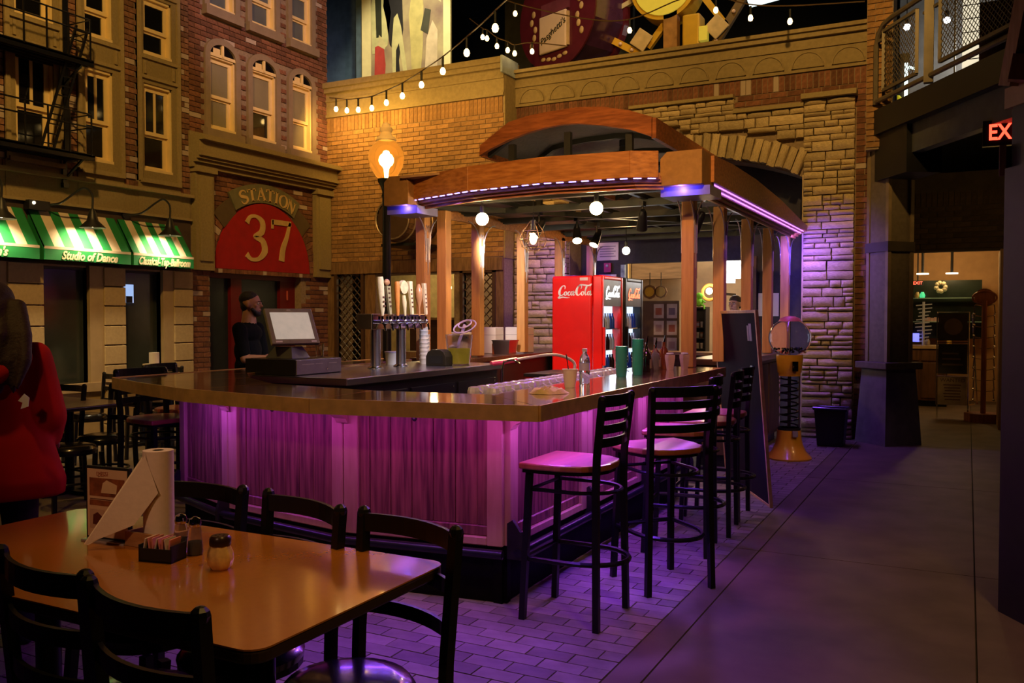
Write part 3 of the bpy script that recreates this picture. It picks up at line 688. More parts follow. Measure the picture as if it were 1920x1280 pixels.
for t0, t1 in ((.12, .82), (1.25, 2.55)):
    f = MB(); z0, z1 = 4.02, 4.68
    for a, b in (((t0, z0), (t1, z0)), ((t0, z1), (t1, z1)), ((t0, z0), (t0, z1)), ((t1, z0), (t1, z1))): f.bar(bal(*a), bal(*b), .035)
    fo = f.build('panel_frame', M_rail, rl, w=True); g = MB(); n = int((t1 - t0 + z1 - z0) / .06)
    for s in (0, 1):
        for k in range(1, n):
            c_ = k * .06; a0 = max(0, c_ - (z1 - z0)); a1 = min(t1 - t0, c_)
            if a1 - a0 < .02: continue
            ta, tb = (t0 + a0, t0 + a1) if s == 0 else (t1 - a0, t1 - a1)
            g.bar(bal(ta, z0 + c_ - a0), bal(tb, z0 + c_ - a1), .005)
    g.build('wire_mesh', M_rail, fo, w=True, kind='stuff')
for t in (.02, .95, 1.15): MB().bar(bal(t, 4.60), bal(t + .1, 4.60), .03).build('bracket', M_rail, rl, w=True)
# upper hall behind
M_gw = mat('upper_gray', (.11, .105, .10), .7)
B(-1.0, 6, 15.0, 15.1, 3.9, 8.5).build('wall_upper', M_gw, kind='structure')
B(-13, 5, 17.9, 18, 0, 9).box(-13, -12.9, -3, 18, 0, 9).box(4.5, 4.6, -3, 18, 0, 9).box(-13, 4.6, -3.1, -3, 0, 9).build('wall_hall', M_hall, kind='structure')
B(-13, 5, -3, 18, 8.9, 9).build('ceiling', M_hall, kind='structure')
# ------------------------------------------------------------ the bar
M_ctop = mat('copper_counter', (.40, .21, .075), .10, var=.25, scale=5, coat=1., col2=(.16, .075, .028))
M_cedge = mat('copper_edge', (.80, .50, .18), .34, metal=.55, var=.12, scale=14)
M_oak = wood('oak_panel', (.33, .12, .11), (.10, .03, .04), (7, 7, .45), .38, 6, bump=.35)
M_oakF = wood('oak_frame', (.50, .28, .21), (.42, .22, .16), (5, 5, .8), .5, 5)
M_kick = mat('black_kick_panel', (.003, .003, .004), .7, var=.3, scale=20, spec=.1)
M_steel = mat('stainless', (.55, .54, .55), .26, metal=1, var=.1, scale=5)
M_chrome = mat('chrome', (.75, .75, .78), .08, metal=1, var=.02)
O = [(-1.72, 7.0), (-1.72, 3.58), (-2.86, 3.37), (-3.88, 3.52), (-4.52, 3.74), (-5.03, 3.96), (-5.03, 7.0)]   # outer edge
I = [(-2.22, 7.0), (-2.22, 4.02), (-2.90, 3.94), (-3.75, 4.07), (-4.25, 4.40), (-4.62, 4.76), (-4.70, 7.0)]
BO = [(-2.09, 7.0), (-2.09, 3.95), (-3.00, 3.83), (-4.00, 3.99), (-4.72, 4.27), (-4.78, 7.0)]                # panel line
bar = empty('bar_counter', (-3.3, 3.9, 0), label='large bar with copper-edged counter and purple-lit oak panels under the canopy', cat='bar')
for k in range(6):
    a, b, c, d = O[k], O[k+1], I[k+1], I[k]
    MB().prism([a, b, c, d], 1.002, 1.066, 'z').build('countertop', M_ctop, bar, w=True, bevel=.004, seg=1)
    p, q = Vector((*a, 0)), Vector((*b, 0)); n = (q - p).cross(Vector((0, 0, 1))).normalized(); 
    if k in (0, ): n = Vector((1, 0, 0))
    e = MB(); n = n if (p + n - Vector((-3.3, 5.5, 0))).length > (p - n - Vector((-3.3, 5.5, 0))).length else -n
    e.prism([tuple(p.xy), tuple(q.xy), tuple((q + n * .012).xy), tuple((p + n * .012).xy)], .996, 1.070, 'z').build('edge_band', M_cedge, bar, w=True)
m = MB()
for k in range(5):
    a, b = Vector((*BO[k], 0)), Vector((*BO[k+1], 0)); n = (b - a).cross(Vector((0, 0, 1))).normalized()
    if n.dot((a + b) / 2 - Vector((-3.3, 5.5, 0))) < 0: n = -n
    L = (b - a).length; u = (b - a).normalized()
    def pan(name, s0, s1, z0, z1, d0, d1, mt, **kw):
        P = [a + u * s0 + n * d0, a + u * s1 + n * d0, a + u * s1 + n * d1, a + u * s0 + n * d1]
        return MB().prism([tuple(q.xy) for q in P], z0, z1, 'z').build(name, mt, bar, w=True, **kw)
    pan('carcass', 0, L, .30, 1.0, -.05, -.005, M_oakF)
    pan('kick_panel', -.01, L + .01, 0, .30, -.06, -.01, M_kick)
    nb = {0: 3, 1: 1, 2: 1, 3: 1, 4: 1}[k]; seg = L / nb
    for j in range(nb):
        s0, s1 = j * seg, (j + 1) * seg; pw = .085
        for s in ((s0, s0 + pw), (s1 - pw, s1)) if (nb > 1 or True) else ():
            pan('stile', s[0], s[1], .30, .99, -.005, .035, M_oakF, bevel=.004, seg=1)
        pan('rail', s0 + pw, s1 - pw, .30, .345, -.005, .034, M_oakF, bevel=.006, seg=1)
        pan('rail', s0 + pw, s1 - pw, .345, .40, -.005, .018, M_oak, bevel=.006, seg=1)
        pan('rail', s0 + pw, s1 - pw, .945, .99, -.005, .020, M_oakF, bevel=.004, seg=1)
        for s in ((s0 + pw, s0 + pw + .06), (s1 - pw - .06, s1 - pw)): pan('stile', s[0], s[1], .40, .945, -.005, .014, M_oak, bevel=.003, seg=1)
        n_pl = max(3, round((s1 - s0 - .29) / .125)); w = (s1 - s0 - 2 * pw - .12) / n_pl
        for q in range(n_pl): pan('plank', s0 + pw + .06 + q * w + .002, s0 + pw + .06 + (q + 1) * w - .002, .40, .945, -.005, .008, M_oak, bevel=.003, seg=1)
    # foot rail and its brackets
    r = MB(); r.tube([tuple((a + u * (-.02) + n * .085).xy) + (.275,), tuple((b + u * .02 + n * .085).xy) + (.275,)], .024, 10); r.build('foot_rail', mat('dark_steel_rail', (.03, .03, .045), .3, metal=.7), bar, w=True, smooth=True)
    pts = [0, L] if nb == 1 else [j * seg for j in range(nb + 1)]
    for s in pts[(0 if k == 0 else 1):]:
        c = a + u * s + n * .02; m2 = MB(); sh_ = [(0, .24), (0, .42), (.03, .44), (.075, .38), (.10, .30), (.10, .24)]
        vs = []
        for off in (-.012, .012):
            for d_, z_ in sh_: q = c + n * d_ + u * off; vs.append((q.x, q.y, z_))
        m2.add(vs, [tuple(range(5, -1, -1)), tuple(range(6, 12))] + [(i, (i+1) % 6, 6 + (i+1) % 6, 6 + i) for i in range(6)]).build('rail_bracket', M_black, bar, w=True)
        m3 = MB(); vs = []
        for off in (-.035, .035):
            for d_, z_ in ((.03, .90), (.03, .998), (.17, .998), (.16, .975), (.10, .95), (.05, .925)): q = c + n * d_ + u * off; vs.append((q.x, q.y, z_))
        m3.add(vs, [tuple(range(5, -1, -1)), tuple(range(6, 12))] + [(i, (i+1) % 6, 6 + (i+1) % 6, 6 + i) for i in range(6)]).build('corbel', M_oakF, bar, w=True)
    if k in (0, 1, 2):
        c = a + u * (L * .5) + n * .10; q = MB(); q.box(c.x - .012, c.x + .012, c.y - .012, c.y + .012, .955, .998).ball((c.x, c.y, .945), .014, 8, 6); q.build('bag_hook', M_black, bar, w=True)
# LED tape itself, stuck under the overhang
M_ledp = emis('led_purple', (.55, .15, 1), 7); M_ledb = emis('led_blue', (.22, .16, 1), 9)
B(-1.82, -1.80, 3.72, 6.95, .992, .997).build('led_strip', M_ledp, bar, w=True)
# inner island: stainless top on a black cabinet
isl = empty('back_bar_island', (-4.2, 5.9, 0), label='black back-bar cabinet with stainless worktop carrying the tap tower', cat='counter')
B(-4.68, -3.78, 4.82, 7.0, .08, 1.0).build('body', mat('black_cabinet', (.012, .013, .018), .4), isl, w=True)
B(-4.69, -3.74, 4.78, 7.06, 1.0, 1.05).build('worktop', M_steel, isl, w=True, bevel=.006)
B(-4.66, -4.60, 4.82, 7.0, 0, .08).box(-3.86, -3.80, 4.82, 7.0, 0, .08).box(-4.6, -3.86, 4.85, 4.9, 0, .08).build('plinth', M_black, isl, w=True)
for k, (a, b) in enumerate(((4.90, 5.55), (5.60, 6.25), (6.30, 6.95))):
    dd = B(-3.79, -3.765, a, b, .14, .93).build('door', mat('black_door', (.016, .018, .026), .35), isl, w=True, bevel=.004, seg=1)
    B(-3.77, -3.755, a + .12, b - .12, .60, .80).build('recess', M_black, dd, w=True)
    MB().ball((-3.758, b - .04, .90), .010, 8, 6).build('screw', M_chrome, dd, w=True)
# back counters along both sides under the canopy
M_dkw = wood('dark_counter_wood', (.11, .05, .028), (.05, .022, .012), (.8, 3, 3), .3, 6, coat=.3)
cL = empty('side_counter', (-4.75, 9.2, 0), label='dark side counter beside the red cooler holding boxes and candles', cat='counter')
B(-5.05, -4.50, 7.6, 10.9, 0, 1.0).build('body', M_black, cL, w=True); B(-5.10, -4.46, 7.55, 10.95, 1.0, 1.05).build('top', M_dkw, cL, w=True, bevel=.006)
cR = empty('side_counter', (-2.1, 9.6, 0), label='dark wood side counter behind the yellow gumball machine', cat='counter')
B(-2.40, -2.0, 8.55, 10.9, .12, 1.0).build('body', wood('brown_cabinet', (.13, .07, .035), (.07, .035, .02), (4, 4, .6), .5), cR, w=True)
B(-2.45, -1.92, 8.5, 10.95, 1.0, 1.06).build('top', M_dkw, cR, w=True, bevel=.006); B(-2.35, -2.06, 8.6, 10.85, 0, .12).build('plinth', M_black, cR, w=True)
for k in range(3):
    a = 8.6 + k * .77; B(-2.0, -1.985, a, a + .72, .16, .95).build('panel', wood('brown_cabinet', (.13, .07, .035), (.07, .035, .02), (4, 4, .6), .5), cR, w=True, bevel=.004, seg=1)

# ------------------------------------------------------------ canopy over the bar
M_fas = wood('oak_fascia', (.56, .25, .07), (.32, .12, .03), (1.2, 6, 9), .42, 5, bump=.2)
M_fasU = wood('oak_fascia_red', (.46, .155, .045), (.22, .07, .02), (1.2, 6, 9), .42, 5, bump=.2)
M_blk = mat('canopy_block', (.42, .24, .08), .6, var=.1, scale=25)
M_post = wood('post_wood', (.56, .29, .10), (.44, .21, .07), (6, 6, .6), .5, 6)
M_rib = mat('canopy_steel', (.035, .04, .035), .5, metal=.3)
M_vault = mat('canopy_vault', (.15, .15, .16), .7, scale=30, var=.1)
cp = empty('bar_canopy', (-3.25, 6.9, 1.066), label='trolley-style oak canopy with blue LED strip standing on the bar', cat='canopy')
FP = [(-4.42, 6.55), (-3.66, 6.27), (-2.95, 6.17), (-2.25, 6.24), (-2.06, 6.34)]
zf = [2.50, 2.505, 2.51, 2.505, 2.50]
def fascia(name, pts, z0, z1, th, mt, dz=0):
    for k in range(len(pts) - 1):
        a, b = Vector(pts[k]), Vector(pts[k+1]); d = (b - a).normalized(); n = Vector((d.y, -d.x)) * th
        MB().prism([tuple(a), tuple(b), tuple(b - n), tuple(a - n)], z0, z1, 'z').build(name, mt, cp, w=True, bevel=.003, seg=1)
fascia('front_fascia', FP, 2.505, 2.705, .04, M_fas)
for j in range(4):      # stepped mouldings
    o = .045 + j * .03; fascia('front_molding', [(x, y + o) for x, y in FP], 2.50 - j * .022, 2.55 - j * .022, .025, M_fas)
    B(-1.80 - j * .03, -1.775 - j * .03, 6.75, 11.05, 2.48 - j * .022, 2.55 - j * .022).build('side_molding', M_fas, cp, w=True)
    B(-4.56 + j * .03, -4.585 + j * .03, 6.9, 10.9, 2.48 - j * .022, 2.55 - j * .022).build('side_molding', M_fas, cp, w=True)
sidep = [(6.70, 2.50), (6.70, 2.70), (7.3, 2.725), (8.2, 2.725), (9.4, 2.68), (10.5, 2.60), (11.05, 2.57), (11.05, 2.50)]
MB().prism(sidep, -1.775, -1.735, 'x').build('side_fascia', M_fas, cp, w=True)
MB().prism(sidep, -4.625, -4.585, 'x').build('side_fascia', M_fas, cp, w=True)
for x0, x1, lab in ((-2.08, -1.76, None), (-4.62, -4.36, None)):
    c = .05; z0, z1 = 2.455, 2.71
    MB().prism([(x0, z0), (x1, z0), (x1, z1 - (0 if x0 > -3 else c)), (x1 - (0 if x0 > -3 else c), z1), (x0 + c, z1), (x0, z1 - c)], 6.44, 6.80, 'y').build('corner_block', M_blk, cp, w=True, bevel=.006)
    B(x0 - .02, x1 + .04, 6.52, 6.86, 2.385, 2.455).build('corner_cap', mat('led_lit_cap', (.25, .25, .55), .4), cp, w=True)  # blue of the LED glow is put into the cap colour
# led tape on the canopy
mled = MB()
for k in range(len(FP) - 1):
    a, b = Vector(FP[k]), Vector(FP[k+1]); n = int((b - a).length / .09)
    for j in range(n):
        p = a + (b - a) * (j + .2) / n; q = a + (b - a) * (j + .75) / n; mled.bar((p.x, p.y + .022, 2.503), (q.x, q.y + .022, 2.503), .012, .008)
mled.build('led_strip', M_ledb, cp, w=True, kind='stuff')
B(-1.773, -1.766, 6.8, 11.0, 2.492, 2.499).box(-1.80, -1.793, 6.8, 11.0, 2.470, 2.478).build('led_strip', emis('led_violet', (.42, .14, 1), 4), cp, w=True, kind='stuff')
B(-4.575, -4.567, 6.9, 10.9, 2.49, 2.498).build('led_strip', M_ledp, cp, w=True)
# posts, each with its wishbone bracket of bent rod
def post(x, y, kind=0):
    p = B(x - .05, x + .05, y - .05, y + .05, 1.068, 2.455).build('post', M_post, cp, w=True, bevel=.005, seg=1)
    if kind: return
    m = MB()
    for s in (1, -1):
        for fx in ((x - .052, x + .052) if x > -3 else (x + .052,)):
            m.tube([(fx, y + s * .03, 1.98)] + [(fx, y + s * (.03 + .25 * (1 - math.cos(R(q)))), 2.15 + .28 * math.sin(R(q))) for q in range(0, 91, 15)], .006, 5)
            m.tube([(fx, y + s * .02, 2.0), (fx, y + s * .05, 2.22), (fx, y + s * .02, 2.32), (fx, y - s * .02, 2.26), (fx, y - s * .035, 2.0)], .005, 5)
    vs = x + (.055 if 1 else 0)
    m.prism([(y - .018, 2.2), (y, 1.86), (y + .018, 2.2)], vs - .004, vs + .002, 'x')
    m.build('wishbone_bracket', mat('bracket_steel', (.55, .5, .55), .3, metal=.6), p, w=True)
for k in range(5):
    if k != 1: post(-1.99, 6.92 + k * 1.04)
    else: post(-1.99, 7.90)
    post(-4.52, 6.92 + k * 1.03)
post(-4.34, 7.0, 1)
# framing under the lower roof
m = MB()
for k in range(6): y = 6.75 + k * .83; B(-4.68, -1.80, y, y + .07, 2.47, 2.53).build('cross_beam', M_rib, cp, w=True)
for x in (-3.9, -3.25, -2.6): B(x, x + .04, 6.5, 10.95, 2.52, 2.56).build('purlin', M_rib, cp, w=True)
B(-4.7, -3.98, 6.6, 10.95, 2.565, 2.585).build('roof_sheet', mat('roof_sheet', (.22, .18, .17), .8), cp, w=True)
B(-2.45, -1.78, 6.6, 10.95, 2.565, 2.585).build('roof_sheet', mat('roof_sheet', (.22, .18, .17), .8), cp, w=True)
B(-4.42, -2.2, 6.40, 6.62, 2.68, 2.70).build('ledge', mat('ledge_pale', (.6, .4, .2), .6), cp, w=True)
for k in range(3): MB().bar((-4.6 + k * .9, 6.9 + k * 1.1, 2.50), (-3.6 + k * .9, 8.1 + k * 1.1, 2.50), .05, .05).build('brace', M_rib, cp, w=True)
# raised clerestory with arched barrel roof
top = [(905,276),(959,228),(1024,207.5),(1084,201),(1131.5,201),(1184,210),(1223,222)]
AT = [(-4.04, 3.06), (-3.93, 3.13), (-3.74, 3.245), (-3.55, 3.28), (-3.37, 3.295), (-3.20, 3.30), (-3.07, 3.305), (-2.83, 3.285), (-2.58, 3.225), (-2.38, 3.15)]
AB = [(-4.05, 2.965), (-3.93, 3.02), (-3.74, 3.085), (-3.55, 3.13), (-3.37, 3.16), (-3.22, 3.17), (-3.07, 3.165), (-2.83, 3.125), (-2.58, 3.065), (-2.38, 2.985)]
q = MB()
for k in range(9): q.prism([AB[k], AB[k+1], AT[k+1], AT[k]], 7.15, 7.20, 'y')
q.build('arched_board', M_fasU, cp, w=True)
B(-2.385, -2.345, 7.15, 11.1, 2.97, 3.14).build('eave_board', M_fasU, cp, w=True); B(-4.06, -4.03, 7.2, 11.1, 2.96, 3.06).build('eave_board', M_fasU, cp, w=True)
q = MB(); VT = [(x, z - .02) for x, z in AT]
for k in range(9): q.prism([(VT[k][0], VT[k][1] - .03), (VT[k+1][0], VT[k+1][1] - .03), VT[k+1], VT[k]], 7.2, 11.1, 'y')
q.build('barrel_roof', M_vault, cp, w=True)
for y in (7.28, 8.1, 8.95, 9.8, 10.65):
    q = MB()
    for k in range(9): q.prism([(VT[k][0], VT[k][1] - .08), (VT[k+1][0], VT[k+1][1] - .08), (VT[k+1][0], VT[k+1][1] - .03), (VT[k][0], VT[k][1] - .03)], y, y + .05, 'y')
    q.build('roof_rib', M_rib, cp, w=True)
for y in (7.24, 8.1, 8.95, 9.8):
    for x in ((-3.76, -3.20, -2.62) if y < 7.3 else (-3.90, -2.45)):
        zt = 3.12 if x == -3.2 else (3.06 if x > -3.8 and x < -2.5 else 2.99); B(x - .03, x + .03, y, y + .05, 2.56, zt).build('clerestory_post', M_rib, cp, w=True)
B(-3.98, -3.92, 7.2, 11.0, 2.58, 2.64).build('sill_beam', M_rib, cp, w=True); B(-2.48, -2.42, 7.2, 11.0, 2.58, 2.64).build('sill_beam', M_rib, cp, w=True)
for s in (0, 1): MB().bar((-3.9, 7.6 + s * 1.7, 2.98), (-2.5, 9.0 + s * 1.7, 3.04), .035).build('roof_brace', M_rib, cp, w=True)
# lamps under the canopy
M_spotg = emis('spot_glow', (1.0, .70, .32), 45)
def globe(x, y, z, lab, r=.055, e=60):
    o = empty('globe_bulb', (x, y, z), label=lab, cat='light bulb', group='bare globe bulbs under the canopy')
    MB().ball((0, 0, 0), r, 14, 10).build('bulb', M_spotg, o, smooth=True)
    MB().cone((0, 0, r * .8), (0, 0, r + .06), .02).cone((0, 0, r + .06), (0, 0, 2.50 - z), .005, n=6).build('socket', M_black, o)
    lamp('globe_bulb_light', 'POINT', (x, y, z), e, WARM, size=.06)
globe(-3.72, 6.62, 2.31, 'bright bare bulb hanging near the left end of the canopy front')
globe(-2.72, 6.75, 2.36, 'bright bare bulb hanging near the middle of the canopy front')
globe(-3.50, 9.6, 2.23, 'small bare bulb near the taped paper notice deep under the canopy', .045, 30)
def track(x, y, aim, lab, on=True, z=2.42):
    o = empty('track_spotlight', (x, y, z), label=lab, cat='spotlight', group='black track spotlights under the canopy')
    d = (Vector(aim) - Vector((x, y, z))).normalized(); e = Vector((0, 0, -.08))
    MB().cone((0, 0, .08), (0, 0, -.08), .012, n=8).box(-.02, .02, -.04, .04, .04, .08).build('stem', M_black, o)
    MB().cone(e - d * .06, e + d * .10, .035, .052, 14).cone(e - d * .10, e - d * .06, .022, .035, 14).build('can', M_black, o, smooth=True)
    if on:
        MB().cone(e + d * .095, e + d * .104, .047, .047, 14).build('lens', M_spotg, o)
        lamp('track_light', 'SPOT', Vector((x, y, z)) + e + d * .12, 70, WARM, aim, .04, spot=75)
track(-3.72, 7.75, (-4.3, 7.0, 1.0), 'lit black spotlight just behind the wire-cage pendant')
track(-3.62, 8.45, (-3.2, 7.6, 1.0), 'lit black spotlight just beyond the wire-cage pendant')
track(-3.62, 9.0, (-3.9, 8.2, 1.0), 'lit black spotlight between the cage pendant and the deepest bare bulb')
track(-2.60, 7.55, (-2.9, 8.2, 1.6), 'unlit black spotlight hanging on the steel beam beside the near corner post', False)
track(-2.20, 7.95, (-2.9, 8.4, 1.4), 'unlit black spotlight half hidden by the near corner post', False)
pd = empty('cage_pendant', (-3.32, 6.8, 2.19), label='open wire-cage pendant lamp with edison bulb under the canopy front', cat='pendant lamp')
m = MB(); rr = [(.028, .10), (.05, .07), (.10, .01), (.125, -.06), (.10, -.12), (.04, -.15)]
for k in range(8):
    t = k * math.pi / 4; m.tube([(r * math.cos(t), r * math.sin(t), z) for r, z in rr], .0025, 4)
for r, z in ((.125, -.06), (.10, .01), (.10, -.12), (.04, -.15)): m.tube([(r * math.cos(t * math.pi / 10), r * math.sin(t * math.pi / 10), z) for t in range(20)], .0025, 4, True)
m.build('wire_cage', mat('bronze_wire', (.25, .15, .08), .4, metal=.8), pd)
MB().ball((0, 0, -.05), .032, 10, 8, (1, 1, 1.6)).build('bulb', emis('edison_glow', (1.0, .62, .28), 16), pd, smooth=True)
MB().cone((0, 0, .02), (0, 0, .11), .022).cone((0, 0, .11), (0, 0, .33), .003, n=5).build('socket', M_black, pd)
lamp('cage_light', 'POINT', (-3.32, 6.8, 2.14), 6, WARM, size=.04)
jl = empty('jar_light', (-3.05, 8.3, 3.16), label='unlit ribbed glass jar lamp up in the canopy clerestory', cat='lamp')
MB().cone((0, 0, 0), (0, 0, .06), .05).build('cap', M_black, jl)
M_glass = mat('clear_glass', (.92, .93, .95), .03, var=.01, trans=1.0, ior=1.3)
MB().lathe([(.03, -.17), (.045, -.15), (.052, -.05), (.045, 0)], 14).build('jar', M_glass, jl, smooth=True)
# ------------------------------------------------------------ chairs and stools (one maker, ladder backs)
M_seatw = mat('red_wood_seat', (.36, .10, .05), .32, scale=6, stretch=(1, 6, 1), coat=.4, var=.15)
M_vinyl = mat('black_vinyl', (.012, .010, .010), .22, var=.1, coat=.3)
def ladder_seat(name, label, cat, group, zs, zb, nsl, stool, loc, rz):
    r = empty(name, loc, rz, label, cat, group); q = .185; T = .017
    for s in (-1, 1):
        MB().tube([(s*.20, -.20, 0), (s*q, -.19, zs - .1), (s*q, -.195, zs + .05), (s*.195, -.225, zb)], .021, 4).ball((s*.195, -.225, zb), .021, 8, 6).build('back_post', M_iron, r)
        MB().tube([(s*.19, .19, 0), (s*.17, .16, zs - .03)], .021, 4).build('leg', M_iron, r)
    for k in range(nsl):
        z0 = zs + (zb - zs) * (.36 if nsl > 3 else .34) + (zb - .015 - zs) * (.62 if nsl > 3 else .60) * k / (nsl - 1) - .02; h = .042 if k < nsl - 1 else .055
        f = (z0 - zs) / (zb - zs); yb = -.195 - .03 * f; m = MB(); n = 8; P = []
        for i in range(n + 1):
            t = -1 + 2 * i / n; P.append((t * .19, yb - .045 * (1 - t * t)))
        for i in range(n): m.prism([P[i], P[i+1], (P[i+1][0], P[i+1][1] + .012), (P[i][0], P[i][1] + .012)], z0, z0 + h, 'z')
        m.build('back_slat', M_iron, r)
    def hoop(z, w, yf, yb, rr, nm='ring'):
        pts = [(-w, yf, z), (w, yf, z), (w, -.05, z)] + [(w * math.cos(R(a)), -.05 - (yb) * math.sin(R(a)), z) for a in range(15, 180, 15)] + [(-w, -.05, z)]
        MB().tube(pts, rr, 6, True).build(nm, M_iron, r)
    if stool:
        D_ = [(-.215, .20), (.215, .20), (.22, .12), (.215, -.02), (.19, -.12), (.13, -.19), (.05, -.215), (-.05, -.215), (-.13, -.19), (-.19, -.12), (-.215, -.02), (-.22, .12)]
        m = MB().prism(D_, zs - .028, zs + .004, 'z'); m.build('seat', M_seatw, r, bevel=.008, seg=2)
        MB().prism([(x * .93, y * .93) for x, y in D_], zs - .045, zs - .0285, 'z').build('seat_frame', M_iron, r)
        hoop(zs - .13, .165, .16, .19, .010); hoop(.30, .185, .18, .23, .013, 'foot_ring')
    else:
        MB().lathe([(.0, zs + .028), (.12, zs + .030), (.17, zs + .018), (.188, zs - .005), (.184, zs - .025), (.0, zs - .025)][::-1], 28).build('seat', M_vinyl, r, smooth=True)
        MB().lathe([(.16, zs - .045), (.184, zs - .045), (.184, zs - .026), (.16, zs - .026)], 24).build('seat_frame', M_iron, r)
        hoop(.20, .17, .17, .17, .010)
    return r
G = 'ladder-back bar stools at the counter'
L_ = ['bar stool nearest the copper counter corner with pink-lit seat', 'second bar stool from the counter corner, turned with its round seat towards the aisle',
      'third bar stool from the counter corner, its back seen edge-on', 'fourth bar stool from the counter corner, standing close before the chalkboard',
      'last bar stool of the row, tight against the leaning chalkboard']
s0 = ladder_seat('bar_stool', L_[0], 'stool', G, .765, 1.085, 4, True, (-1.72, 3.985, 0), R(90))
for lb, x, y, a in ((L_[1], -1.50, 4.68, 50), (L_[2], -1.62, 5.44, 97), (L_[3], -1.62, 6.02, 96), ): dup(s0, (x, y, 0), R(a), lb)
dup(s0, (-1.66, 6.52, 0), R(92), L_[4])
dup(s0, (-5.05, 4.36, 0), R(-95), 'bar stool with reddish seat at the far left wing of the counter')
dup(s0, (-5.42, 4.92, 0), R(-75), 'bar stool whose dark back rises behind the left wing of the counter')
c0 = ladder_seat('dining_chair', 'black chair tucked under the far side of the near table, beside the paper roll', 'chair', 'black ladder-back chairs around the near table', .46, .875, 3, False, (-2.40, 2.02, 0), R(180))
dup(c0, (-1.95, 1.975, 0), R(166), 'black chair at the middle of the far side of the near table')
dup(c0, (-1.49, 1.90, 0), R(167), 'black chair with shiny vinyl seat showing at the open end of the near table')
dup(c0, (-1.95, 1.57, 0), R(-7), 'black chair pushed in on the near side of the near table, left of its neighbour')
dup(c0, (-1.52, 1.50, 0), R(-6), 'black chair on the near side of the near table, close to its rounded front corner')
GF = 'black chairs around the far tables'
def far(x, y, a, lab): c = dup(c0, (x, y, 0), R(a), lab); c['group'] = GF
far(-6.95, 4.80, 180, 'dark chair behind the left far table, nearer to the person in red')
far(-6.45, 4.95, 175, 'dark chair behind the left far table, at its right-hand corner')
far(-7.95, 5.95, 160, 'dark chair against the far wall between the green windows')
far(-6.75, 4.20, 5, 'dark chair in front of the left far table, light glinting on its seat')
far(-6.15, 4.45, -15, 'dark chair between the left far table and the bar')
far(-7.45, 6.35, -10, 'dark chair by the small table under the right green window')
far(-8.35, 7.15, 200, 'dark chair close to the wall below the right green window')

# ------------------------------------------------------------ tables
M_ttop = mat('table_laminate', (.42, .15, .016), .24, var=.03, scale=60, coat=.7)
def table(name, label, x0, x1, y0, y1, z, rc=.05, top=M_ttop):
    cx, cy = (x0+x1)/2, (y0+y1)/2; t = empty(name, (cx, cy, 0), 0, label, 'table'); P = []
    for (a, b, q) in ((x1 - rc, y1 - rc, 0), (x0 + rc, y1 - rc, 90), (x0 + rc, y0 + rc, 180), (x1 - rc, y0 + rc, 270)): P += arc(a, b, rc, q, q + 90, 5)
    MB().prism(P, z - .004, z, 'z').build('tabletop', top, t, w=True)
    MB().prism(P, z - .034, z - .0045, 'z').build('table_edge', mat('dark_edge', (.035, .02, .014), .35), t, w=True, bevel=.006)
    for s in (-1, 1):
        px = cx + s * (x1 - x0) * .28
        MB().cone((px, cy, .03), (px, cy, z - .035), .038, n=14).build('pedestal', M_iron, t, w=True, smooth=True)
        B(px - .26, px + .26, cy - .03, cy + .03, 0, .03).box(px - .03, px + .03, cy - .26, cy + .26, 0, .03).build('base', M_iron, t, w=True)
        B(px - .15, px + .15, cy - .15, cy + .15, z - .042, z - .0345).build('mount_plate', M_iron, t, w=True)
    return t
TZ = .76
table('dining_table', 'brown laminate table in front carrying the paper towel roll', -2.92, -1.33, 1.385, 2.16, TZ)
M_ft = mat('far_table_top', (.34, .22, .11), .3, var=.1)
table('dining_table', 'dull brown table beside the person in the red jacket', -7.9, -6.3, 4.42, 5.18, .75, top=M_ft)
table('dining_table', 'small table under the right green window with a white napkin stack on it', -8.55, -7.75, 6.6, 7.35, .75, top=M_ft)

# ------------------------------------------------------------ things on the near table
M_paper = mat('paper_white', (.74, .62, .47), .85, var=.03, scale=60, bump=.1)
M_white = mat('white_plastic', (.75, .72, .70), .45, var=.03)
ph = empty('paper_towel_roll', (-2.25, 1.93, TZ), label='upright paper towel roll with its loose sheet pulled out towards the menu', cat='paper towel')
MB().lathe([(.017, .28), (.046, .28), (.046, 0), (.017, 0), (.017, .28)], 28).build('roll', M_paper, ph, smooth=True)
B(-.05, .05, -.05, .05, 0, .001).build('dust_sheet', M_paper, ph)
m = MB(); A = [(.055, -.02, .243), (.030, -.055, .215), (.058, -.03, .12), (.062, -.01, .02)]
# sheet: a hanging triangle of tissue, front face and folded flap
F = [(-.044, -.012, .272), (-.135, -.165, .006), (-.12, -.162, .003), (-.02, -.075, .075), (.040, -.034, .15), (.0, -.048, .274)]
for d in (0, .0015):
    k0 = len(m.v); m.v += [(x, y + d, z) for x, y, z in F]; m.f += [(k0, k0+1, k0+2, k0+3), (k0, k0+3, k0+4), (k0, k0+4, k0+5)]
F2 = [(-.0, -.050, .270), (.041, -.037, .155), (-.01, -.085, .06), (-.13, -.167, .004)]
k0 = len(m.v); m.v += F2; m.f += [(k0, k0+1, k0+2), (k0, k0+2, k0+3)]
m.build('loose_sheet', M_paper, ph)
nb = empty('napkin_holder', (-2.25, 1.93, TZ), label='wooden tray holder under the paper roll', cat='holder')
B(-.06, .09, -.06, .06, .001, .012).box(-.06, .09, -.07, -.06, .001, .045).box(-.06, .09, .06, .07, .001, .045).box(.09, .10, -.07, .07, .001, .045).box(-.07, -.06, -.07, .07, .001, .045).build('tray', wood('tray_wood', (.42, .22, .09), (.28, .13, .05), (2, 8, 8), .5), nb)
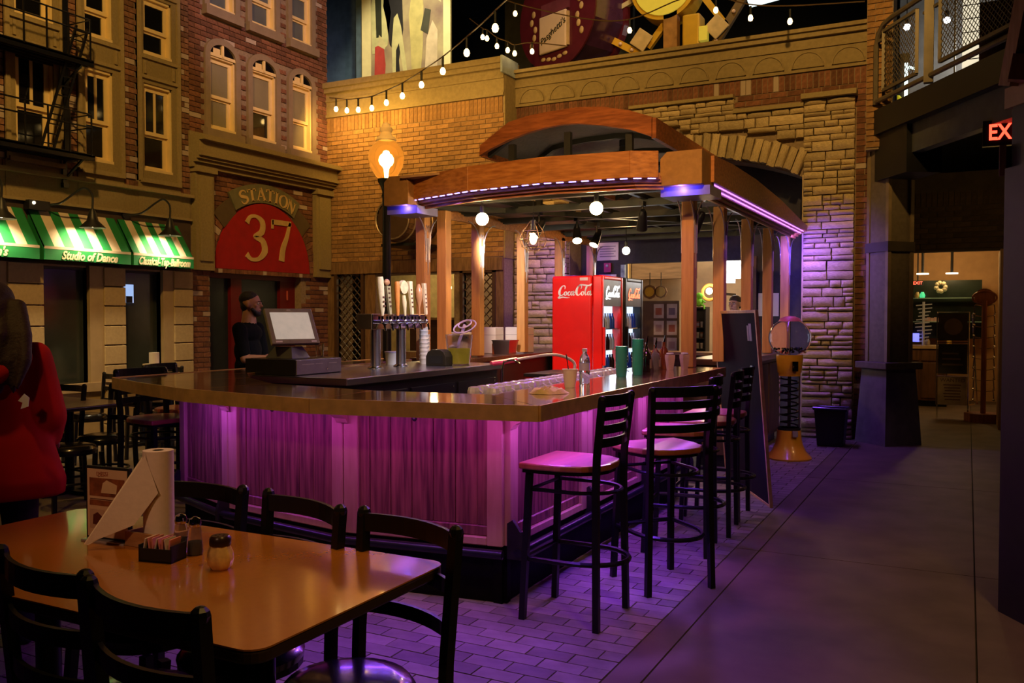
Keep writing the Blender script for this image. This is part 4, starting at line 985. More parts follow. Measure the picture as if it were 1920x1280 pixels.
MB().cone((0, 0, .012), (0, 0, .262), .012, n=10).build('spindle', wood('tray_wood', (.42, .22, .09), (.28, .13, .05), (2, 8, 8), .5), nb)
ph.location.z += .013
mc = empty('dessert_menu', (-2.41, 1.875, TZ), R(5), 'black-framed dessert menu standing behind the pulled-out sheet', 'menu')
B(-.115, .115, -.006, .006, .006, .275).build('frame', M_black, mc, bevel=.002)
B(-.105, .105, -.0075, -.0062, .014, .265).build('card', mat('menu_card', (.62, .42, .24), .5, var=.05), mc)
B(-.112, .112, -.03, .03, 0, .006).build('foot', mat('clear_foot', (.6, .6, .6), .1, metal=.5), mc)
M_ph1 = mat('menu_photo', (.30, .09, .03), .5, scale=25, var=.3); M_ph2 = mat('menu_cake', (.75, .55, .30), .5, var=.1); M_ph3 = mat('menu_choc', (.10, .02, .012), .5)
B(-.092, .092, -.0085, -.0076, .165, .232).build('photo', M_ph1, mc); B(-.092, .06, -.0085, -.0076, .13, .150).build('photo', M_ph1, mc); B(-.092, -.015, -.0085, -.0076, .045, .115).build('photo', mat('menu_photo_pale', (.55, .36, .22), .5), mc)
MB().prism([(-.03, .178), (.05, .178), (.055, .21), (.0, .226), (-.02, .214)], -.0095, -.0086, 'y').build('cake_picture', M_ph2, mc)
MB().prism([(-.075, .06), (-.03, .056), (-.026, .09), (-.05, .105), (-.072, .095)], -.0095, -.0086, 'y').build('cake_picture', M_ph3, mc)
text('DESSERTS', .022, (-2.455, 1.845, TZ + .248), (R(90), 0, R(8)), mat('menu_red', (.35, .08, .04), .5), mc, ext=.0003).location = (0, -.0082, .248)
for k in range(5): B(-.09 + .02 * (k % 2), .03 - .012 * k, -.0082, -.0077, .156 - k * .0 - .004 if k == 0 else .03 + k * .0, .157 - .002 if k == 0 else .032).build('caption_line', M_ph3, mc) if k < 2 else None
mc.scale = (.80, 1, .86)
def shaker(x, y, lab):
    o = empty('shaker', (x, y, TZ), label=lab, cat='shaker', group='glass salt and pepper shakers')
    MB().lathe([(.017, 0), (.021, .008), (.019, .03), (.015, .066), (.012, .075)], 14).build('glass_body', mat('shaker_glass', (.95, .93, .9), .05, trans=.95, ior=1.12, var=.01, coat=.5), o, smooth=True)
    MB().lathe([(.0, .003), (.017, .003), (.015, .035), (0, .035)][::1], 12).build('contents', mat('salt', (.55, .48, .4), .8), o); o.scale = (1.2, 1.2, 1.15)
    MB().lathe([(.015, .074), (.016, .082), (.013, .094), (.004, .099), (0, .099)], 14).build('cap', M_chrome, o, smooth=True)
shaker(-2.115, 1.895, 'glass shaker with chrome cap directly behind the sweetener packets'); shaker(-2.045, 1.885, 'glass shaker with chrome cap nearer to the cheese shaker')
cd = empty('sweetener_caddy', (-2.085, 1.80, TZ), R(12), 'black caddy full of pink sweetener packets', 'caddy')
B(-.055, .055, -.035, .035, 0, .006).box(-.055, .055, -.035, -.031, 0, .04).box(-.055, .055, .031, .035, 0, .04).box(-.055, -.051, -.035, .035, 0, .05).box(.051, .055, -.035, .035, 0, .05).build('holder', M_black, cd)
for k in range(8): MB().ob((-.042 + k * .012, random.uniform(-.004, .004), .042), (.004, .05, .05), (0, R(random.uniform(-14, 14)), 0)).build('packet', mat('packet_pink', (.80, .28, .26), .6) if k % 3 else mat('packet_white', (.7, .6, .55), .6), cd)
ch = empty('cheese_shaker', (-1.865, 1.81, TZ), label='squat fluted glass shaker of parmesan with a dark lid', cat='shaker')
m = MB(); n = 32; prof = [(.024, 0), (.032, .01), (.036, .03), (.034, .05), (.027, .066), (.026, .07)]
vs = []
for r, z in prof:
    for i in range(n): t = 2*math.pi*i/n; rr = r * (1 + .05 * math.cos(8 * t + z * 25)); vs.append((rr*math.cos(t), rr*math.sin(t), z))
m.add(vs, [(k*n+i, k*n+(i+1)%n, (k+1)*n+(i+1)%n, (k+1)*n+i) for k in range(5) for i in range(n)] + [tuple(range(n-1, -1, -1))]).build('jar', mat('cheese_yellow', (.92, .62, .25), .18, scale=60, var=.1, coat=1), ch, smooth=True)
MB().lathe([(.029, .068), (.030, .072), (.030, .088), (.024, .095), (0, .095)], 20).build('lid', mat('brown_lid', (.03, .012, .008), .3), ch, smooth=True)
for k in range(5): MB().cone((.012 * math.cos(k * 1.256), .012 * math.sin(k * 1.256), .095), (.012 * math.cos(k * 1.256), .012 * math.sin(k * 1.256), .0957), .003, n=6).build('hole', M_black, ch)
# far tables: condiments
for x, y, z in ((-8.15, 6.95, .75),):
    o = empty('napkin_stack', (x, y, z), label='pale box of napkins with a white roll on the small far table', cat='napkin holder')
    B(-.13, .02, -.05, .05, 0, .19).build('box', mat('pale_box', (.6, .48, .33), .6), o); B(.04, .16, -.05, .05, 0, .19).build('box', mat('pale_box', (.6, .48, .33), .6), o)
    MB().lathe([(.0, .19), (.055, .19), (.055, .32), (.0, .32)], 16).build('roll', M_white, o, smooth=True)

# ------------------------------------------------------------ on the bar
CZ = 1.0665
IZ = 1.0505
# cash register
rg = empty('cash_register', (-4.48, 5.10, IZ), label='point-of-sale terminal with tilted screen on a black cash drawer', cat='cash register')
B(-.24, .235, -.26, .25, 0, .115).build('cash_drawer', mat('drawer_black', (.018, .017, .017), .35), rg, bevel=.004)
B(.236, .245, -.255, .245, .006, .110).build('drawer_front', mat('drawer_gray', (.32, .31, .33), .4, metal=.4), rg, bevel=.002, seg=1)
for k, (a, b) in enumerate(((-.20, -.07), (-.05, .03), (.10, .19))): B(.2455, .247, a, b, .075, .080).build('slot', mat('pale_slot', (.6, .58, .55), .5), rg)
MB().cone((.245, .08, .035), (.249, .08, .035), .008, n=10).build('lock', M_chrome, rg)
frus(MB(), (-.02, -.05), (.13, .10), .116, (-.02, -.04), (.08, .06), .20).build('stand', mat('terminal_gray', (.10, .10, .09), .5), rg)
sm = empty('', (0, 0, 0)); bpy.data.objects.remove(sm)
def terminal():
    n = Vector((.75, -.38, .55)).normalized(); u = Vector((.38, .75, 0)).normalized(); v = n.cross(u).normalized()
    M = Matrix((u, v, n)).transposed(); c = Vector((.0, -.03, .345)); e = M.to_euler()
    m = MB(); m.ob(c, (.37, .31, .035), e); m.ob(c - n * .03, (.30, .26, .04), e); a = m.build('monitor', mat('terminal_case', (.30, .27, .20), .5), rg, bevel=.006)
    MB().ob(c + n * .0185, (.30, .235, .002), e).build('screen', mat('lit_screen', (.5, .45, .38), .15, scale=9, var=.2, emit=(.62, .52, .42), es=.55), a)
    MB().ob(c + n * .0185 - v * .138 - u * .13, (.05, .014, .002), e).build('sticker', M_white, a); MB().ob(c + n * .0185 - v * .138 + u * .14, (.04, .014, .002), e).build('sticker', M_white, a)
    MB().ob(c + n * .0185 + v * .138, (.03, .006, .002), e).build('badge', M_white, a)
terminal()
o = empty('tumbler', (-4.42, 5.32, IZ + .116), label='small clear glass standing on the cash drawer behind the screen', cat='glass')
MB().lathe([(.0, 0), (.028, 0), (.034, .10), (.032, .10), (.026, .006), (0, .006)], 16).build('glass_body', M_glass, o, smooth=True)
# beer tower
tw = empty('beer_tap_tower', (-4.27, 6.1, IZ), label='chrome two-column beer tower with a row of tap handles', cat='beer tower')
for y in (-.27, .09):
    MB().cone((0, y, 0), (0, y, .33), .042, n=20).build('column', M_steel, tw, smooth=True); MB().lathe([(.065, 0), (.065, .008), (.05, .02), (.042, .022)], 20, (0, y, 0)).build('flange', M_chrome, tw, smooth=True)
B(-.11, .045, -.38, .40, .32, .445).build('beam', mat('brass_beam', (.42, .30, .16), .3, metal=.9), tw, bevel=.006)
B(.046, .052, -.375, .395, .325, .44).build('face_plate', M_chrome, tw)
hs = [('ivory_tap', (.62, .5, .3), .33, .030), ('olive_tap', (.30, .26, .14), .26, .026), ('orange_tap', (.55, .20, .04), .30, .022), ('cream_round_tap', (.60, .52, .30), .30, .03), ('cream_paddle_tap', (.66, .58, .38), .31, .022), ('bark_tap', (.50, .25, .12), .28, .024), ('pale_paddle_tap', (.60, .48, .34), .30, .020)]
for k, (nm, c, h, r) in enumerate(hs):
    y = -.32 + k * .107; tp = empty('tap_faucet', (.05, y, .38)); tp.parent = tw
    MB().cone((0, 0, 0), (.05, 0, 0), .014, n=10).ball((.055, 0, .004), .019, 10, 8).cone((.055, 0, .01), (.055, 0, .045), .010, n=8).build('shank', M_chrome, tp, smooth=True)
    MB().tube([(.05, 0, -.005), (.075, 0, -.02), (.085, 0, -.07)], [.010, .010, .008], 8).build('spout', M_chrome, tp, smooth=True)
    lean = .03 + .02 * math.sin(k * 2.1); y2 = -.012 + .005 * (k % 3); M_h = mat(nm, tuple(min(.95, v * 1.35) for v in c), .4, var=.1, scale=30)
    def P(z): f = (z - .05) / h; return (.055 - lean * f * .5, y2 * f * 1.5, z)
    m = MB()
    if k == 3: m.tube([P(.05), P(.09), P(.16), P(.22)], [.010, .014, .022, .016], 12); m.ob((.04, y2, .285), (.03, .085, .085), (R(45), 0, 0)); m.cone((.022, y2, .285), (.058, y2, .285), .055, n=20)
    elif k in (4, 6, 1): z0 = .06; m.add([(P(z0)[0] - .009, P(z0)[1] - r*.55, z0), (P(z0)[0] + .009, P(z0)[1] - r*.55, z0), (P(z0)[0] + .009, P(z0)[1] + r*.55, z0), (P(z0)[0] - .009, P(z0)[1] + r*.55, z0), (P(h)[0] - .012, P(h)[1] - r*1.05, h + .03), (P(h)[0] + .012, P(h)[1] - r*1.05, h + .03), (P(h)[0] + .012, P(h)[1] + r*1.05, h + .03), (P(h)[0] - .012, P(h)[1] + r*1.05, h + .03)], [(3,2,1,0),(4,5,6,7),(0,1,5,4),(1,2,6,5),(2,3,7,6),(3,0,4,7)])
    elif k == 5: m.tube([P(.05), P(.12), P(.2), P(.27), P(.32)], [.009, .010, .03, .032, .010], 10)
    else: m.tube([P(.05), P(.10), P(h * .7), P(h), P(h + .03)], [.012, r * .75, r, r * 1.05, r * .9], 12)
    hd = m.build('handle', M_h, tp, smooth=True)
    if k in (0, 1, 4, 6):
        for j in range(5 if k else 3): x_, y_, z_ = P(.12 + j * .035); B(x_ + r * (.9 if k == 0 else .5), x_ + r * (1.0 if k == 0 else .6), y_ - r * .45, y_ + r * .45, z_, z_ + .014).build('lettering_mark', mat('brown_print', (.12, .05, .03), .5), hd)
    if k == 1: MB().ball(P(h + .06), .034, 12, 8, (.6, 1, .8)).build('finial', mat('bark_tap', (.50, .25, .12), .28), hd, smooth=True)
# pitcher with lemonade and lid
M_lem = mat('lemonade', (.85, .55, .05), .25, var=.05, emit=(.8, .5, .04), es=.22)  # faint self-glow added to hold the yellow under purple light
pi = empty('pitcher', (-3.94, 6.60, IZ), label='clear plastic pitcher half full of yellow lemonade with a scoop inside', cat='pitcher'); pi.scale = (1.15, 1.15, 1.3)
MB().lathe([(.075, .0), (.083, .004), (.105, .20), (.108, .205), (.102, .203), (.079, .008), (.0, .008)], 24).build('body', mat('clear_plastic', (.85, .82, .95), .12, trans=1., ior=1.2), pi, smooth=True)
MB().lathe([(.0, .012), (.077, .012), (.086, .115), (.0, .115)], 24).build('lemonade', M_lem, pi, smooth=True)
MB().tube([(.0, .105, .19), (0, .16, .18), (0, .165, .10), (0, .09, .05)], .008, 8).build('handle', mat('clear_plastic', (.85, .82, .95), .12), pi, smooth=True)
q = MB(); c_ = Vector((.02, .05, .245)); 
for rr, h in ((.085, .012), (.05, .03)):
    q.tube([c_ + Vector((rr * math.cos(t * math.pi / 10), rr * math.sin(t * math.pi / 10), .5 * rr * math.sin(t * math.pi / 10) + h)) for t in range(20)], .006, 5, True)
q.tube([(.02, .05, .27), (0, .0, .16), (-.01, -.02, .08)], .012, 6); q.build('scoop', mat('lilac_plastic', (.60, .50, .85), .2), pi, smooth=True)
def small(name, x, y, z, lab, cat, group=None): return empty(name, (x, y, z), 0, lab, cat, group)
o = small('cup_stack', -4.32, 6.62, IZ, 'tall stack of white foam cups behind the beer tower', 'cups'); 
for k in range(9): MB().lathe([(.034, .0 + k * .035), (.043, .05 + k * .035), (.045, .052 + k * .035)], 16).build('cup', M_white, o, smooth=True)
o = small('cup_stack', -4.42, 6.80, IZ, 'shorter stack of white cups beside the left corner post', 'cups')
for k in range(7): MB().lathe([(.034, .0 + k * .035), (.043, .05 + k * .035), (.045, .052 + k * .035)], 16).build('cup', M_white, o, smooth=True)
o = small('tub', -4.52, 6.42, IZ, 'small white tub seen between the two columns of the beer tower', 'tub'); MB().lathe([(.055, 0), (.065, .10), (.068, .105)], 16).build('body', M_white, o, smooth=True); MB().lathe([(0, .105), (.07, .105), (.07, .115), (0, .115)], 16).build('lid', mat('lilac_lid', (.5, .42, .7), .4), o)
o = small('napkin_dispenser', -4.05, 6.45, IZ, 'rounded black napkin dispenser left of the lemonade pitcher', 'dispenser')
MB().prism([(-.10, 0), (.10, 0), (.10, .08), (.08, .12), (.04, .14), (-.04, .14), (-.08, .12), (-.10, .08)], -.06, .06, 'y').build('shell', mat('dispenser_black', (.02, .017, .012), .4), o, bevel=.004); B(-.07, .07, -.063, -.0605, .02, .09).build('slot', M_black, o)
for (x, y, w, lab, nm) in ((-4.78, 8.0, .22, 'white printed carton behind the lemonade pitcher', 1), (-4.72, 9.30, .28, 'white box on the side counter just left of the red cooler', 0), (-4.92, 8.95, .24, 'white box behind the steel bin on the side counter', 0)):
    o = small('carton', x, y, 1.0505, lab, 'box'); B(-w/2, w/2, -.10, .10, 0, .26 if nm else .30).build('box', M_white, o, bevel=.006)
    B(-w/2 - .001, w/2 + .001, -.101, .101, .21, .215).build('flap_seam', mat('seam_gray', (.4, .38, .42), .6), o)
    if nm:
        for k in range(3): B(-.08, .05 - k * .02, -.102, -.1005, .17 - k * .025, .178 - k * .025).build('print_line', mat('print_gray', (.25, .22, .3), .6), o)
        B(w/2 + .0005, w/2 + .002, -.05, .05, .15, .17).build('print_line', mat('print_gray', (.25, .22, .3), .6), o)
o = small('steel_bin', -4.62, 8.75, 1.0505, 'square steel bin on the side counter behind the third left post', 'container'); frus(MB(), (0, 0), (.09, .09), 0, (0, 0), (.11, .11), .16).build('body', M_steel, o); B(-.115, .115, -.115, .115, .15, .162).build('rim', M_steel, o)
for x, y, lab in ((-4.60, 8.15, 'amber glass candle cup on the side counter, nearer to the pitcher'), (-4.75, 8.75, 'red glass candle cup beside the steel bin')):
    o = small('candle_cup', x, y, 1.0505, lab, 'candle', 'candle cups on the side counter')
    MB().lathe([(.0, 0), (.035, 0), (.038, .12), (.034, .12), (.032, .006)], 16).build('glass', mat('amber_glass', (.40, .10, .03), .15, var=.2, coat=1), o, smooth=True); MB().lathe([(0, .006), (.03, .006), (.03, .10), (0, .10)], 12).build('wax', mat('wax', (.6, .35, .2), .5, emit=(1, .35, .1), es=.3), o, smooth=True)
# soap/syrup bottle and bar caddy by the corner post
o = small('pump_bottle', -4.18, 6.86, IZ, 'white-topped dark pump bottle in front of the left corner post', 'bottle'); MB().lathe([(0, 0), (.035, 0), (.037, .10), (.02, .13), (.012, .15), (0, .15)], 14).build('body', mat('glass_gray', (.45, .45, .5), .1, metal=.3), o, smooth=True); MB().ball((0, 0, .17), .026, 10, 8, (1.2, 1, .7)).cone((0, 0, .17), (.06, 0, .165), .008).build('pump', M_white, o, smooth=True)
# soda gun hose
hz = small('drink_hose', -3.60, 7.05, .82, 'curled clear drink hose with pink grip hanging past the island end', 'hose')
MB().tube(crv([(-.10, -.1, .24), (.05, .1, .28), (.22, .35, .30), (.34, .5, .22), (.30, .45, .08), (.15, .25, .02), (.0, .05, -.02)], 6), .014, 8).build('hose', mat('hose_clear', (.55, .48, .62), .25, var=.2), hz, smooth=True)
MB().tube([(-.16, -.2, .235), (-.10, -.1, .245), (-.02, .02, .265)], .024, 8).build('grip', mat('hot_pink', (.75, .08, .30), .35), hz, smooth=True)
MB().tube([(.0, -.3, .18), (.02, -.3, .26), (.10, -.28, .28), (.16, -.26, .25)], .009, 8).cone((0, -.3, -.02), (0, -.3, .19), .012).build('faucet', M_chrome, hz, smooth=True)
# lower service shelf along the inside of the right wing, with mugs upside down
sh2 = small('service_shelf', -2.45, 5.5, 0, 'steel speed shelf inside the right wing of the bar, full of upturned mugs', 'shelf')
B(-2.66, -2.235, 4.15, 6.9, .98, 1.0).build('shelf_board', M_steel, sh2, w=True); B(-2.66, -2.64, 4.15, 6.9, .3, .98).build('front_panel', M_black, sh2, w=True)
for x in (-2.64, -2.27):
    for y in (4.2, 6.85): B(x - .015, x + .015, y - .015, y + .015, 0, .98).build('leg', M_steel, sh2, w=True)
M_mug = mat('mug_glass', (.98, .90, .90), .10, var=.01, trans=.35, ior=1.45, coat=.6)
g0 = empty('beer_mug', (-2.30, 4.22, 1.001), 0, 'upturned glass mug at the near end of the row beside the counter', 'glass', 'upturned mugs on the service shelf')
m = MB(); n = 16; vs = []
for r, z in ((.038, 0), (.042, .03), (.043, .10), (.036, .135), (.02, .142), (.001, .144)):
    for i in range(n): t = 2*math.pi*i/n; rr = r * (1 + .06 * math.cos(8 * t)); vs.append((rr*math.cos(t), rr*math.sin(t), z))
m.add(vs, [(k*n+i, k*n+(i+1)%n, (k+1)*n+(i+1)%n, (k+1)*n+i) for k in range(5) for i in range(n)]).build('glass_body', M_mug, g0)
MB().tube([(.04, 0, .03), (.07, 0, .04), (.072, 0, .09), (.04, 0, .11)], .007, 6).build('handle', M_mug, g0)
g0.scale = (.88, .88, .60)
for k in range(1, 44):
    r_, c_ = k % 2, k // 2
    dup(g0, (-2.32 - r_ * .10, 4.22 + c_ * .098, 1.001), R(random.uniform(-20, 200)), 'upturned glass mug, number %d from the near end, in the row %s' % (c_ + 1, 'away from the counter' if r_ else 'beside the counter'))
# things on the right wing of the counter
o = small('foam_cup', -2.02, 4.62, CZ, 'cream foam cup with two thin black straws on the copper counter', 'cup')
MB().lathe([(.030, 0), (.043, .098), (.046, .10), (.046, .106), (.041, .106), (.029, .004), (0, .004)], 24).build('cup', mat('foam_cream', (.88, .74, .52), .7, var=.02), o, smooth=True)
MB().tube([(0, .01, .02), (-.03, .01, .19)], .0028, 6).build('straw', M_black, o); MB().tube([(0, 0, .02), (-.018, -.01, .185)], .0028, 6).build('straw', M_black, o)
M_pet = mat('bottle_clear', (.85, .88, .95), .05, trans=.85, ior=1.2, var=.01)
o = small('water_bottle', -2.06, 4.93, CZ, 'small clear water bottle just behind the foam cup', 'bottle')
MB().lathe([(0, 0), (.030, 0), (.033, .01), (.031, .03), (.033, .045), (.031, .06), (.033, .075), (.033, .13), (.028, .16), (.013, .185), (.013, .195)], 20).build('body', M_pet, o, smooth=True)
MB().lathe([(.015, .193), (.015, .212), (0, .212)], 14).build('cap', M_white, o, smooth=True); MB().lathe([(.0335, .08), (.0335, .125)], 20).build('label_band', mat('pale_label', (.65, .6, .7), .5), o, smooth=True)
o = small('crumpled_cloth', -1.97, 4.22, CZ, 'crumpled yellow cloth lying on the copper counter', 'cloth')
m = MB(); n = 18; vs = [(0, 0, .03)]
for j in range(1, 6):
    for i in range(n): t = 2*math.pi*i/n; r = j * .019 * (1 + .10 * math.sin(2 * t + 1) + .06 * math.sin(5 * t)); vs.append((r*math.cos(t)*1.0, r*math.sin(t)*1.15, max(.004, .034 + .009 * math.sin(4 * t + j * 2.1) - j * .004) if j < 5 else .001))
m.add(vs, [(0, 1 + i, 1 + (i+1) % n) for i in range(n)] + [(1+j*n+i, 1+(j+1)*n+i, 1+(j+1)*n+(i+1)%n, 1+j*n+(i+1)%n) for j in range(4) for i in range(n)]).build('cloth', mat('yellow_cloth', (.72, .48, .16), .9, scale=30, bump=.4), o, smooth=True)
o.children[0].name = 'folded_cloth'
M_teal = mat('teal_cup', (.05, .55, .34), .25, var=.05, trans=.3)
for (x, y, n_, lab) in ((-2.08, 5.62, 7, 'stack of translucent teal cups on the counter, the shorter one'), (-2.04, 5.84, 9, 'stack of translucent teal cups on the counter, the taller one')):
    o = small('cup_stack', x, y, CZ, lab, 'cups', 'teal cup stacks')
    for k in range(n_): MB().lathe([(.034, k * .022), (.040, .07 + k * .022), (.042, .074 + k * .022)], 16).build('cup', M_teal, o, smooth=True)
cols = [((.02, .05, .015), 'dark green'), ((.03, .02, .015), 'black'), ((.55, .5, .55), 'clear'), ((.6, .55, .6), 'clear'), ((.30, .07, .03), 'reddish'), ((.22, .05, .02), 'amber')]
for k, (c, nm) in enumerate(cols):
    x, y = -2.12 + .035 * (k % 2), 6.05 + k * .105
    o = small('liquor_bottle', x, y, CZ, '%s pourer bottle, %s in the cluster before the corner post' % (nm, ('nearest the teal cups', 'second', 'third', 'fourth', 'fifth', 'closest to the squeeze bottles')[k]), 'bottle', 'liquor bottles by the corner post')
    h = .17 + .02 * (k % 3); MB().lathe([(0, 0), (.032, 0), (.035, .01), (.035, h * .6), (.026, h * .75), (.012, h * .85), (.012, h)], 16).build('body', mat('bottle_%s' % nm.replace(' ', '_'), c, .08, coat=1, var=.2), o, smooth=True)
    MB().cone((0, 0, h), (.012, 0, h + .055), .008, .003, 8).build('pourer', M_chrome, o); B(.034, .037, -.02, .02, .03, h * .5).build('paper_label', mat('bottle_label', (.55, .42, .25), .6), o)
for x, y, lab in ((-2.02, 6.52, 'pink-white squeeze bottle, left of its twin by the corner post'), (-1.93, 6.60, 'pink-white squeeze bottle touching the corner post')):
    o = small('squeeze_bottle', x, y, CZ, lab, 'bottle', 'two squeeze bottles'); MB().lathe([(.0, 0), (.026, 0), (.04, .09), (.04, .115), (.0, .12)], 4).build('body', mat('milky_plastic', (.8, .55, .62), .4), o, smooth=False); MB().lathe([(.03, .12), (.026, .13), (0, .13)], 12).build('lid', M_white, o)
o = small('glass_jug', -3.15, 6.9, .0, 'see-through measuring jug on a stand inside the bar before the red cooler', 'jug'); MB().lathe([(.0, .86), (.05, .86), (.06, .98), (.056, .98), (.046, .865)], 18).build('body', mat('smoke_plastic', (.35, .3, .42), .15, trans=.7), o, smooth=True); MB().tube([(.055, 0, .97), (.09, 0, .96), (.09, 0, .89), (.05, 0, .88)], .006, 6).build('handle', mat('smoke_plastic', (.35, .3, .42), .15), o); B(-.2, .2, -.25, .25, .84, .86).box(-.19, -.17, -.24, -.22, 0, .84).box(.17, .19, -.24, -.22, 0, .84).box(-.19, -.17, .22, .24, 0, .84).box(.17, .19, .22, .24, 0, .84).build('stand', M_black, o)
o = small('ice_bin', -3.55, 8.15, 0, 'dark red ice bin behind the end of the island', 'bin'); B(-.35, .25, -.35, .35, 0, .88).build('body', mat('wine_red', (.25, .01, .03), .35), o, bevel=.01); B(-.36, .26, -.36, .36, .88, .91).build('lid', M_black, o)

# ------------------------------------------------------------ drink coolers
M_cola = mat('cooler_red', (.80, .012, .010), .28, var=.03, coat=.3)
def script_logo(m, o, u, v, s, t=.003):
    def w(ws, k):
        n = len(ws); out = []
        for i in range(k): f = i / (k - 1) * (n - 1); j = min(int(f), n - 2); out.append((ws[j] * (1 - f + j) + ws[j+1] * (f - j)) * s * 1.22)
        return out
    def st(pts, ws): P = crv(pts, 5); m.ribbon([(p[0] * s, p[1] * s) for p in P], w(ws, len(P)), o, u, v, t)
    st([(1.02,.95),(1.08,1.18),(.95,1.38),(.68,1.30),(.42,1.0),(.27,.62),(.28,.28),(.45,.12),(.70,.18),(.92,.42)], [.05,.10,.10,.12,.2,.26,.24,.14,.08,.04])
    st([(.40,.10),(.25,-.02),(.12,-.16),(.3,-.2),(.7,-.1),(1.3,-.17),(1.75,-.15)], [.10,.12,.16,.12,.14,.08,.02])       # tail swash
    st([(1.18,.62),(1.0,.5),(.95,.28),(1.06,.13),(1.22,.2),(1.30,.42),(1.22,.60),(1.12,.64)], [.05,.12,.15,.1,.08,.12,.1,.05])
    st([(1.78,.52),(1.68,.62),(1.52,.5),(1.46,.28),(1.56,.13),(1.72,.18),(1.84,.36)], [.1,.08,.12,.15,.12,.07,.04])
    st([(2.18,.56),(2.05,.62),(1.92,.48),(1.88,.26),(1.98,.14),(2.10,.24),(2.27,.66),(2.22,.22),(2.30,.13),(2.42,.28)], [.06,.08,.12,.14,.10,.06,.12,.13,.1,.04])
    st([(2.36,.50),(2.58,.56)], [.1,.1])                                                                                   # hyphen
    st([(3.28,.95),(3.40,1.2),(3.26,1.40),(3.0,1.32),(2.78,1.02),(2.66,.66),(2.68,.32),(2.85,.14),(3.08,.2),(3.24,.42)], [.05,.10,.10,.12,.2,.26,.24,.14,.08,.04])
    st([(2.85,1.18),(3.2,1.46),(3.8,1.40),(4.4,1.36),(4.75,1.56),(4.55,1.2)], [.05,.12,.17,.14,.08,.03])                    # banner swash
    st([(3.54,.62),(3.38,.5),(3.33,.28),(3.44,.13),(3.60,.2),(3.67,.42),(3.60,.60),(3.50,.64)], [.05,.12,.15,.1,.08,.12,.1,.05])
    st([(3.78,.5),(4.02,.9),(4.14,1.2),(4.02,1.22),(3.90,.8),(3.86,.35),(3.95,.14),(4.10,.26)], [.04,.06,.07,.1,.14,.15,.1,.04])
    st([(4.52,.56),(4.38,.62),(4.24,.48),(4.20,.26),(4.30,.14),(4.42,.24),(4.60,.66),(4.55,.22),(4.63,.13),(4.76,.28)], [.06,.08,.12,.14,.10,.06,.12,.13,.1,.04])
    return m
def cooler(name, y0, y1, body, lab, red):
    x0, x1, H_ = -4.45, -3.80, 1.96; o = empty(name, ((x0+x1)/2, (y0+y1)/2, 0), label=lab, cat='refrigerator')
    B(x0, x1 - .13, y0, y1, .06, H_).build('body', body, o, w=True, bevel=.03, seg=4)
    B(x0 + .03, x1 - .16, y0 + .03, y1 - .03, 0, .06).build('base', M_black, o, w=True)
    d = MB(); d.box(x1 - .12, x1, y0, y0 + .07, .08, H_).box(x1 - .12, x1, y1 - .07, y1, .08, H_).box(x1 - .12, x1, y0 + .07, y1 - .07, H_ - .05, H_).box(x1 - .12, x1, y0 + .07, y1 - .07, .08, .2)
    dr_ = d.build('door_frame', body, o, w=True, bevel=.018, seg=3)
    B(x1 - .04, x1 - .005, y0 + .07, y1 - .07, 1.60, H_ - .05).build('header_panel', mat('gray_header', (.10, .09, .09), .4), dr_, w=True)
    B(x1 - .125, x1 - .118, y0 + .07, y1 - .07, .2, 1.60).build('lit_liner', emis('cooler_light', (.62, .78, 1.0), 1.5 if red else 2.2), o, w=True)
    B(x1 - .085, x1 - .07, y0 + .08, y0 + .10, .25, 1.55).build('led_bar', emis('cooler_led', (.9, .96, 1.0), 7), o, w=True)
    for k in range(5): B(x1 - .117, x1 - .03, y0 + .07, y1 - .07, .32 + k * .25, .33 + k * .25).build('shelf', M_chrome, o, w=True)
    B(x1 + .0, x1 + .03, y0 + .02, y0 + .045, .9, 1.35).build('handle', body if red else M_black, dr_, w=True)
    k0 = 0
    for r_ in range(5):
        for j in range(6):
            b = MB(); c = (x1 - .075, y0 + .12 + j * .082, .33 + r_ * .25); b.lathe([(.0, 0), (.028, 0), (.028, .11), (.012, .16), (.012, .185), (0, .185)], 10, c)
            b.build('drink_bottle', [mat('drink_blue', (.03, .10, .5), .15), mat('drink_dark', (.03, .01, .01), .1), mat('drink_white', (.6, .65, .75), .2)][(r_ + j // 2) % 3], o, w=True, smooth=True)
    lg = MB(); script_logo(lg, (x1 - .003, y0 + .12, 1.70), (0, 1, 0), (0, 0, 1), .095 if red else .09, .004)
    lg.build('logo', emis('logo_white_lit', (1, 1, 1), 2.5) if red else emis('logo_orange_lit', (1, .18, .05), 1.6), dr_, w=True)
    return o
k1 = cooler('drink_cooler', 9.62, 10.33, M_cola, 'bright red drinks cooler with white Coca-Cola script on its side', True)
m = MB(); script_logo(m, (-4.37, 9.6195, 1.715), (1, 0, 0), (0, 0, 1), .092, .004); m.build('side_logo', mat('logo_white', (.85, .80, .78), .5), k1, w=True)
B(-4.08, -3.98, 9.612, 9.6195, 1.90, 1.935).build('price_sticker', mat('sticker_pink', (.8, .55, .5), .5), k1, w=True)
cooler('drink_cooler', 10.40, 11.08, M_black, 'black drinks cooler with glowing door behind the red one', False)
lamp('cooler_glow', 'AREA', (-3.70, 9.98, 1.1), 3.5, (.7, .85, 1), (-2.6, 9.4, 1.0), .4, sy=1.2)
lamp('cooler_glow', 'AREA', (-3.70, 10.74, 1.1), 3, (.7, .85, 1), (-2.6, 10.4, 1.0), .4, sy=1.2)
lamp('bar_fill_spot', 'SPOT', (-4.3, 7.6, 2.35), 150, (1, .8, .65), (-4.2, 9.6, 1.35), .05, spot=70)  # added fill without a fixture, brightens the red cooler's side
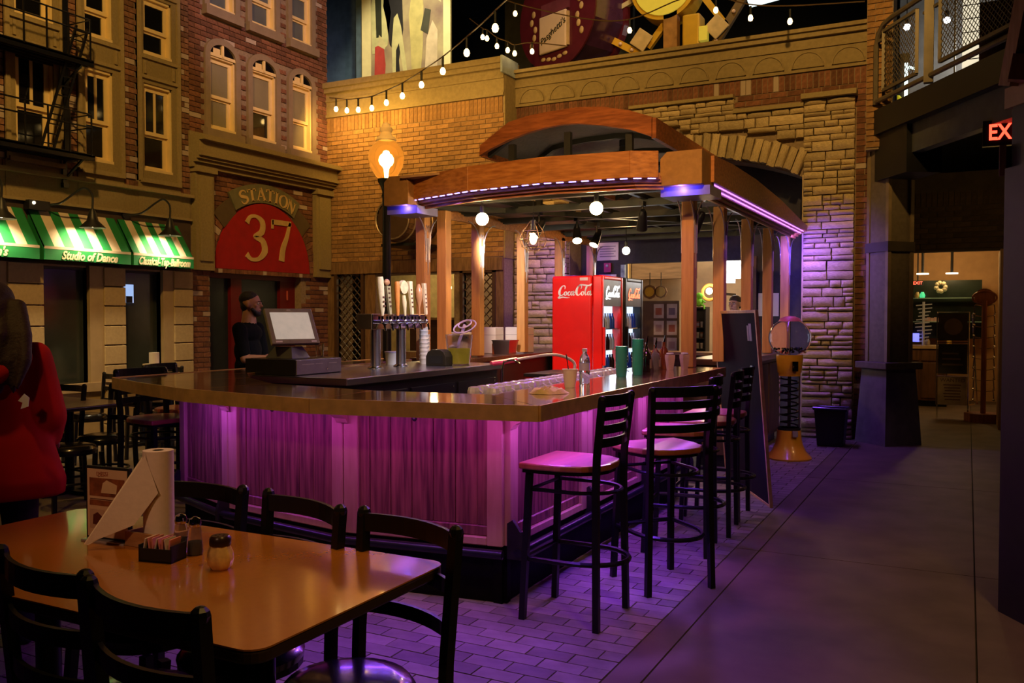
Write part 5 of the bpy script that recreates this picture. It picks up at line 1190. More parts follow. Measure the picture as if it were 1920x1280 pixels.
# ------------------------------------------------------------ striped awnings and their gooseneck lamps
M_grn = mat('awning_green', (.012, .21, .055), .7, var=.04); M_cnv = mat('awning_white', (.66, .56, .42), .75, var=.04); M_let = mat('awning_letter', (.72, .66, .45), .6)
def awning(y0, y1, words, lab, ns=8):
    o = empty('striped_awning', (FX, (y0+y1)/2, 2.07), label=lab, cat='awning', group='green striped awnings')
    zt, zf, zb, X0, X1 = 2.62, 2.215, 2.075, FX + .03, FX + .30; n = ns + 1; w = (y1 - y0) / n
    for k in range(n):
        a, b = y0 + k * w, y0 + (k + 1) * w
        MB().add([(X0, a, zt), (X0, b, zt), (X1, b, zf), (X1, a, zf), (X0, a, zt - .02), (X0, b, zt - .02), (X1 - .01, b, zf - .02), (X1 - .01, a, zf - .02)],
                 [(3,2,1,0),(4,5,6,7),(0,1,5,4),(2,3,7,6),(1,2,6,5),(3,0,4,7)]).build('stripe', M_grn if k % 2 == 0 else M_cnv, o, w=True)
    B(X1, X1 + .012, y0, y1, zf - .025, zf + .003).build('piping', M_cnv, o, w=True)
    B(X1, X1 + .010, y0, y1, zb, zf - .026).build('valance', M_grn, o, w=True)
    MB().add([(X0, y0, zt), (X1, y0, zf), (X1, y0, zb), (X0, y0, zb), (X0, y0 + .008, zt), (X1, y0 + .008, zf), (X1, y0 + .008, zb), (X0, y0 + .008, zb)], [(0,1,2,3),(7,6,5,4),(0,4,5,1),(1,5,6,2)]).build('side_cheek', M_grn, o, w=True)
    MB().add([(X0, y1, zt), (X1, y1, zf), (X1, y1, zb), (X0, y1, zb), (X0, y1 - .008, zt), (X1, y1 - .008, zf), (X1, y1 - .008, zb), (X0, y1 - .008, zb)], [(0,1,2,3),(7,6,5,4),(0,4,5,1),(1,5,6,2)]).build('side_cheek', M_grn, o, w=True)
    t = text(words, .125, (X1 + .013, (y0+y1)/2, (zb + zf) / 2 - .018), FACE_X, M_let, o, shear=.35, ext=.002, sx=.85 if len(words) < 18 else .66, offset=.004)
awning(4.80, 5.91, "Johnson's", "green striped awning reading Johnson's at the frame's edge")
awning(5.97, 7.04, 'Studio of Dance', 'green striped awning reading Studio of Dance')
awning(7.08, 7.97, 'Classical-Tap-Ballroom', 'green striped awning reading Classical Tap Ballroom', 8)
def goose(y, lab):
    o = empty('gooseneck_lamp', (FX, y, 2.62), label=lab, cat='lamp', group='gooseneck lamps over the awnings')
    MB().cone((.022, -.30, .06), (.05, -.30, .06), .055, n=14).build('wall_plate', M_black, o)
    MB().tube(crv([(.05, -.30, .06), (.2, -.22, .08), (.32, -.12, .20), (.39, -.06, .25), (.43, 0, .18), (.43, 0, .02)], 5), .012, 8).build('neck', M_black, o, smooth=True)
    MB().lathe([(.02, .03), (.035, 0), (.05, -.06), (.06, -.10), (.13, -.17), (.135, -.18), (.128, -.18), (.055, -.11), (.0, -.03)], 20, (.43, 0, 0)).build('shade', M_black, o, smooth=True)
    MB().ball((.43, 0, -.135), .035, 10, 8).build('bulb', emis('lamp_bulb_warm', (1, .78, .45), 18), o, smooth=True)
    lamp('gooseneck_light', 'SPOT', (FX + .43, y, 2.43), 42, (1, .76, .42), (FX + .12, y, 2.0), .05, spot=135, blend=.5)
goose(5.43, 'black gooseneck lamp over the awning at the frame edge'); goose(6.45, 'black gooseneck lamp over the Studio of Dance awning'); goose(7.50, 'black gooseneck lamp over the Classical Tap Ballroom awning')
o = empty('floodlight', (FX + .02, 6.05, 2.66), label='small black floodlight box above the Studio of Dance awning', cat='spotlight'); B(.0, .10, -.12, .12, -.05, .05).build('housing', M_black, o); MB().ball((.105, -.07, .02), .018, 8, 6).build('lens', emis('floodlet', (1, .8, .5), 3), o)

# ------------------------------------------------------------ fire escape
fe = empty('fire_escape', (FX, 5.2, 3.2), label='black iron fire escape with two landings and a slanting ladder', cat='fire escape')
XO = FX + .42
for zl in (3.22, 4.24):
    g = MB(); g.box(FX, XO, 3.6, 6.5, zl - .01, zl + .01)
    for k in range(4): g.box(FX + .1 * k, FX + .1 * k + .02, 3.6, 6.5, zl - .035, zl)
    g.box(XO - .02, XO, 3.6, 6.5, zl - .05, zl + .02); g.build('landing', M_iron, fe, w=True)
    for z in (zl + .45, zl + .31): MB().tube([(FX, 6.46, z), (XO, 6.46, z), (XO, 3.6, z)], .009, 6).build('rail', M_iron, fe, w=True)
    for y in (6.46, 6.2, 5.95, 5.7, 5.35, 5.0, 4.6): MB().bar((XO, y, zl), (XO, y, zl + .45), .014).build('baluster', M_iron, fe, w=True)
    for y in (6.40, 4.9):
        MB().bar((FX + .03, y, zl - .30), (FX + .03, y, zl + .02), .05).bar((FX + .03, y, zl - .24), (XO - .06, y, zl - .03), .022).bar((FX + .02, y, zl - .30), (FX + .08, y, zl - .30), .07, .05).build('bracket', M_iron, fe, w=True)
MB().bar((FX + .04, 6.42, 3.2), (FX + .04, 6.42, 7), .06).build('standpipe', M_iron, fe, w=True)
a = Vector((FX + .33, 6.36, 4.62)); b = Vector((FX + .33, 5.93, 3.24)); w_ = Vector((0, .14, 0))
MB().bar(a, b, .022).build('ladder_rail', M_iron, fe, w=True); MB().bar(a + w_, b + w_, .022).build('ladder_rail', M_iron, fe, w=True)
for k in range(13): p = a + (b - a) * (k + .5) / 13; MB().bar(p, p + w_, .012).build('rung', M_iron, fe, w=True)

# ------------------------------------------------------------ street lamp, barrel
sl = empty('street_lamp', (-6.06, 8.5, 0), label='old-style black lamp-post with amber acorn globe behind the bar', cat='street lamp')
MB().lathe([(.17, 0), (.17, .10), (.12, .16), (.10, .5), (.07, .6), (.052, .66), (.048, 2.86), (.06, 2.88), (.048, 2.92), (.06, 2.98), (.10, 3.05), (.10, 3.08), (0, 3.08)], 20).build('post', M_iron, sl, smooth=True)
MB().lathe([(.085, 3.08), (.13, 3.12), (.19, 3.22), (.21, 3.32), (.20, 3.40), (.15, 3.48), (.10, 3.52), (.075, 3.535)], 28).build('globe', mat('amber_globe', (1, .70, .33), .12, trans=.90, ior=1.05, var=.02, emit=(1, .42, .04), es=.10), sl, smooth=True)
MB().lathe([(.10, 3.52), (.12, 3.53), (.11, 3.56), (.075, 3.58), (.06, 3.62), (.075, 3.64), (.075, 3.67), (.05, 3.69), (.045, 3.72), (.0, 3.74)], 20).build('finial', mat('finial_amber', (.75, .50, .22), .4, emit=(1, .5, .1), es=.25), sl, smooth=True)
MB().lathe([(.02, 3.10), (.03, 3.2), (.05, 3.24), (.055, 3.34), (.03, 3.40), (0, 3.41)], 16).build('bulb', emis('street_bulb', (1, .72, .32), 25), sl, smooth=True)
lamp('street_light', 'POINT', (-6.06, 8.5, 3.3), 42, (1, .58, .14), size=.09)
br = empty('wine_barrel', (-7.12, 10.47, 2.83), label='wooden barrel with pale hoops mounted on the brown brick wall', cat='barrel')
n = 24; m = MB(); prof = [(.27, -.36), (.315, -.18), (.33, 0), (.315, .18), (.27, .36)]
for k in range(n):
    t0, t1 = 2*math.pi*k/n + .01, 2*math.pi*(k+1)/n - .01; vs = []
    for r, y in prof:
        for t in (t0, t1): vs.append((r*math.cos(t), y, r*math.sin(t)))
    s_ = MB().add(vs, [(2*i, 2*i+1, 2*i+3, 2*i+2) for i in range(4)]); s_.build('stave', M_oldwood, br)
MB().cone((0, -.33, 0), (0, .44, 0), .262, n=24).build('head', mat('barrel_dark', (.06, .03, .015), .7), br)
for y, r in ((-.35, .277), (-.22, .31), (.0, .334), (.20, .315)): MB().tube([(r*math.cos(t*math.pi/16), y, r*math.sin(t*math.pi/16)) for t in range(32)], .012, 5, True).build('hoop', mat('hoop_metal', (.38, .30, .2), .4, metal=.5), br, smooth=True)
B(-.3, .3, -.2, .45, -.36, -.325).build('bracket', M_iron, br)

# ------------------------------------------------------------ string lights
M_sb = emis('string_bulb', (1.0, .62, .20), 14)
def strand(name, pts, sag, sz, lab, cords, G):
    ts = [Vector(p) for p in pts]; c = empty(name, tuple(ts[0] + Vector((0, 0, .12))), label=lab, cat='string lights')
    m = MB(); m.tube(crv([tuple(Vector(p) + Vector((0, 0, sag))) for p in (cords or ts)], 5), .008, 6); m.build('cable', mat('string_cable', (.10, .06, .03), .4), c, w=True, smooth=True)
    for k, p in enumerate(ts):
        b = MB().lathe([(0, -sz * 1.2), (sz * .5, -sz * 1.0), (sz * .72, -sz * .4), (sz * .6, sz * .2), (sz * .3, sz * .6)], 12, tuple(p)).build('bulb', M_sb, c, w=True, smooth=True)
        MB().cone(tuple(p + Vector((0, 0, sz * .55))), tuple(p + Vector((0, 0, sag))), sz * .3, n=8).build('socket', M_cord, b, w=True)
s1 = [(-8.55, 10.7, 4.63), (-8.19, 10.5, 4.53), (-7.83, 10.3, 4.46), (-7.37, 10.0, 4.37), (-6.91, 9.7, 4.33), (-6.38, 9.3, 4.27), (-5.83, 8.9, 4.25), (-5.22, 8.4, 4.21), (-4.62, 7.9, 4.2), (-3.96, 7.3, 4.18)]
strand('string_lights', s1, .15, .045, 'strand of warm bulbs sagging across the brown brick wall', [(-8.85, 10.92, 4.72)] + s1 + [(-3.3, 6.7, 4.24), (-2.4, 5.6, 4.6), (-1.5, 4.5, 5.3)], 0)
s2 = [(-6.17, 11.0, 5.45), (-6.10, 11.0, 5.42), (-5.94, 11.0, 5.29), (-5.77, 11.0, 5.21), (-5.66, 11.0, 5.15), (-5.39, 11.0, 5.02 + .12)]
strand('string_lights', s2, .11, .042, 'short strand of bulbs crossing above the pale corner post of the parapet', [(-6.5, 11.2, 5.7)] + s2 + [(-4.9, 11.1, 5.05)], 0)
s3 = [(-5.6, 10.9, 5.66), (-3.9, 10.8, 5.11 + .04), (-2.79, 10.8, 5.23), (-2.37, 10.8, 5.07), (-1.91, 10.8, 4.96)]
strand('string_lights', s3, .13, .042, 'strand of spaced bulbs before the yellow ride, ending at the brick pier', [(-6.0, 10.9, 5.9), (-5.6, 10.9, 5.66), (-4.6, 10.9, 5.3), (-3.9, 10.8, 5.15), (-3.2, 10.8, 5.3), (-2.79, 10.8, 5.25), (-2.37, 10.8, 5.09), (-1.91, 10.8, 5.0), (-1.1, 10.9, 4.95)], 0)
lamp('string_glow', 'AREA', (-8.0, 10.35, 4.45), 24, (1, .58, .12), (-8.0, 10.95, 4.2), 1.4, sy=.1)
lamp('string_glow', 'AREA', (-6.4, 10.0, 4.5), 12, (1, .58, .14), (-6.4, 10.95, 4.4), 1.6, sy=.1)

# ------------------------------------------------------------ above the parapet: poster, ride, screen
po = empty('wall_poster', (-8.5, 12.5, 4.9), label='huge cream-bordered vintage stage poster on the upper wall', cat='poster')
B(-9.42, -7.62, 12.5, 12.54, 4.6, 8.2).build('sheet', mat('poster_cream', (.80, .72, .40), .6, var=.05), po, w=True)
B(-9.22, -7.76, 12.495, 12.4995, 4.6, 8.1).build('scene', mat('poster_dusk', (.20, .13, .11), .6, scale=1.6, var=.4, col2=(.52, .44, .24)), po, w=True)
def pf(nm, pts, c, d=.003): MB().prism([(-9.22 + x * 1.46, 4.9 + z * 2.2) for x, z in pts], 12.494 - d, 12.4945, 'y').build(nm, mat('poster_' + nm, c, .6, var=.12, scale=6), po, w=True)
pf('dark_coat', [(.18,.85),(.22,1.3),(.38,1.35),(.44,1.0),(.46,.65),(.40,.42),(.44,.1),(.36,.1),(.33,.5),(.27,.55),(.22,.75)], (.02, .018, .022))
pf('pale_trousers', [(.32,.12),(.30,.55),(.33,.75),(.38,.78),(.43,.68),(.52,.3),(.48,.25),(.40,.55),(.36,.5),(.35,.12)], (.62, .58, .30), .004)
pf('pale_jacket', [(.02,.5),(.0,.85),(.06,1.05),(.16,1.05),(.25,.92),(.29,.8),(.24,.55),(.14,.5)], (.60, .58, .30))
pf('dark_vest', [(.08,.62),(.06,.98),(.15,.98),(.16,.62)], (.03, .035, .02), .004)
pf('red_skirt', [(.05,.26),(.06,.55),(.18,.57),(.21,.4),(.19,.22)], (.50, .06, .05), .004)
pf('pale_hand', [(.10,.56),(.20,.52),(.22,.57),(.12,.64)], (.62, .55, .3), .005)
pf('straw_figure', [(.58,.28),(.56,.55),(.54,.75),(.60,1.0),(.70,1.0),(.74,.8),(.73,.5),(.70,.30)], (.58, .50, .20))
pf('dark_hair', [(.70,.62),(.76,.78),(.84,.76),(.80,.58)], (.06, .06, .04), .004)
pf('pale_dress', [(.74,.15),(.78,.55),(.86,.68),(.93,.6),(.92,.2)], (.68, .55, .38))
pf('pale_smoke', [(.66,1.0),(.78,1.2),(.95,1.1),(.98,.8),(.88,.85),(.78,.9)], (.60, .54, .32))
pf('red_letter', [(.82,1.05),(.80,1.5),(.86,1.5),(.88,1.05)], (.45, .10, .05), .005); pf('red_letter', [(.91,1.0),(.90,1.5),(.95,1.5),(.95,1.0)], (.45, .10, .05), .005)
lamp('poster_light', 'SPOT', (-7.4, 10.2, 7.6), 520, (1, .88, .55), (-8.5, 12.5, 5.6), .1, spot=60)
B(-11.4, -10.1, 13.2, 13.3, 4, 9).build('wall_blue', mat('blue_gray_wall', (.10, .16, .22), .8), kind='structure'); B(-9.62, -9.46, 12.6, 12.7, 4, 9).build('trim_12', mat('blue_gray_wall', (.10, .16, .22), .8), kind='structure')
lamp('blue_wash', 'SPOT', (-9.9, 11.6, 4.7), 26, (.35, .62, 1), (-10.6, 13.2, 5.4), .1, spot=90)
B(-7.4, -5.0, 14.0, 14.1, 4, 9).build('wall_upper_dark', mat('upper_brown', (.06, .055, .04), .8), kind='structure')
gn = empty('ride_gondola', (-5.6, 12.3, 6.05), R(-22), 'purple drum-shaped ride car with gold scrolls and a white name board', 'ride car')
M_pp = mat('gondola_purple', (.10, .012, .025), .3, var=.1); M_gd = mat('gold_scroll', (.62, .45, .22), .5)
MB().cone((0, 0, 0), (0, .62, 0), .80, n=12).build('drum', mat('drum_gloss', (.09, .03, .09), .15, metal=.3, coat=1), gn)
MB().cone((0, -.03, 0), (0, 0, 0), .83, n=36).build('face', M_pp, gn); MB().cone((0, .62, 0), (0, .72, 0), .83, n=36).build('back_rim', M_pp, gn)
B(-.33, .26, -.08, -.035, -.55, .02).build('name_board', mat('board_white', (.70, .55, .42), .5, var=.03), gn, bevel=.02); B(.27, .30, -.07, -.032, -.52, -.02).build('board_edge', M_gd, gn)
B(-.30, .30, -.06, -.031, .03, .20).build('hatch', mat('hatch_purple', (.16, .04, .07), .4), gn)
t = text("Pasghetti's", .142, (0, 0, 0), (R(90), R(-24), 0), mat('ink_green', (.015, .02, .012), .5), gn, shear=.3, ext=.003); t.location = (-.02, -.085, -.26)
for sx_ in (-1, 1):
    for k in range(5): MB().ball((sx_ * (.50 + .05 * math.sin(k * 2)), -.034, .12 - k * .12), .055, 8, 6, (.8, .25, 1)).build('scroll', M_gd, gn, smooth=True)
for k in range(5): MB().ball((-.28 + k * .12, -.034, -.66 + .02 * abs(k - 2)), .045, 8, 6, (1.2, .25, .7)).build('scroll', M_gd, gn, smooth=True)
lamp('gondola_light', 'SPOT', (-4.4, 10.2, 8.2), 120, (1, .72, .62), (-5.5, 12.3, 5.9), .1, spot=40)
rd = empty('carnival_wheel', (-4.0, 12.6, 5.0), label='yellow carnival wheel hub with bulb-studded arms above the parapet', cat='amusement ride')
M_yel = mat('ride_yellow', (.62, .36, .03), .35, var=.06); M_yell = mat('ride_lamp_yellow', (.55, .42, .05), .3, var=.05, emit=(1, .78, .08), es=.28); M_orn = mat('ride_orange', (.42, .20, .05), .5, var=.2)
MB().cone((-3.98, 12.45, 6.28), (-3.98, 12.85, 6.28), .50, n=40).build('hub', M_yel, rd, w=True); MB().cone((-3.98, 12.43, 6.28), (-3.98, 12.449, 6.28), .44, n=40).build('hub_face', M_yell, rd, w=True)
for p0, p1, w_, mt, nb_ in (((-4.95, 5.72), (-4.40, 5.38), .10, M_yel, 3), ((-4.26, 5.45), (-3.94, 5.83), .09, M_yel, 0), ((-3.46, 6.1), (-3.10, 5.60), .09, M_yel, 0), ((-3.30, 5.30), (-2.80, 6.05), .11, mat('ride_bronze', (.16, .10, .04), .4), 4), ((-4.9, 6.02), (-4.3, 6.25), .07, mat('ride_cream', (.6, .5, .3), .4), 0)):
    a = MB().bar((p0[0], 12.6, p0[1]), (p1[0], 12.6, p1[1]), w_, .08, up=(0, 1, 0)).build('arm', mt, rd, w=True)
    for k in range(nb_): f = (k + .5) / nb_; MB().ball((p0[0] + (p1[0]-p0[0])*f, 12.54, p0[1] + (p1[1]-p0[1])*f), .028, 8, 6).build('arm_bulb', mat('frosted_bulb', (.8, .55, .45), .3), a, w=True)
for c, r_ in (((-4.33, 5.55), 38), ((-3.22, 5.58), 48)): MB().ob((c[0], 12.5, c[1]), (.26, .03, .26), (0, R(r_), 0)).build('plate', mat('ride_plate', (.66, .48, .25), .4), rd, w=True, bevel=.01)
B(-3.98, -3.78, 12.45, 12.6, 4.9, 5.95).build('leg', M_orn, rd, w=True); B(-3.72, -3.46, 12.5, 12.8, 4.9, 5.82).build('leg', M_yel, rd, w=True, bevel=.03); MB().ob((-3.40, 12.5, 5.50), (.12, .1, .2)).build('lit_box', M_yell, rd, w=True)
lamp('ride_light', 'SPOT', (-3.2, 10.6, 8.0), 150, (1, .82, .45), (-3.9, 12.6, 5.8), .1, spot=50)
sn = empty('hanging_screen', (-2.7, 13.5, 6.3), label='glowing pale screen corner at the top edge above the ride', cat='screen')
MB().prism([(-3.12, 6.55), (-2.98, 6.13), (-2.44, 6.19), (-2.30, 6.55)], 13.5, 13.56, 'y').build('panel', emis('screen_glow', (.75, 1, .98), 1.8), sn, w=True)
# balcony-level things
for k, (x, z, lab) in enumerate(((-.81, 5.5, 'small white light on the upper floor behind the first mesh panel'), (-.31, 5.52, 'small white light on the upper floor behind the second mesh panel'))):
    o = empty('ceiling_spot', (x, 13.5, z), label=lab, cat='light', group='white lights behind the railing'); MB().ball((0, 0, 0), .045, 10, 8).build('bulb', emis('white_spot', (.95, .95, 1), 22), o, smooth=True); MB().cone((0, 0, .03), (0, 0, .12), .03, n=8).cone((0, 0, .12), (0, 0, 1.5), .006, n=5).build('holder', M_black, o)
o = empty('lit_showcase', (-.02, 13.5, 4.1), label='tall glowing white column case beside the red banner upstairs', cat='display case'); B(-.10, .10, -.1, .1, -.2, 1.9).build('glow_panel', emis('case_glow', (1, .88, .62), .9), o); B(.11, .135, -.1, .1, -.2, 1.4).build('neon_edge', emis('neon_blue', (.25, .45, 1), 2.5), o); B(-.20, -.18, -.1, .1, -.2, 1.9).build('rail', mat('pale_rail', (.5, .45, .35), .4), o)
for k in range(9): B(-.10, .10, -.105, -.101, .1 + k * .18, .112 + k * .18).build('tier', M_black, o)
bn2 = empty('hanging_banner', (.50, 13.4, 4.6), label='dark red banner with ELVIS lettering beyond the balcony mesh', cat='banner'); B(-.42, .62, -.02, .02, 0, 1.05).build('cloth', mat('banner_maroon', (.06, .012, .01), .7), bn2)
text('ELVIS', .20, (0, 0, 0), FACE_Y, mat('banner_letter', (.28, .17, .12), .6), bn2, ext=.004).location = (.12, -.026, .84)
B(.16, .40, -.05, -.021, .1, .62).build('portrait_panel', mat('panel_gray', (.12, .11, .10), .5), bn2); MB().tube([(.12, -.06, .02), (.20, -.06, .22), (.36, -.06, .30)], .025, 6).build('guitar_curve', mat('pale_curve', (.5, .4, .33), .4), bn2)
o = empty('neon_figure', (-.86, 13.3, 4.1), label='white neon tube and yellow figure at the left end of the balcony', cat='neon sign'); MB().cone((.06, 0, 0), (.06, 0, .85), .022, n=8).cone((.06, 0, .80), (.18, 0, .76), .018, n=8).build('tube', emis('neon_white', (.75, 1, .9), 2.6), o); MB().lathe([(0, 0), (.10, .02), (.08, .14), (.03, .18), (.09, .24), (.10, .36), (.05, .42), (0, .43)], 12, (-.07, 0, 0), 1, .4).build('yellow_shape', mat('neon_yellow', (.7, .55, .02), .4, emit=(1, .8, .02), es=.35), o, smooth=True); B(-.15, .1, .05, .08, -.1, 1.0).build('back_panel', M_black, o)
lamp('upper_wall_fill', 'POINT', (.2, 14.2, 5.2), 80, (1, .95, .85), size=.2)  # fill added so the grey upper wall is visible

# ------------------------------------------------------------ near right: timber post, cap, dark column, exit sign
C0 = Vector((.15, 4.99, 0))
def rb_(u0, u1, v0, v1, z0, z1, s=1.): 
    m = MB(); vs = []
    for z, g in ((z0, 1), (z1, s)):
        for u, v in ((u0, v0), (u1, v0), (u1, v1), (u0, v1)): p = C0 + D * u + NB * v; vs.append((p.x, p.y, z))
    return m.add(vs, [(3,2,1,0),(4,5,6,7),(0,1,5,4),(1,2,6,5),(2,3,7,6),(3,0,4,7)])
rb_(0, 1.4, 0, .6, 0, 2.20).build('column_2', mat('charcoal_column', (.016, .016, .018), .6, var=.2), kind='structure')
rb_(.0, 1.4, .035, .6, 2.201, 2.499).build('column_3', mat('charcoal_column', (.016, .016, .018), .6, var=.2), kind='structure')
rb_(-.04, 1.4, .02, .62, 2.50, 2.60).build('trim_13', mat('pale_cap', (.42, .30, .16), .6), kind='structure')
tp = empty('timber_bracket', (.2, 4.95, 2.6), label='pale timber strut standing on the cap of the black column', cat='bracket'); M_tb = wood('timber', (.36, .22, .12), (.22, .12, .06), (6, 6, 1), .6)
pa = C0 + D * .02; pb = C0 + D * .40
MB().bar((pa.x, pa.y, 2.6), (pb.x, pb.y, 3.9), .05, .09).build('strut', M_tb, tp, w=True); pa2 = C0 + D * .10; MB().bar((pa2.x, pa2.y, 2.6), (pa2.x + .02, pa2.y, 2.72), .10, .08).build('foot', M_tb, tp, w=True)
q_ = C0 + D * -.035; MB().bar((q_.x + .01, q_.y, 2.17), (q_.x + .01, q_.y, 2.32), .03).build('drop_peg', M_tb, tp, w=True)
ex = empty('exit_sign', (.285, 9.35, 3.05), R(2), 'red glowing EXIT sign half hidden by the black column', 'sign')
B(-.19, .22, -.03, .03, 0, .235).build('housing', M_black, ex); M_ex = emis('exit_red', (1, .045, .02), 5)
text('EXIT', .20, (0, 0, 0), FACE_Y, M_ex, ex, ext=.003, sx=.78, offset=.004).location = (.015, -.034, .118)
MB().cone((0, 0, .235), (0, 0, .72), .012, n=8).build('stem', M_black, ex)

# ------------------------------------------------------------ gumball machine, board, bin
gm = empty('gumball_machine', (-1.64, 9.42, 0), label='tall yellow spiral gumball machine with clear globe by the stone pier', cat='gumball machine')
M_gy = mat('machine_yellow', (.80, .38, .02), .28, var=.05, coat=.5)
MB().lathe([(.225, 0), (.23, .015), (.215, .035), (.17, .08), (.14, .15), (.125, .22), (.12, .30), (0, .30)], 28).build('base', M_gy, gm, smooth=True)
MB().lathe([(.115, .30), (.115, .325), (.10, .325)], 24).build('collar', M_black, gm); M_acr = mat('acrylic', (.95, .93, .97), .05, trans=1., ior=1.04, var=.01)
MB().lathe([(.105, .325), (.105, .86)], 24).build('tube', M_acr, gm, smooth=True)
MB().tube([(.085 * math.cos(t * .5), .085 * math.sin(t * .5), .34 + t * .006) for t in range(84)], .009, 5).build('spiral_track', mat('spiral_clear', (.8, .75, .85), .2), gm, smooth=True); MB().cone((0, 0, .325), (0, 0, .86), .016, n=10).build('center_rod', mat('rod_gray', (.4, .38, .45), .3, metal=.6), gm, smooth=True)
MB().lathe([(.11, .86), (.11, .885), (.12, .90), (.135, 1.06), (.135, 1.08), (0, 1.08)], 28).build('head_body', M_gy, gm, smooth=True)
MB().ball((0, 0, 1.255), .215, 28, 18, (1, 1, .93)).build('globe', mat('globe_acrylic', (.97, .95, 1), .02, trans=1., ior=1.03, var=.01, coat=.5), gm, smooth=True)
MB().lathe([(.115, 1.425), (.10, 1.455), (.05, 1.475), (0, 1.48)], 20).build('lid', mat('lid_red', (.55, .13, .13), .35), gm, smooth=True)
MB().cone((0, 0, 1.08), (0, 0, 1.42), .008, n=6).build('globe_rod', M_chrome, gm)
MB().ob((.075, -.125, .965), (.06, .03, .10), (0, 0, R(25))).cone((.085, -.15, .965), (.09, -.175, .965), .022, n=12).ob((.09, -.18, .965), (.035, .01, .01), (0, 0, R(25))).build('coin_mechanism', M_chrome, gm); MB().ob((.08, -.11, .27), (.05, .03, .06), (0, 0, R(25))).build('chute', mat('chute_gray', (.35, .3, .3), .4), gm)
rg_ = random.Random(5)
for k in range(60):
    t = rg_.uniform(0, 6.28); r = rg_.uniform(.03, .16); MB().ball((r * math.cos(t), r * math.sin(t), 1.105 + rg_.uniform(0, .05)), .012, 6, 4).build('gumball', mat('gum_%d' % (k % 4), [(.7, .1, .1), (.75, .6, .1), (.15, .2, .6), (.6, .58, .55)][k % 4], .3), gm)
cb = empty('chalkboard', (-1.32, 6.91, 0), label='wide dark chalkboard with thin wooden frame leaning beside the stools', cat='board')
b0 = Vector((-1.32, 6.91, 0)); b1 = b0 + Vector((-.46, .888, 0)) * 1.42; up_ = Vector((-.115, -.05, 1.525)); un = (b1 - b0).normalized(); nn = un.cross(up_).normalized(); 
if nn.x > 0: nn = -nn
def slab(a0, a1, h0, h1, d0, d1, nm, mt):
    vs = []
    for d in (d0, d1):
        for u, h in ((a0, h0), (a1, h0), (a1, h1), (a0, h1)): vs.append(tuple(b0 + (b1 - b0) * u + up_ * h + nn * d))
    return MB().add(vs, [(3,2,1,0),(4,5,6,7),(0,1,5,4),(1,2,6,5),(2,3,7,6),(3,0,4,7)]).build(nm, mt, cb, w=True)
slab(.02, .98, .012, .985, .0, .014, 'slate', mat('slate_purple', (.016, .006, .030), .7, spec=.05, var=.2, scale=2))
M_frm = wood('frame_oak', (.62, .38, .2), (.5, .28, .14), (4, 4, 4), .5)
for q in ((0, .02, 0, 1), (.98, 1, 0, 1), (.02, .98, 0, .012), (.02, .98, .985, 1)): slab(q[0], q[1], q[2], q[3], -.004, .020, 'frame_edge', M_frm)
slab(.12, .17, .84, .93, .0145, .016, 'tape', mat('tape_lilac', (.5, .4, .55), .5)); slab(.18, .21, .84, .92, .0145, .016, 'tape', mat('tape_lilac', (.5, .4, .55), .5))
tc = empty('trash_can', (-1.38, 10.62, 0), label='low black trash can with bag at the foot of the stone pier', cat='trash can')
frus(MB(), (0, 0), (.14, .12), 0, (0, 0), (.17, .15), .42).build('bin', M_black, tc, bevel=.01); MB().tube([(.175, .155, .42), (-.175, .155, .42), (-.175, -.155, .43), (.175, -.155, .42)], .018, 6, True).build('bag_rim', mat('bag_black', (.02, .02, .03), .2), tc); MB().lathe([(.14, .40), (.10, .41), (0, .36)], 14).build('bag', mat('bag_black', (.02, .02, .03), .2), tc)
# notices on the dark wall
def notice(x0, x1, z0, z1, lab, lines=0, y=11.70, col=(.72, .66, .70)):
    o = empty('paper_notice', ((x0+x1)/2, y, z0), label=lab, cat='notice', group='paper notices on the dark wall'); B(x0, x1, y, y + .006, z0, z1).build('sheet', mat('notice_paper', col, .6, var=.02), o, w=True)
    for k in range(lines): B(x0 + .04, x1 - .04 - .03 * (k % 2), y - .001, y - .0002, z1 - .06 - k * .035, z1 - .048 - k * .035).build('print_line', mat('print_gray', (.25, .22, .3), .6), o, w=True)
notice(-4.70, -4.38, 2.27, 2.52, 'printed notice with lines of text above the red alarm box', 5); notice(-4.67, -4.41, 2.0, 2.07, 'blank paper slip below the red alarm box'); notice(-2.44, -2.18, 1.48, 1.78, 'blank white sheet taped beside the shop doorway, behind two posts')
o = empty('alarm_box', (-4.53, 11.70, 2.1), label='small red alarm box on the dark wall between two notices', cat='fire alarm'); B(-.05, .05, -.04, .0, .0, .13).build('box', mat('alarm_red', (.5, .01, .02), .4), o); MB().ball((0, -.045, .09), .022, 8, 6).build('strobe', mat('strobe', (.8, .8, .85), .2), o)
fr_ = B(-4.33, -4.27, 11.66, 11.70, 1.6, 2.2).build('door_poster', mat('pale_blue_poster', (.4, .55, .6), .5, scale=8, var=.3)); tag(fr_, 'narrow pale blue poster on the left edge of the shop doorway', 'poster')

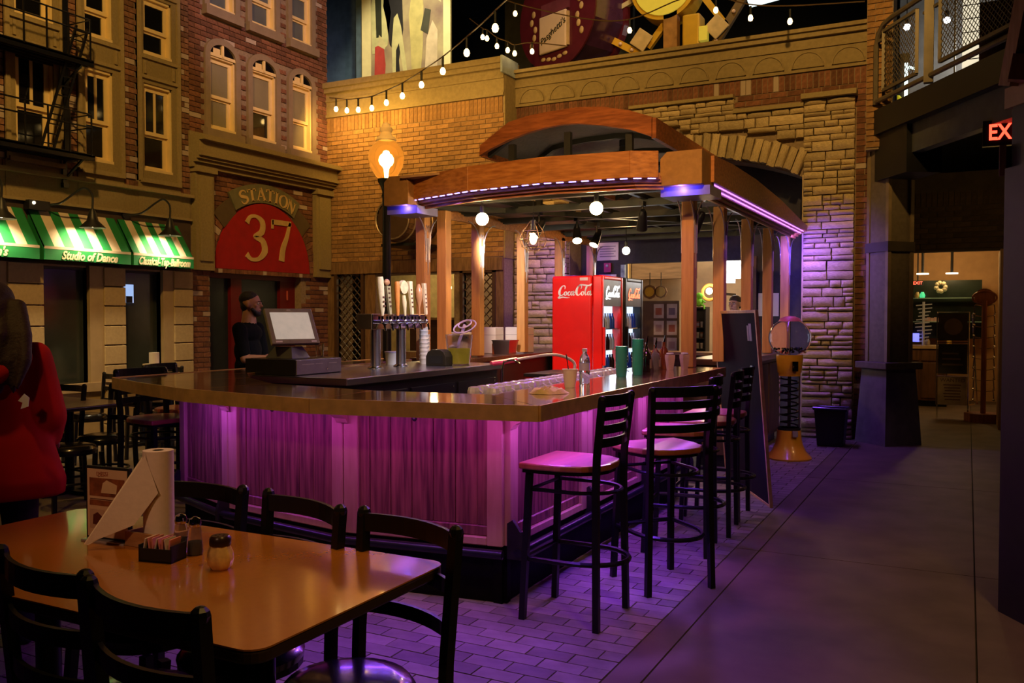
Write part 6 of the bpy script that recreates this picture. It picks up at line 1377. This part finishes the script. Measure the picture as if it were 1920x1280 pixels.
# ------------------------------------------------------------ gift shop contents
rk = empty('card_rack', (-4.25, 13.2, 0), label='dark rack of picture cards seen beyond the black cooler', cat='display rack')
B(-.30, .30, 0, .03, .8, 1.72).build('board', mat('rack_brown', (.14, .10, .08), .6), rk); B(-.33, .33, -.2, .2, 0, .06).box(-.03, .03, .03, .06, 0, .9).build('base', M_black, rk)
for k in range(6):
    r_, c_ = divmod(k, 2); x, z = -.10 + c_ * .21, 1.50 - r_ * .26
    cdm = B(x, x + .16, -.012, -.001, z - .05, z + .17).build('card', mat('card_white', (.60, .58, .62), .4), rk); B(x + .03, x + .13, -.016, -.0125, z, z + .11).build('picture', mat('card_pic_%d' % (k % 3), [(.35, .12, .1), (.2, .18, .3), (.4, .3, .35)][k % 3], .5), cdm)
B(-.28, .28, -.02, -.001, .84, .90).build('lower_ledge', M_dkw, rk)
for k, (x, lab) in enumerate(((-4.42, 'yellow and brown round wall medallion, the larger of the pair above the card rack'), (-4.24, 'brown round wall medallion, the duller of the pair above the card rack'))):
    o = empty('round_plaque', (x, 13.22, 1.86), label=lab, cat='plaque', group='round plaques'); MB().cone((0, 0, 0), (0, -.03, 0), .115 if k == 0 else .10, n=8).build('disc', mat('plaque_brown', (.18, .10, .04), .5), o); MB().cone((0, -.03, 0), (0, -.045, 0), .075, n=14).build('boss', mat('plaque_yellow' if k == 0 else 'plaque_tan', (.55, .38, .03) if k == 0 else (.35, .25, .06), .5), o); B(-.006, .006, -.02, -.01, .1, .3).build('hanger', M_cord, o)
sf = empty('shop_shelf', (-3.62, 13.2, 0), label='black shelf stand with cans and a green toy in the gift shop', cat='shelf')
B(-.20, .14, .0, .02, .7, 1.62).box(-.20, -.18, -.2, 0, .7, 1.62).box(.12, .14, -.2, 0, .7, 1.62).build('case', M_black, sf)
for k, z in enumerate((.98, 1.14, 1.30, 1.60)): B(-.19, .13, -.2, 0, z, z + .015).build('board', M_black, sf)
for k in range(12):
    x = -.12 + (k % 4) * .06; z = (.995, 1.155, 1.315)[k // 4]; o = empty('tin_can', (-3.62 + x, 13.08, z), label='small tin on the %s board of the black shop shelf, %s from the left' % (('lowest', 'middle', 'upper')[k // 4], ('first', 'second', 'third', 'fourth')[k % 4]), cat='can', group='tins on the black shop shelf'); MB().lathe([(0, 0), (.024, 0), (.024, .085), (0, .085)], 10).build('body', mat('tin_%d' % (k % 3), [(.6, .58, .6), (.4, .15, .08), (.55, .5, .4)][k % 3], .3), o, smooth=True); MB().lathe([(.0245, .02), (.0245, .065)], 10).build('wrapper', mat('tin_wrap', (.5, .45, .42), .5), o, smooth=True)
pt = empty('plush_toy', (-3.60, 13.06, 1.616), label='lime green plush toy sitting on top of the black shop shelf', cat='toy'); M_lime = mat('lime_plush', (.25, .75, .05), .9, bump=.3, scale=60)
MB().ball((0, 0, .07), .065, 12, 8, (1, .8, 1)).build('body', M_lime, pt, smooth=True); MB().ball((0, 0, .17), .055, 12, 8, (1.1, .9, .9)).build('head', M_lime, pt, smooth=True)
for s in (-1, 1): MB().tube([(s * .03, -.02, .05), (s * .09, -.05, .02), (s * .10, -.06, -.03)], .016, 6).build('leg', M_lime, pt, smooth=True); MB().tube([(s * .05, 0, .11), (s * .10, -.03, .07)], .014, 6).build('arm', M_lime, pt, smooth=True)
sw = empty('wall_sconce', (-3.66, 13.9, 1.86), label='glowing amber wreath-shaped sconce behind the green toy', cat='lamp'); MB().tube([(.12 * math.cos(t * math.pi / 10), 0, .12 * math.sin(t * math.pi / 10)) for t in range(20)], .025, 6, True).build('wreath', mat('gold_wreath', (.45, .25, .06), .4), sw, smooth=True); MB().ball((0, -.03, .02), .055, 10, 8).build('bulb', emis('sconce_glow', (1, .72, .35), 14), sw, smooth=True); B(-.02, .02, 0, 1.7, -.02, .02).build('arm', M_black, sw)
lamp('sconce_light', 'POINT', (-3.66, 13.7, 1.9), 12, (1, .62, .25), size=.08)
lb = empty('lightbox', (-3.16, 13.2, 1.98), label='dazzling white lightbox hanging in the shop doorway above the man', cat='lightbox'); B(-.14, .14, -.03, .03, .06, .34).box(-.13, .06, -.03, .03, 0, .06).build('panel', emis('lightbox_white', (1, 1, 1), 14), lb); B(-.01, .01, -.01, .01, .34, .86).build('hanger', M_black, lb)
lamp('lightbox_light', 'AREA', (-3.16, 13.1, 2.15), 8, (1, 1, 1), (-3.0, 11.5, 1.6), .25)
sc2 = empty('shop_counter', (-3.6, 12.6, 0), label='brown counter across the shop doorway', cat='counter'); B(-4.25, -2.6, 12.45, 12.9, 0, .92).build('body', M_dkw, sc2, w=True); B(-4.28, -2.57, 12.42, 12.94, .92, .96).build('top', wood('shop_top', (.42, .26, .14), (.3, .17, .08), (.6, 4, 4), .3), sc2, w=True)
# ------------------------------------------------------------ annex contents
an = empty('base_cabinet', (-.75, 16.2, 0), label='dark brown base cabinet at the back of the annex shop', cat='cabinet'); M_bc = wood('annex_cab', (.16, .08, .04), (.09, .045, .02), (4, 4, .6), .4)
B(-1.5, -.3, 15.95, 16.5, .1, .95).build('body', M_bc, an, w=True); B(-1.52, -.26, 15.92, 16.52, .95, 1.0).build('top', mat('cream_top', (.6, .45, .25), .3), an, w=True); B(-1.5, -.3, 16.0, 16.5, 0, .1).build('plinth', M_black, an, w=True)
for k in range(3): dd = B(-1.48 + k * .4, -1.11 + k * .4, 15.93, 15.95, .14, .72).build('door', M_bc, an, w=True, bevel=.006, seg=1); B(-1.48 + k * .4, -1.11 + k * .4, 15.93, 15.95, .75, .92).build('drawer', M_bc, an, w=True, bevel=.006, seg=1)
sg = empty('glass_shelving', (-.6, 16.6, 1.0), label='glass shelves of trinkets against the dark annex window', cat='shelves'); B(-.6, .8, .3, .34, .1, 1.1).build('dark_back', mat('annex_window', (.02, .03, .02), .2), sg)
for z in (.38, .78): B(-.35, .8, -.1, .25, z, z + .015).build('glass_shelf', mat('shelf_glass', (.3, .5, .4), .1), sg)
for k, (x, y, z, c, lab) in enumerate(((-.78, 16.55, 1.795, (.5, .4, .15), 'small gold trinket box on the top glass shelf'), (-.70, 16.55, 1.795, (.05, .5, .2), 'green glowing figurine on the top glass shelf'), (-.42, 16.58, 1.795, (.6, .55, .35), 'white flower arrangement in the annex window'), (-.56, 16.55, 1.395, (.6, .4, .3), 'row of small boxed souvenirs on the lower glass shelf'), (-.28, 16.45, 1.005, (.5, .32, .05), 'brass pot on the cream annex counter'), (-.60, 16.2, 1.005, (.4, .33, .25), 'pale jar on the cream annex counter'))):
    o = empty('trinket', (x, y, z), label=lab, cat='souvenir'); m = MB()
    if k == 2:
        for q in range(8): m.ball((.07 * math.cos(q * 2.4), 0, .12 + .07 * math.sin(q * 2.4) + .06), .04, 8, 6)
    elif k == 3:
        for q in range(5): m.box(-.12 + q * .055, -.07 + q * .055, -.03, .03, 0, .06 + .01 * (q % 2))
    else: m.lathe([(0, 0), (.035, 0), (.045, .04), (.03, .08), (.02, .10), (0, .10)], 10)
    m.build('body' if k != 2 else 'blossom', mat('trinket_%d' % k, c, .3, emit=c if k == 1 else None, es=1.2 if k == 1 else 0), o, smooth=k not in (3,), kind='stuff' if k in (2, 3) else None); B(-.03, .03, -.03, .03, -.004, .0).build('foot', M_black, o)
jt = empty('jewelry_tree', (-.66, 16.1, 1.0), label='pale spiral jewelry stand with blue glow at its foot', cat='display stand'); MB().cone((0, 0, 0), (0, 0, .72), .02, n=8).build('rod', mat('stand_white', (.5, .55, .6), .3), jt)
for k in range(11): MB().bar((-.10 + .03 * math.sin(k), 0, .06 + k * .06), (.10 - .03 * math.cos(k), 0, .08 + k * .06), .018).build('branch', mat('stand_white', (.5, .55, .6), .3), jt)
B(-.16, -.06, -.06, -.02, .06, .2).build('blue_glow', emis('blue_tag', (.1, .15, 1), 1.6), jt)
for x, lab in ((-.66, 'round downlight on the annex ceiling, left one'), (-.24, 'round downlight on the annex ceiling, right one')):
    o = empty('downlight', (x, 15.6, 2.15), label=lab, cat='ceiling light', group='annex downlights'); MB().cone((0, 0, 0), (0, 0, .02), .09, n=16).build('lens', emis('down_glow', (1, .85, .55), 3.5), o); MB().cone((0, 0, .02), (0, 0, .62), .02, n=8).build('rod', M_black, o)
o = empty('exit_sign', (-.74, 15.8, 1.98), label='tiny red exit sign far back in the annex', cat='sign'); B(-.08, .08, 0, .03, 0, .08).build('housing', M_black, o); text('EXIT', .07, (0, 0, 0), FACE_Y, M_ex, o, ext=.002).location = (0, -.003, .04); B(-.01, .01, .01, .02, .08, .77).build('stem', M_black, o)
pr = empty('poster_rack', (-.19, 14.2, .2), label='freestanding wire rack holding three dark posters, the lowest a WANTED bill', cat='poster rack')
MB().tube([(-.21, 0, 0), (-.21, 0, 1.34), (.20, 0, 1.34), (.20, 0, 0)], .010, 6, True).build('wire_frame', M_chrome, pr)
for z in (.42, .90): MB().bar((-.21, -.03, z), (.20, -.03, z), .008).build('cross_wire', M_chrome, pr)
MB().bar((.20, .0, 0), (.28, .3, 0), .02).bar((.24, .1, 1.3), (.32, .3, 0), .02).bar((-.2, 0, -.2), (-.2, 0, 0), .02).bar((.2, 0, -.2), (.2, 0, 0), .02).build('stand_leg', M_chrome, pr)
for z0, z1, c, k in ((.93, 1.32, (.05, .04, .035), 0), (.45, .88, (.035, .033, .03), 1), (.0, .41, (.30, .22, .17), 2)):
    p_ = B(-.195, .185, -.012, .012, z0, z1).build('poster', mat('rack_poster_%d' % k, c, .6, var=.2, scale=6), pr)
    if k == 0: MB().cone((0, -.02, z0 + .20), (0, -.013, z0 + .20), .12, n=16).build('round_emblem', mat('emblem_gray', (.16, .12, .10), .6), p_)
    if k == 1: [B(-.14, .13 - .03 * q, -.016, -.0125, z0 + .12 + q * .08, z0 + .145 + q * .08).build('print_band', mat('emblem_gray', (.16, .12, .10), .6), p_) for q in range(3)]
    if k == 2:
        t = text('WANTED', .075, (0, 0, 0), FACE_Y, mat('wanted_ink', (.08, .03, .03), .6), p_, ext=.001); t.location = (0, -.0135, .355)
        for q in range(6): B(-.12 + .01 * (q % 3), .11 - .012 * (q % 2), -.0145, -.0125, .28 - q * .042, .296 - q * .042).build('print_band', mat('wanted_ink', (.08, .03, .03), .6), p_)
wr_ = empty('wooden_rack', (.20, 14.0, 0), label='tall red-brown wooden rack hung with shiny jewelry by the annex doorway', cat='display rack'); M_rw = wood('red_rack', (.30, .11, .05), (.18, .06, .03), (5, 5, .6), .5)
MB().lathe([(.0, 0), (.24, 0), (.24, .12), (0, .12)], 8).build('base', M_rw, wr_); MB().cone((0, 0, .12), (0, 0, 1.70), .035, n=10).build('pole', M_rw, wr_)
MB().tube([(.15 * math.cos(t * math.pi / 10), 0, 1.74 + .09 * math.sin(t * math.pi / 10)) for t in range(20)], .014, 6, True).cone((0, .02, 1.74), (0, -.0, 1.74), .13, n=20).build('top_plaque', M_rw, wr_)
for k in range(18):
    s = 1 if k % 2 else -1; z = 1.62 - (k // 2) * .15; MB().bar((0, 0, z), (s * .12, -.04, z + .02), .008).bar((s * .12, -.04, z + .02), (s * .13, -.04, z - .10), .014).ball((s * .13, -.04, z - .11), .018, 6, 4).build('hanging_necklace', mat('jewel_silver', (.5, .42, .36), .2, metal=.8), wr_)
# ------------------------------------------------------------ people: one fused surface each, clothes and hair as children
def fused(name, m, mt, parent, voxel=.012, smooth=6, kind=None):
    o = m.build(name, mt, parent)
    r = o.modifiers.new('fuse', 'REMESH'); r.mode = 'VOXEL'; r.voxel_size = voxel; r.use_smooth_shade = True
    s = o.modifiers.new('soften', 'SMOOTH'); s.iterations = smooth; s.factor = .5
    return o
def limb(m, pts, rs, n=12):
    for k in range(len(pts) - 1): m.cone(pts[k], pts[k+1], rs[k], rs[k+1], n)
    for p, r in zip(pts, rs): m.ball(p, r * 1.0, 12, 8)
    return m
def head(m, c, s=1., yaw=0.):
    M_ = Matrix.Rotation(yaw, 3, 'Z'); c = Vector(c)
    def E_(p, r, sc): 
        k0 = len(m.v); m.ball((0, 0, 0), r * s, 16, 12, sc)
        for i in range(k0, len(m.v)): m.v[i] = tuple(c + M_ @ (Vector(m.v[i]) + Vector(p) * s))
    E_((0, -.012, .022), .1, (.76, .94, .92)); E_((0, .018, -.045), .1, (.60, .66, .72)); E_((0, .045, -.085), .05, (.75, .75, .55))
    E_((0, .062, .022), .05, (1.15, .45, .30)); E_((0, .097, -.022), .016, (.85, 1.2, .9)); E_((0, .088, .0), .014, (.6, .9, 2.0)); E_((0, .076, -.062), .022, (1.3, .5, .55))
    for sx in (-1, 1): E_((sx * .078, -.008, -.008), .026, (.35, .8, 1.2)); E_((sx * .040, .060, -.018), .024, (1, .5, .8))
    return M_
def face(parent, c, s, M_, brow):
    c = Vector(c)
    for sx in (-1, 1):
        p = c + M_ @ (Vector((sx * .031, .078, .004)) * s); e = MB().ball(tuple(p), .0115 * s, 10, 8).build('eye', mat('eye_white', (.6, .55, .5), .2), parent, smooth=True)
        q = c + M_ @ (Vector((sx * .031, .0885, .004)) * s); MB().ball(tuple(q), .0048 * s, 8, 6).build('iris', mat('eye_dark', (.02, .012, .008), .1), e, smooth=True)
        a = c + M_ @ (Vector((sx * .014, .092, .022)) * s); b = c + M_ @ (Vector((sx * .046, .080, .024)) * s); MB().cone(a, b, .0045 * s, .003 * s, 6).build('eyebrow', brow, parent)
    a = c + M_ @ (Vector((-.021, .083, -.060)) * s); b = c + M_ @ (Vector((0, .092, -.058)) * s); d = c + M_ @ (Vector((.021, .083, -.060)) * s); MB().tube([a, b, d], [.003, .0055, .003], 6).build('mouth', mat('lips', (.32, .12, .09), .5), parent, smooth=True)
def hand(m, w, d, side, up=Vector((0, 0, 1)), s=1.):
    """palm and five bent fingers from wrist w, pointing along d"""
    w = Vector(w); d = Vector(d).normalized(); sx = d.cross(up).normalized() * side; n = sx.cross(d).normalized() * side
    if n.z < 0: n = -n
    for t in (-.026, -.009, .009, .026): m.cone(w, w + d * .085 * s + sx * t * s, .017 * s, .012 * s, 8)
    m.ball(tuple(w + d * .05 * s), .03 * s, 10, 8)
    for t, L in ((-.030, .072), (-.010, .082), (.010, .076), (.030, .058)):
        p = w + d * .085 * s + sx * t * s; q = p + (d * .8 - n * .35).normalized() * L * .5 * s; r = q + (d * .45 - n * .9).normalized() * L * .5 * s
        m.cone(p, q, .0095 * s, .0085 * s, 8).cone(q, r, .0085 * s, .0065 * s, 8).ball(tuple(q), .0088 * s, 8, 6).ball(tuple(r), .0068 * s, 8, 6)
    p = w + d * .03 * s - sx * .028 * s; q = p + (d * .55 - sx * .8).normalized() * .038 * s; r = q + (d * .9 - sx * .2 - n * .3).normalized() * .03 * s
    m.cone(p, q, .014 * s, .010 * s, 8).cone(q, r, .010 * s, .008 * s, 8).ball(tuple(r), .008 * s, 8, 6)
def figure(loc, rz, H, label, skin, shirt, pants, hairc, arms, hairstyle='short', sleeve=.5, stoop=0., yaw=0., shoe=None, wide=1., jacket=None):
    k = H / 1.75; o = empty('person', loc, rz, label, 'person')
    def P(x, y, z): return Vector((x * k, y * k, z * k))
    hc = P(0, .02 + stoop, 1.635); m = MB(); M_ = head(m, hc, k, yaw)
    limb(m, [P(0, stoop * .9, 1.55), P(0, stoop * .7, 1.43)], [.062 * k, .075 * k])
    tor = [(P(0, stoop * .6, 1.36), .115, (1.45 * wide, .88, .8)), (P(0, stoop * .4, 1.2), .13, (1.12 * wide, .85, 1.1)), (P(0, stoop * .2, 1.05), .12, (1.08 * wide, .86, 1)), (P(0, 0, .93), .13, (1.15 * wide, .9, .9))]
    for c, r, sc in tor: m.ball(tuple(c), r * k, 16, 12, sc)
    hips = [P(s * .09, 0, .90) for s in (-1, 1)]; legs = []
    for s, h in zip((-1, 1), hips): legs.append([h, P(s * .10, .02, .49), P(s * .105, -.02, .09)]); limb(m, legs[-1], [.092 * k, .060 * k, .042 * k]); m.ball(tuple(P(s * .11, .05, .04)), .045 * k, 10, 8, (.9, 2.2, .75))
    ap = []
    for s, (el, wr) in zip((-1, 1), arms):
        sh = P(s * .185 * wide, stoop * .65, 1.40); el = P(*el); wr = P(*wr); ap.append((sh, el, wr)); limb(m, [sh, el, wr], [.055 * k, .042 * k, .028 * k]); hand(m, wr, (wr - el).normalized() * .6 + Vector((0, .5, 0)), s, s=k)
    body = fused('body', m, skin, o, .008, 4)
    M_br = mat(hairc[0], hairc[1], .7, scale=80, bump=.4)
    face(body, hc, k, M_, M_br)
    # clothes
    q = MB()
    for c, r, sc in tor: q.ball(tuple(c), (r + .012) * k, 16, 12, sc)
    q.cone(P(0, stoop * .7, 1.40), P(0, stoop * .85, 1.475), .078 * k, .068 * k, 14)
    for sh, el, wr in ap:
        e = sh + (el - sh) * min(1, sleeve * 1.6); limb(q, [sh, e], [.068 * k, .060 * k])
        if sleeve > .7: limb(q, [e, el + (wr - el) * .93], [.060 * k, .045 * k])
    if not jacket: fused('shirt', q, shirt, o, .011, 4)
    q = MB(); q.ball(tuple(P(0, 0, .92)), .142 * k, 16, 12, (1.12 * wide, .9, .8))
    for L in legs: limb(q, [L[0], L[1], L[2]], [.104 * k, .075 * k, .062 * k])
    fused('trousers', q, pants, o, .012, 4)
    q = MB()
    for s in (-1, 1): q.ball(tuple(P(s * .11, .055, .045)), .052 * k, 12, 8, (.95, 2.4, .8)); q.box(*(lambda c: (c.x - .045, c.x + .045, c.y - .11, c.y + .125, .001, .03))(P(s * .11, .055, 0)))
    fused('shoes', q, shoe or M_black, o, .01, 3)
    return o, P, hc, M_, M_br, k
M_skin = mat('skin_warm', (.42, .20, .11), .5, var=.05, scale=20); M_skinp = mat('skin_pale', (.50, .28, .17), .5, var=.05, scale=20)
# bartender
o, P, hc, M_, mb, k = figure((-5.85, 6.02, 0), R(-72), 1.70, 'dark-haired bearded man in a black polo standing behind the register', M_skin, mat('black_polo', (.006, .006, .006), .9, spec=.1), mat('black_trousers', (.012, .012, .014), .8), ('black_hair', (.012, .008, .006)),
    [((-.25, .05, 1.12), (-.17, .28, 1.10)), ((.24, .10, 1.13), (.20, .36, 1.14))], stoop=.03, sleeve=.5, yaw=R(6))
q = MB(); q.ball(tuple(hc + Vector((0, -.026, .048)) * k), .1 * k, 18, 12, (.80, .96, .76)); q.ball(tuple(hc + Vector((0, -.045, -.012)) * k), .082 * k, 14, 10, (.90, .72, .95)); fused('hair', q, mb, o, .009, 2)
q = MB(); q.ball(tuple(hc + M_ @ Vector((0, .055, -.090)) * k), .045 * k, 12, 8, (1.15, .8, .7)); 
for s in (-1, 1): q.cone(hc + M_ @ Vector((s * .060, .02, -.04)) * k, hc + M_ @ Vector((s * .035, .062, -.09)) * k, .018 * k, .022 * k, 8)
fused('beard', q, mb, o, .008, 2)
# shopper seen from behind at the frame's edge, in a hooded red jacket
o, P, hc, M_, mb, k = figure((-3.87, 2.43, 0), R(38), 1.62, 'person with long dark hair in a hooded red jacket, seen from behind', M_skinp, None, mat('dark_trousers', (.012, .011, .014), .8), ('brown_hair', (.028, .011, .007)),
    [((-.23, .02, 1.10), (-.17, .22, .97)), ((.23, .02, 1.10), (.17, .22, .97))], jacket=True)
M_rj = mat('red_jacket', (.50, .010, .006), .85, scale=5, var=.12, bump=.35, spec=.2)
q = MB()
for z0, z1, r0, r1 in ((1.42, 1.30, .11, .165), (1.30, 1.05, .165, .215), (1.05, .80, .215, .285), (.80, .72, .285, .275)):
    n = 20; vs = []
    for z, r in ((z0, r0), (z1, r1)):
        for i in range(n): t = 2*math.pi*i/n; rr = r * (1 + .035 * math.sin(5 * t + z * 4)); vs.append(tuple(P(rr * 1.12 * math.cos(t), rr * .80 * math.sin(t), z)))
    q.add(vs, [(i, n + i, n + (i+1) % n, (i+1) % n) for i in range(n)] + [tuple(range(n)), tuple(range(2*n-1, n-1, -1))])
for s in (-1, 1): q.ball(tuple(P(s * .18, 0, 1.39)), .080 * k, 12, 8); limb(q, [P(s * .18, 0, 1.38), P(s * .235, .01, 1.10), P(s * .18, .2, .98)], [.082 * k, .085 * k, .06 * k])
fused('jacket', q, M_rj, o, .013, 5)
q = MB(); q.tube(crv([tuple(P(-.13, .03, 1.44)), tuple(P(-.15, -.10, 1.38)), tuple(P(-.05, -.20, 1.30)), tuple(P(.05, -.20, 1.30)), tuple(P(.15, -.10, 1.38)), tuple(P(.13, .03, 1.44))], 5), .045 * k, 10); q.ball(tuple(P(0, -.15, 1.36)), .12 * k, 14, 10, (1.05, .55, .75)); fused('hood', q, M_rj, o, .012, 4)
q = MB(); q.ball(tuple(hc + Vector((0, -.03, .03)) * k), .108 * k, 18, 12, (.88, .98, .92)); limb(q, [hc + Vector((0, -.07, -.02)) * k, P(.02, -.13, 1.42), P(.06, -.17, 1.26)], [.10 * k, .085 * k, .04 * k])
for t in (-.10, -.06, -.02, .03, .07, .11, .15): limb(q, [hc + Vector((t * .8, -.06, .0)) * k, P(t * 1.15, -.13 + .03 * math.sin(t * 60), 1.50), P(t * 1.2 + .015 * math.sin(t * 90), -.17, 1.38), P(t * 1.0 + .03 + .02 * math.cos(t * 70), -.19 - .02 * math.sin(t * 50), 1.27 + .03 * math.sin(t * 40))], [.040 * k, .036 * k, .030 * k, .012 * k])
fused('hair', q, mb, o, .010, 2)
MB().prism([(.11, .0), (.135, .03), (.155, .012), (.15, -.025), (.12, -.035), (.128, -.008)], -.004, .0, 'y').build('white_patch', M_white, o).location = P(.06, -.225, 1.20)
# man inside the gift shop
o, P, hc, M_, mb, k = figure((-2.83, 12.10, 0), R(164), 1.76, 'man with short dark hair behind the chalkboard inside the gift shop doorway', M_skinp, mat('gray_shirt', (.10, .09, .09), .8), mat('dark_jeans', (.02, .025, .04), .8), ('dark_hair', (.03, .018, .012)),
    [((-.24, .0, 1.12), (-.22, .16, .92)), ((.24, .0, 1.12), (.22, .16, .92))])
q = MB(); q.ball(tuple(hc + Vector((0, -.02, .05)) * k), .1 * k, 18, 12, (.81, .97, .74)); q.ball(tuple(hc + Vector((0, -.05, .0)) * k), .085 * k, 14, 10, (.90, .7, 1.0)); fused('hair', q, mb, o, .009, 2)
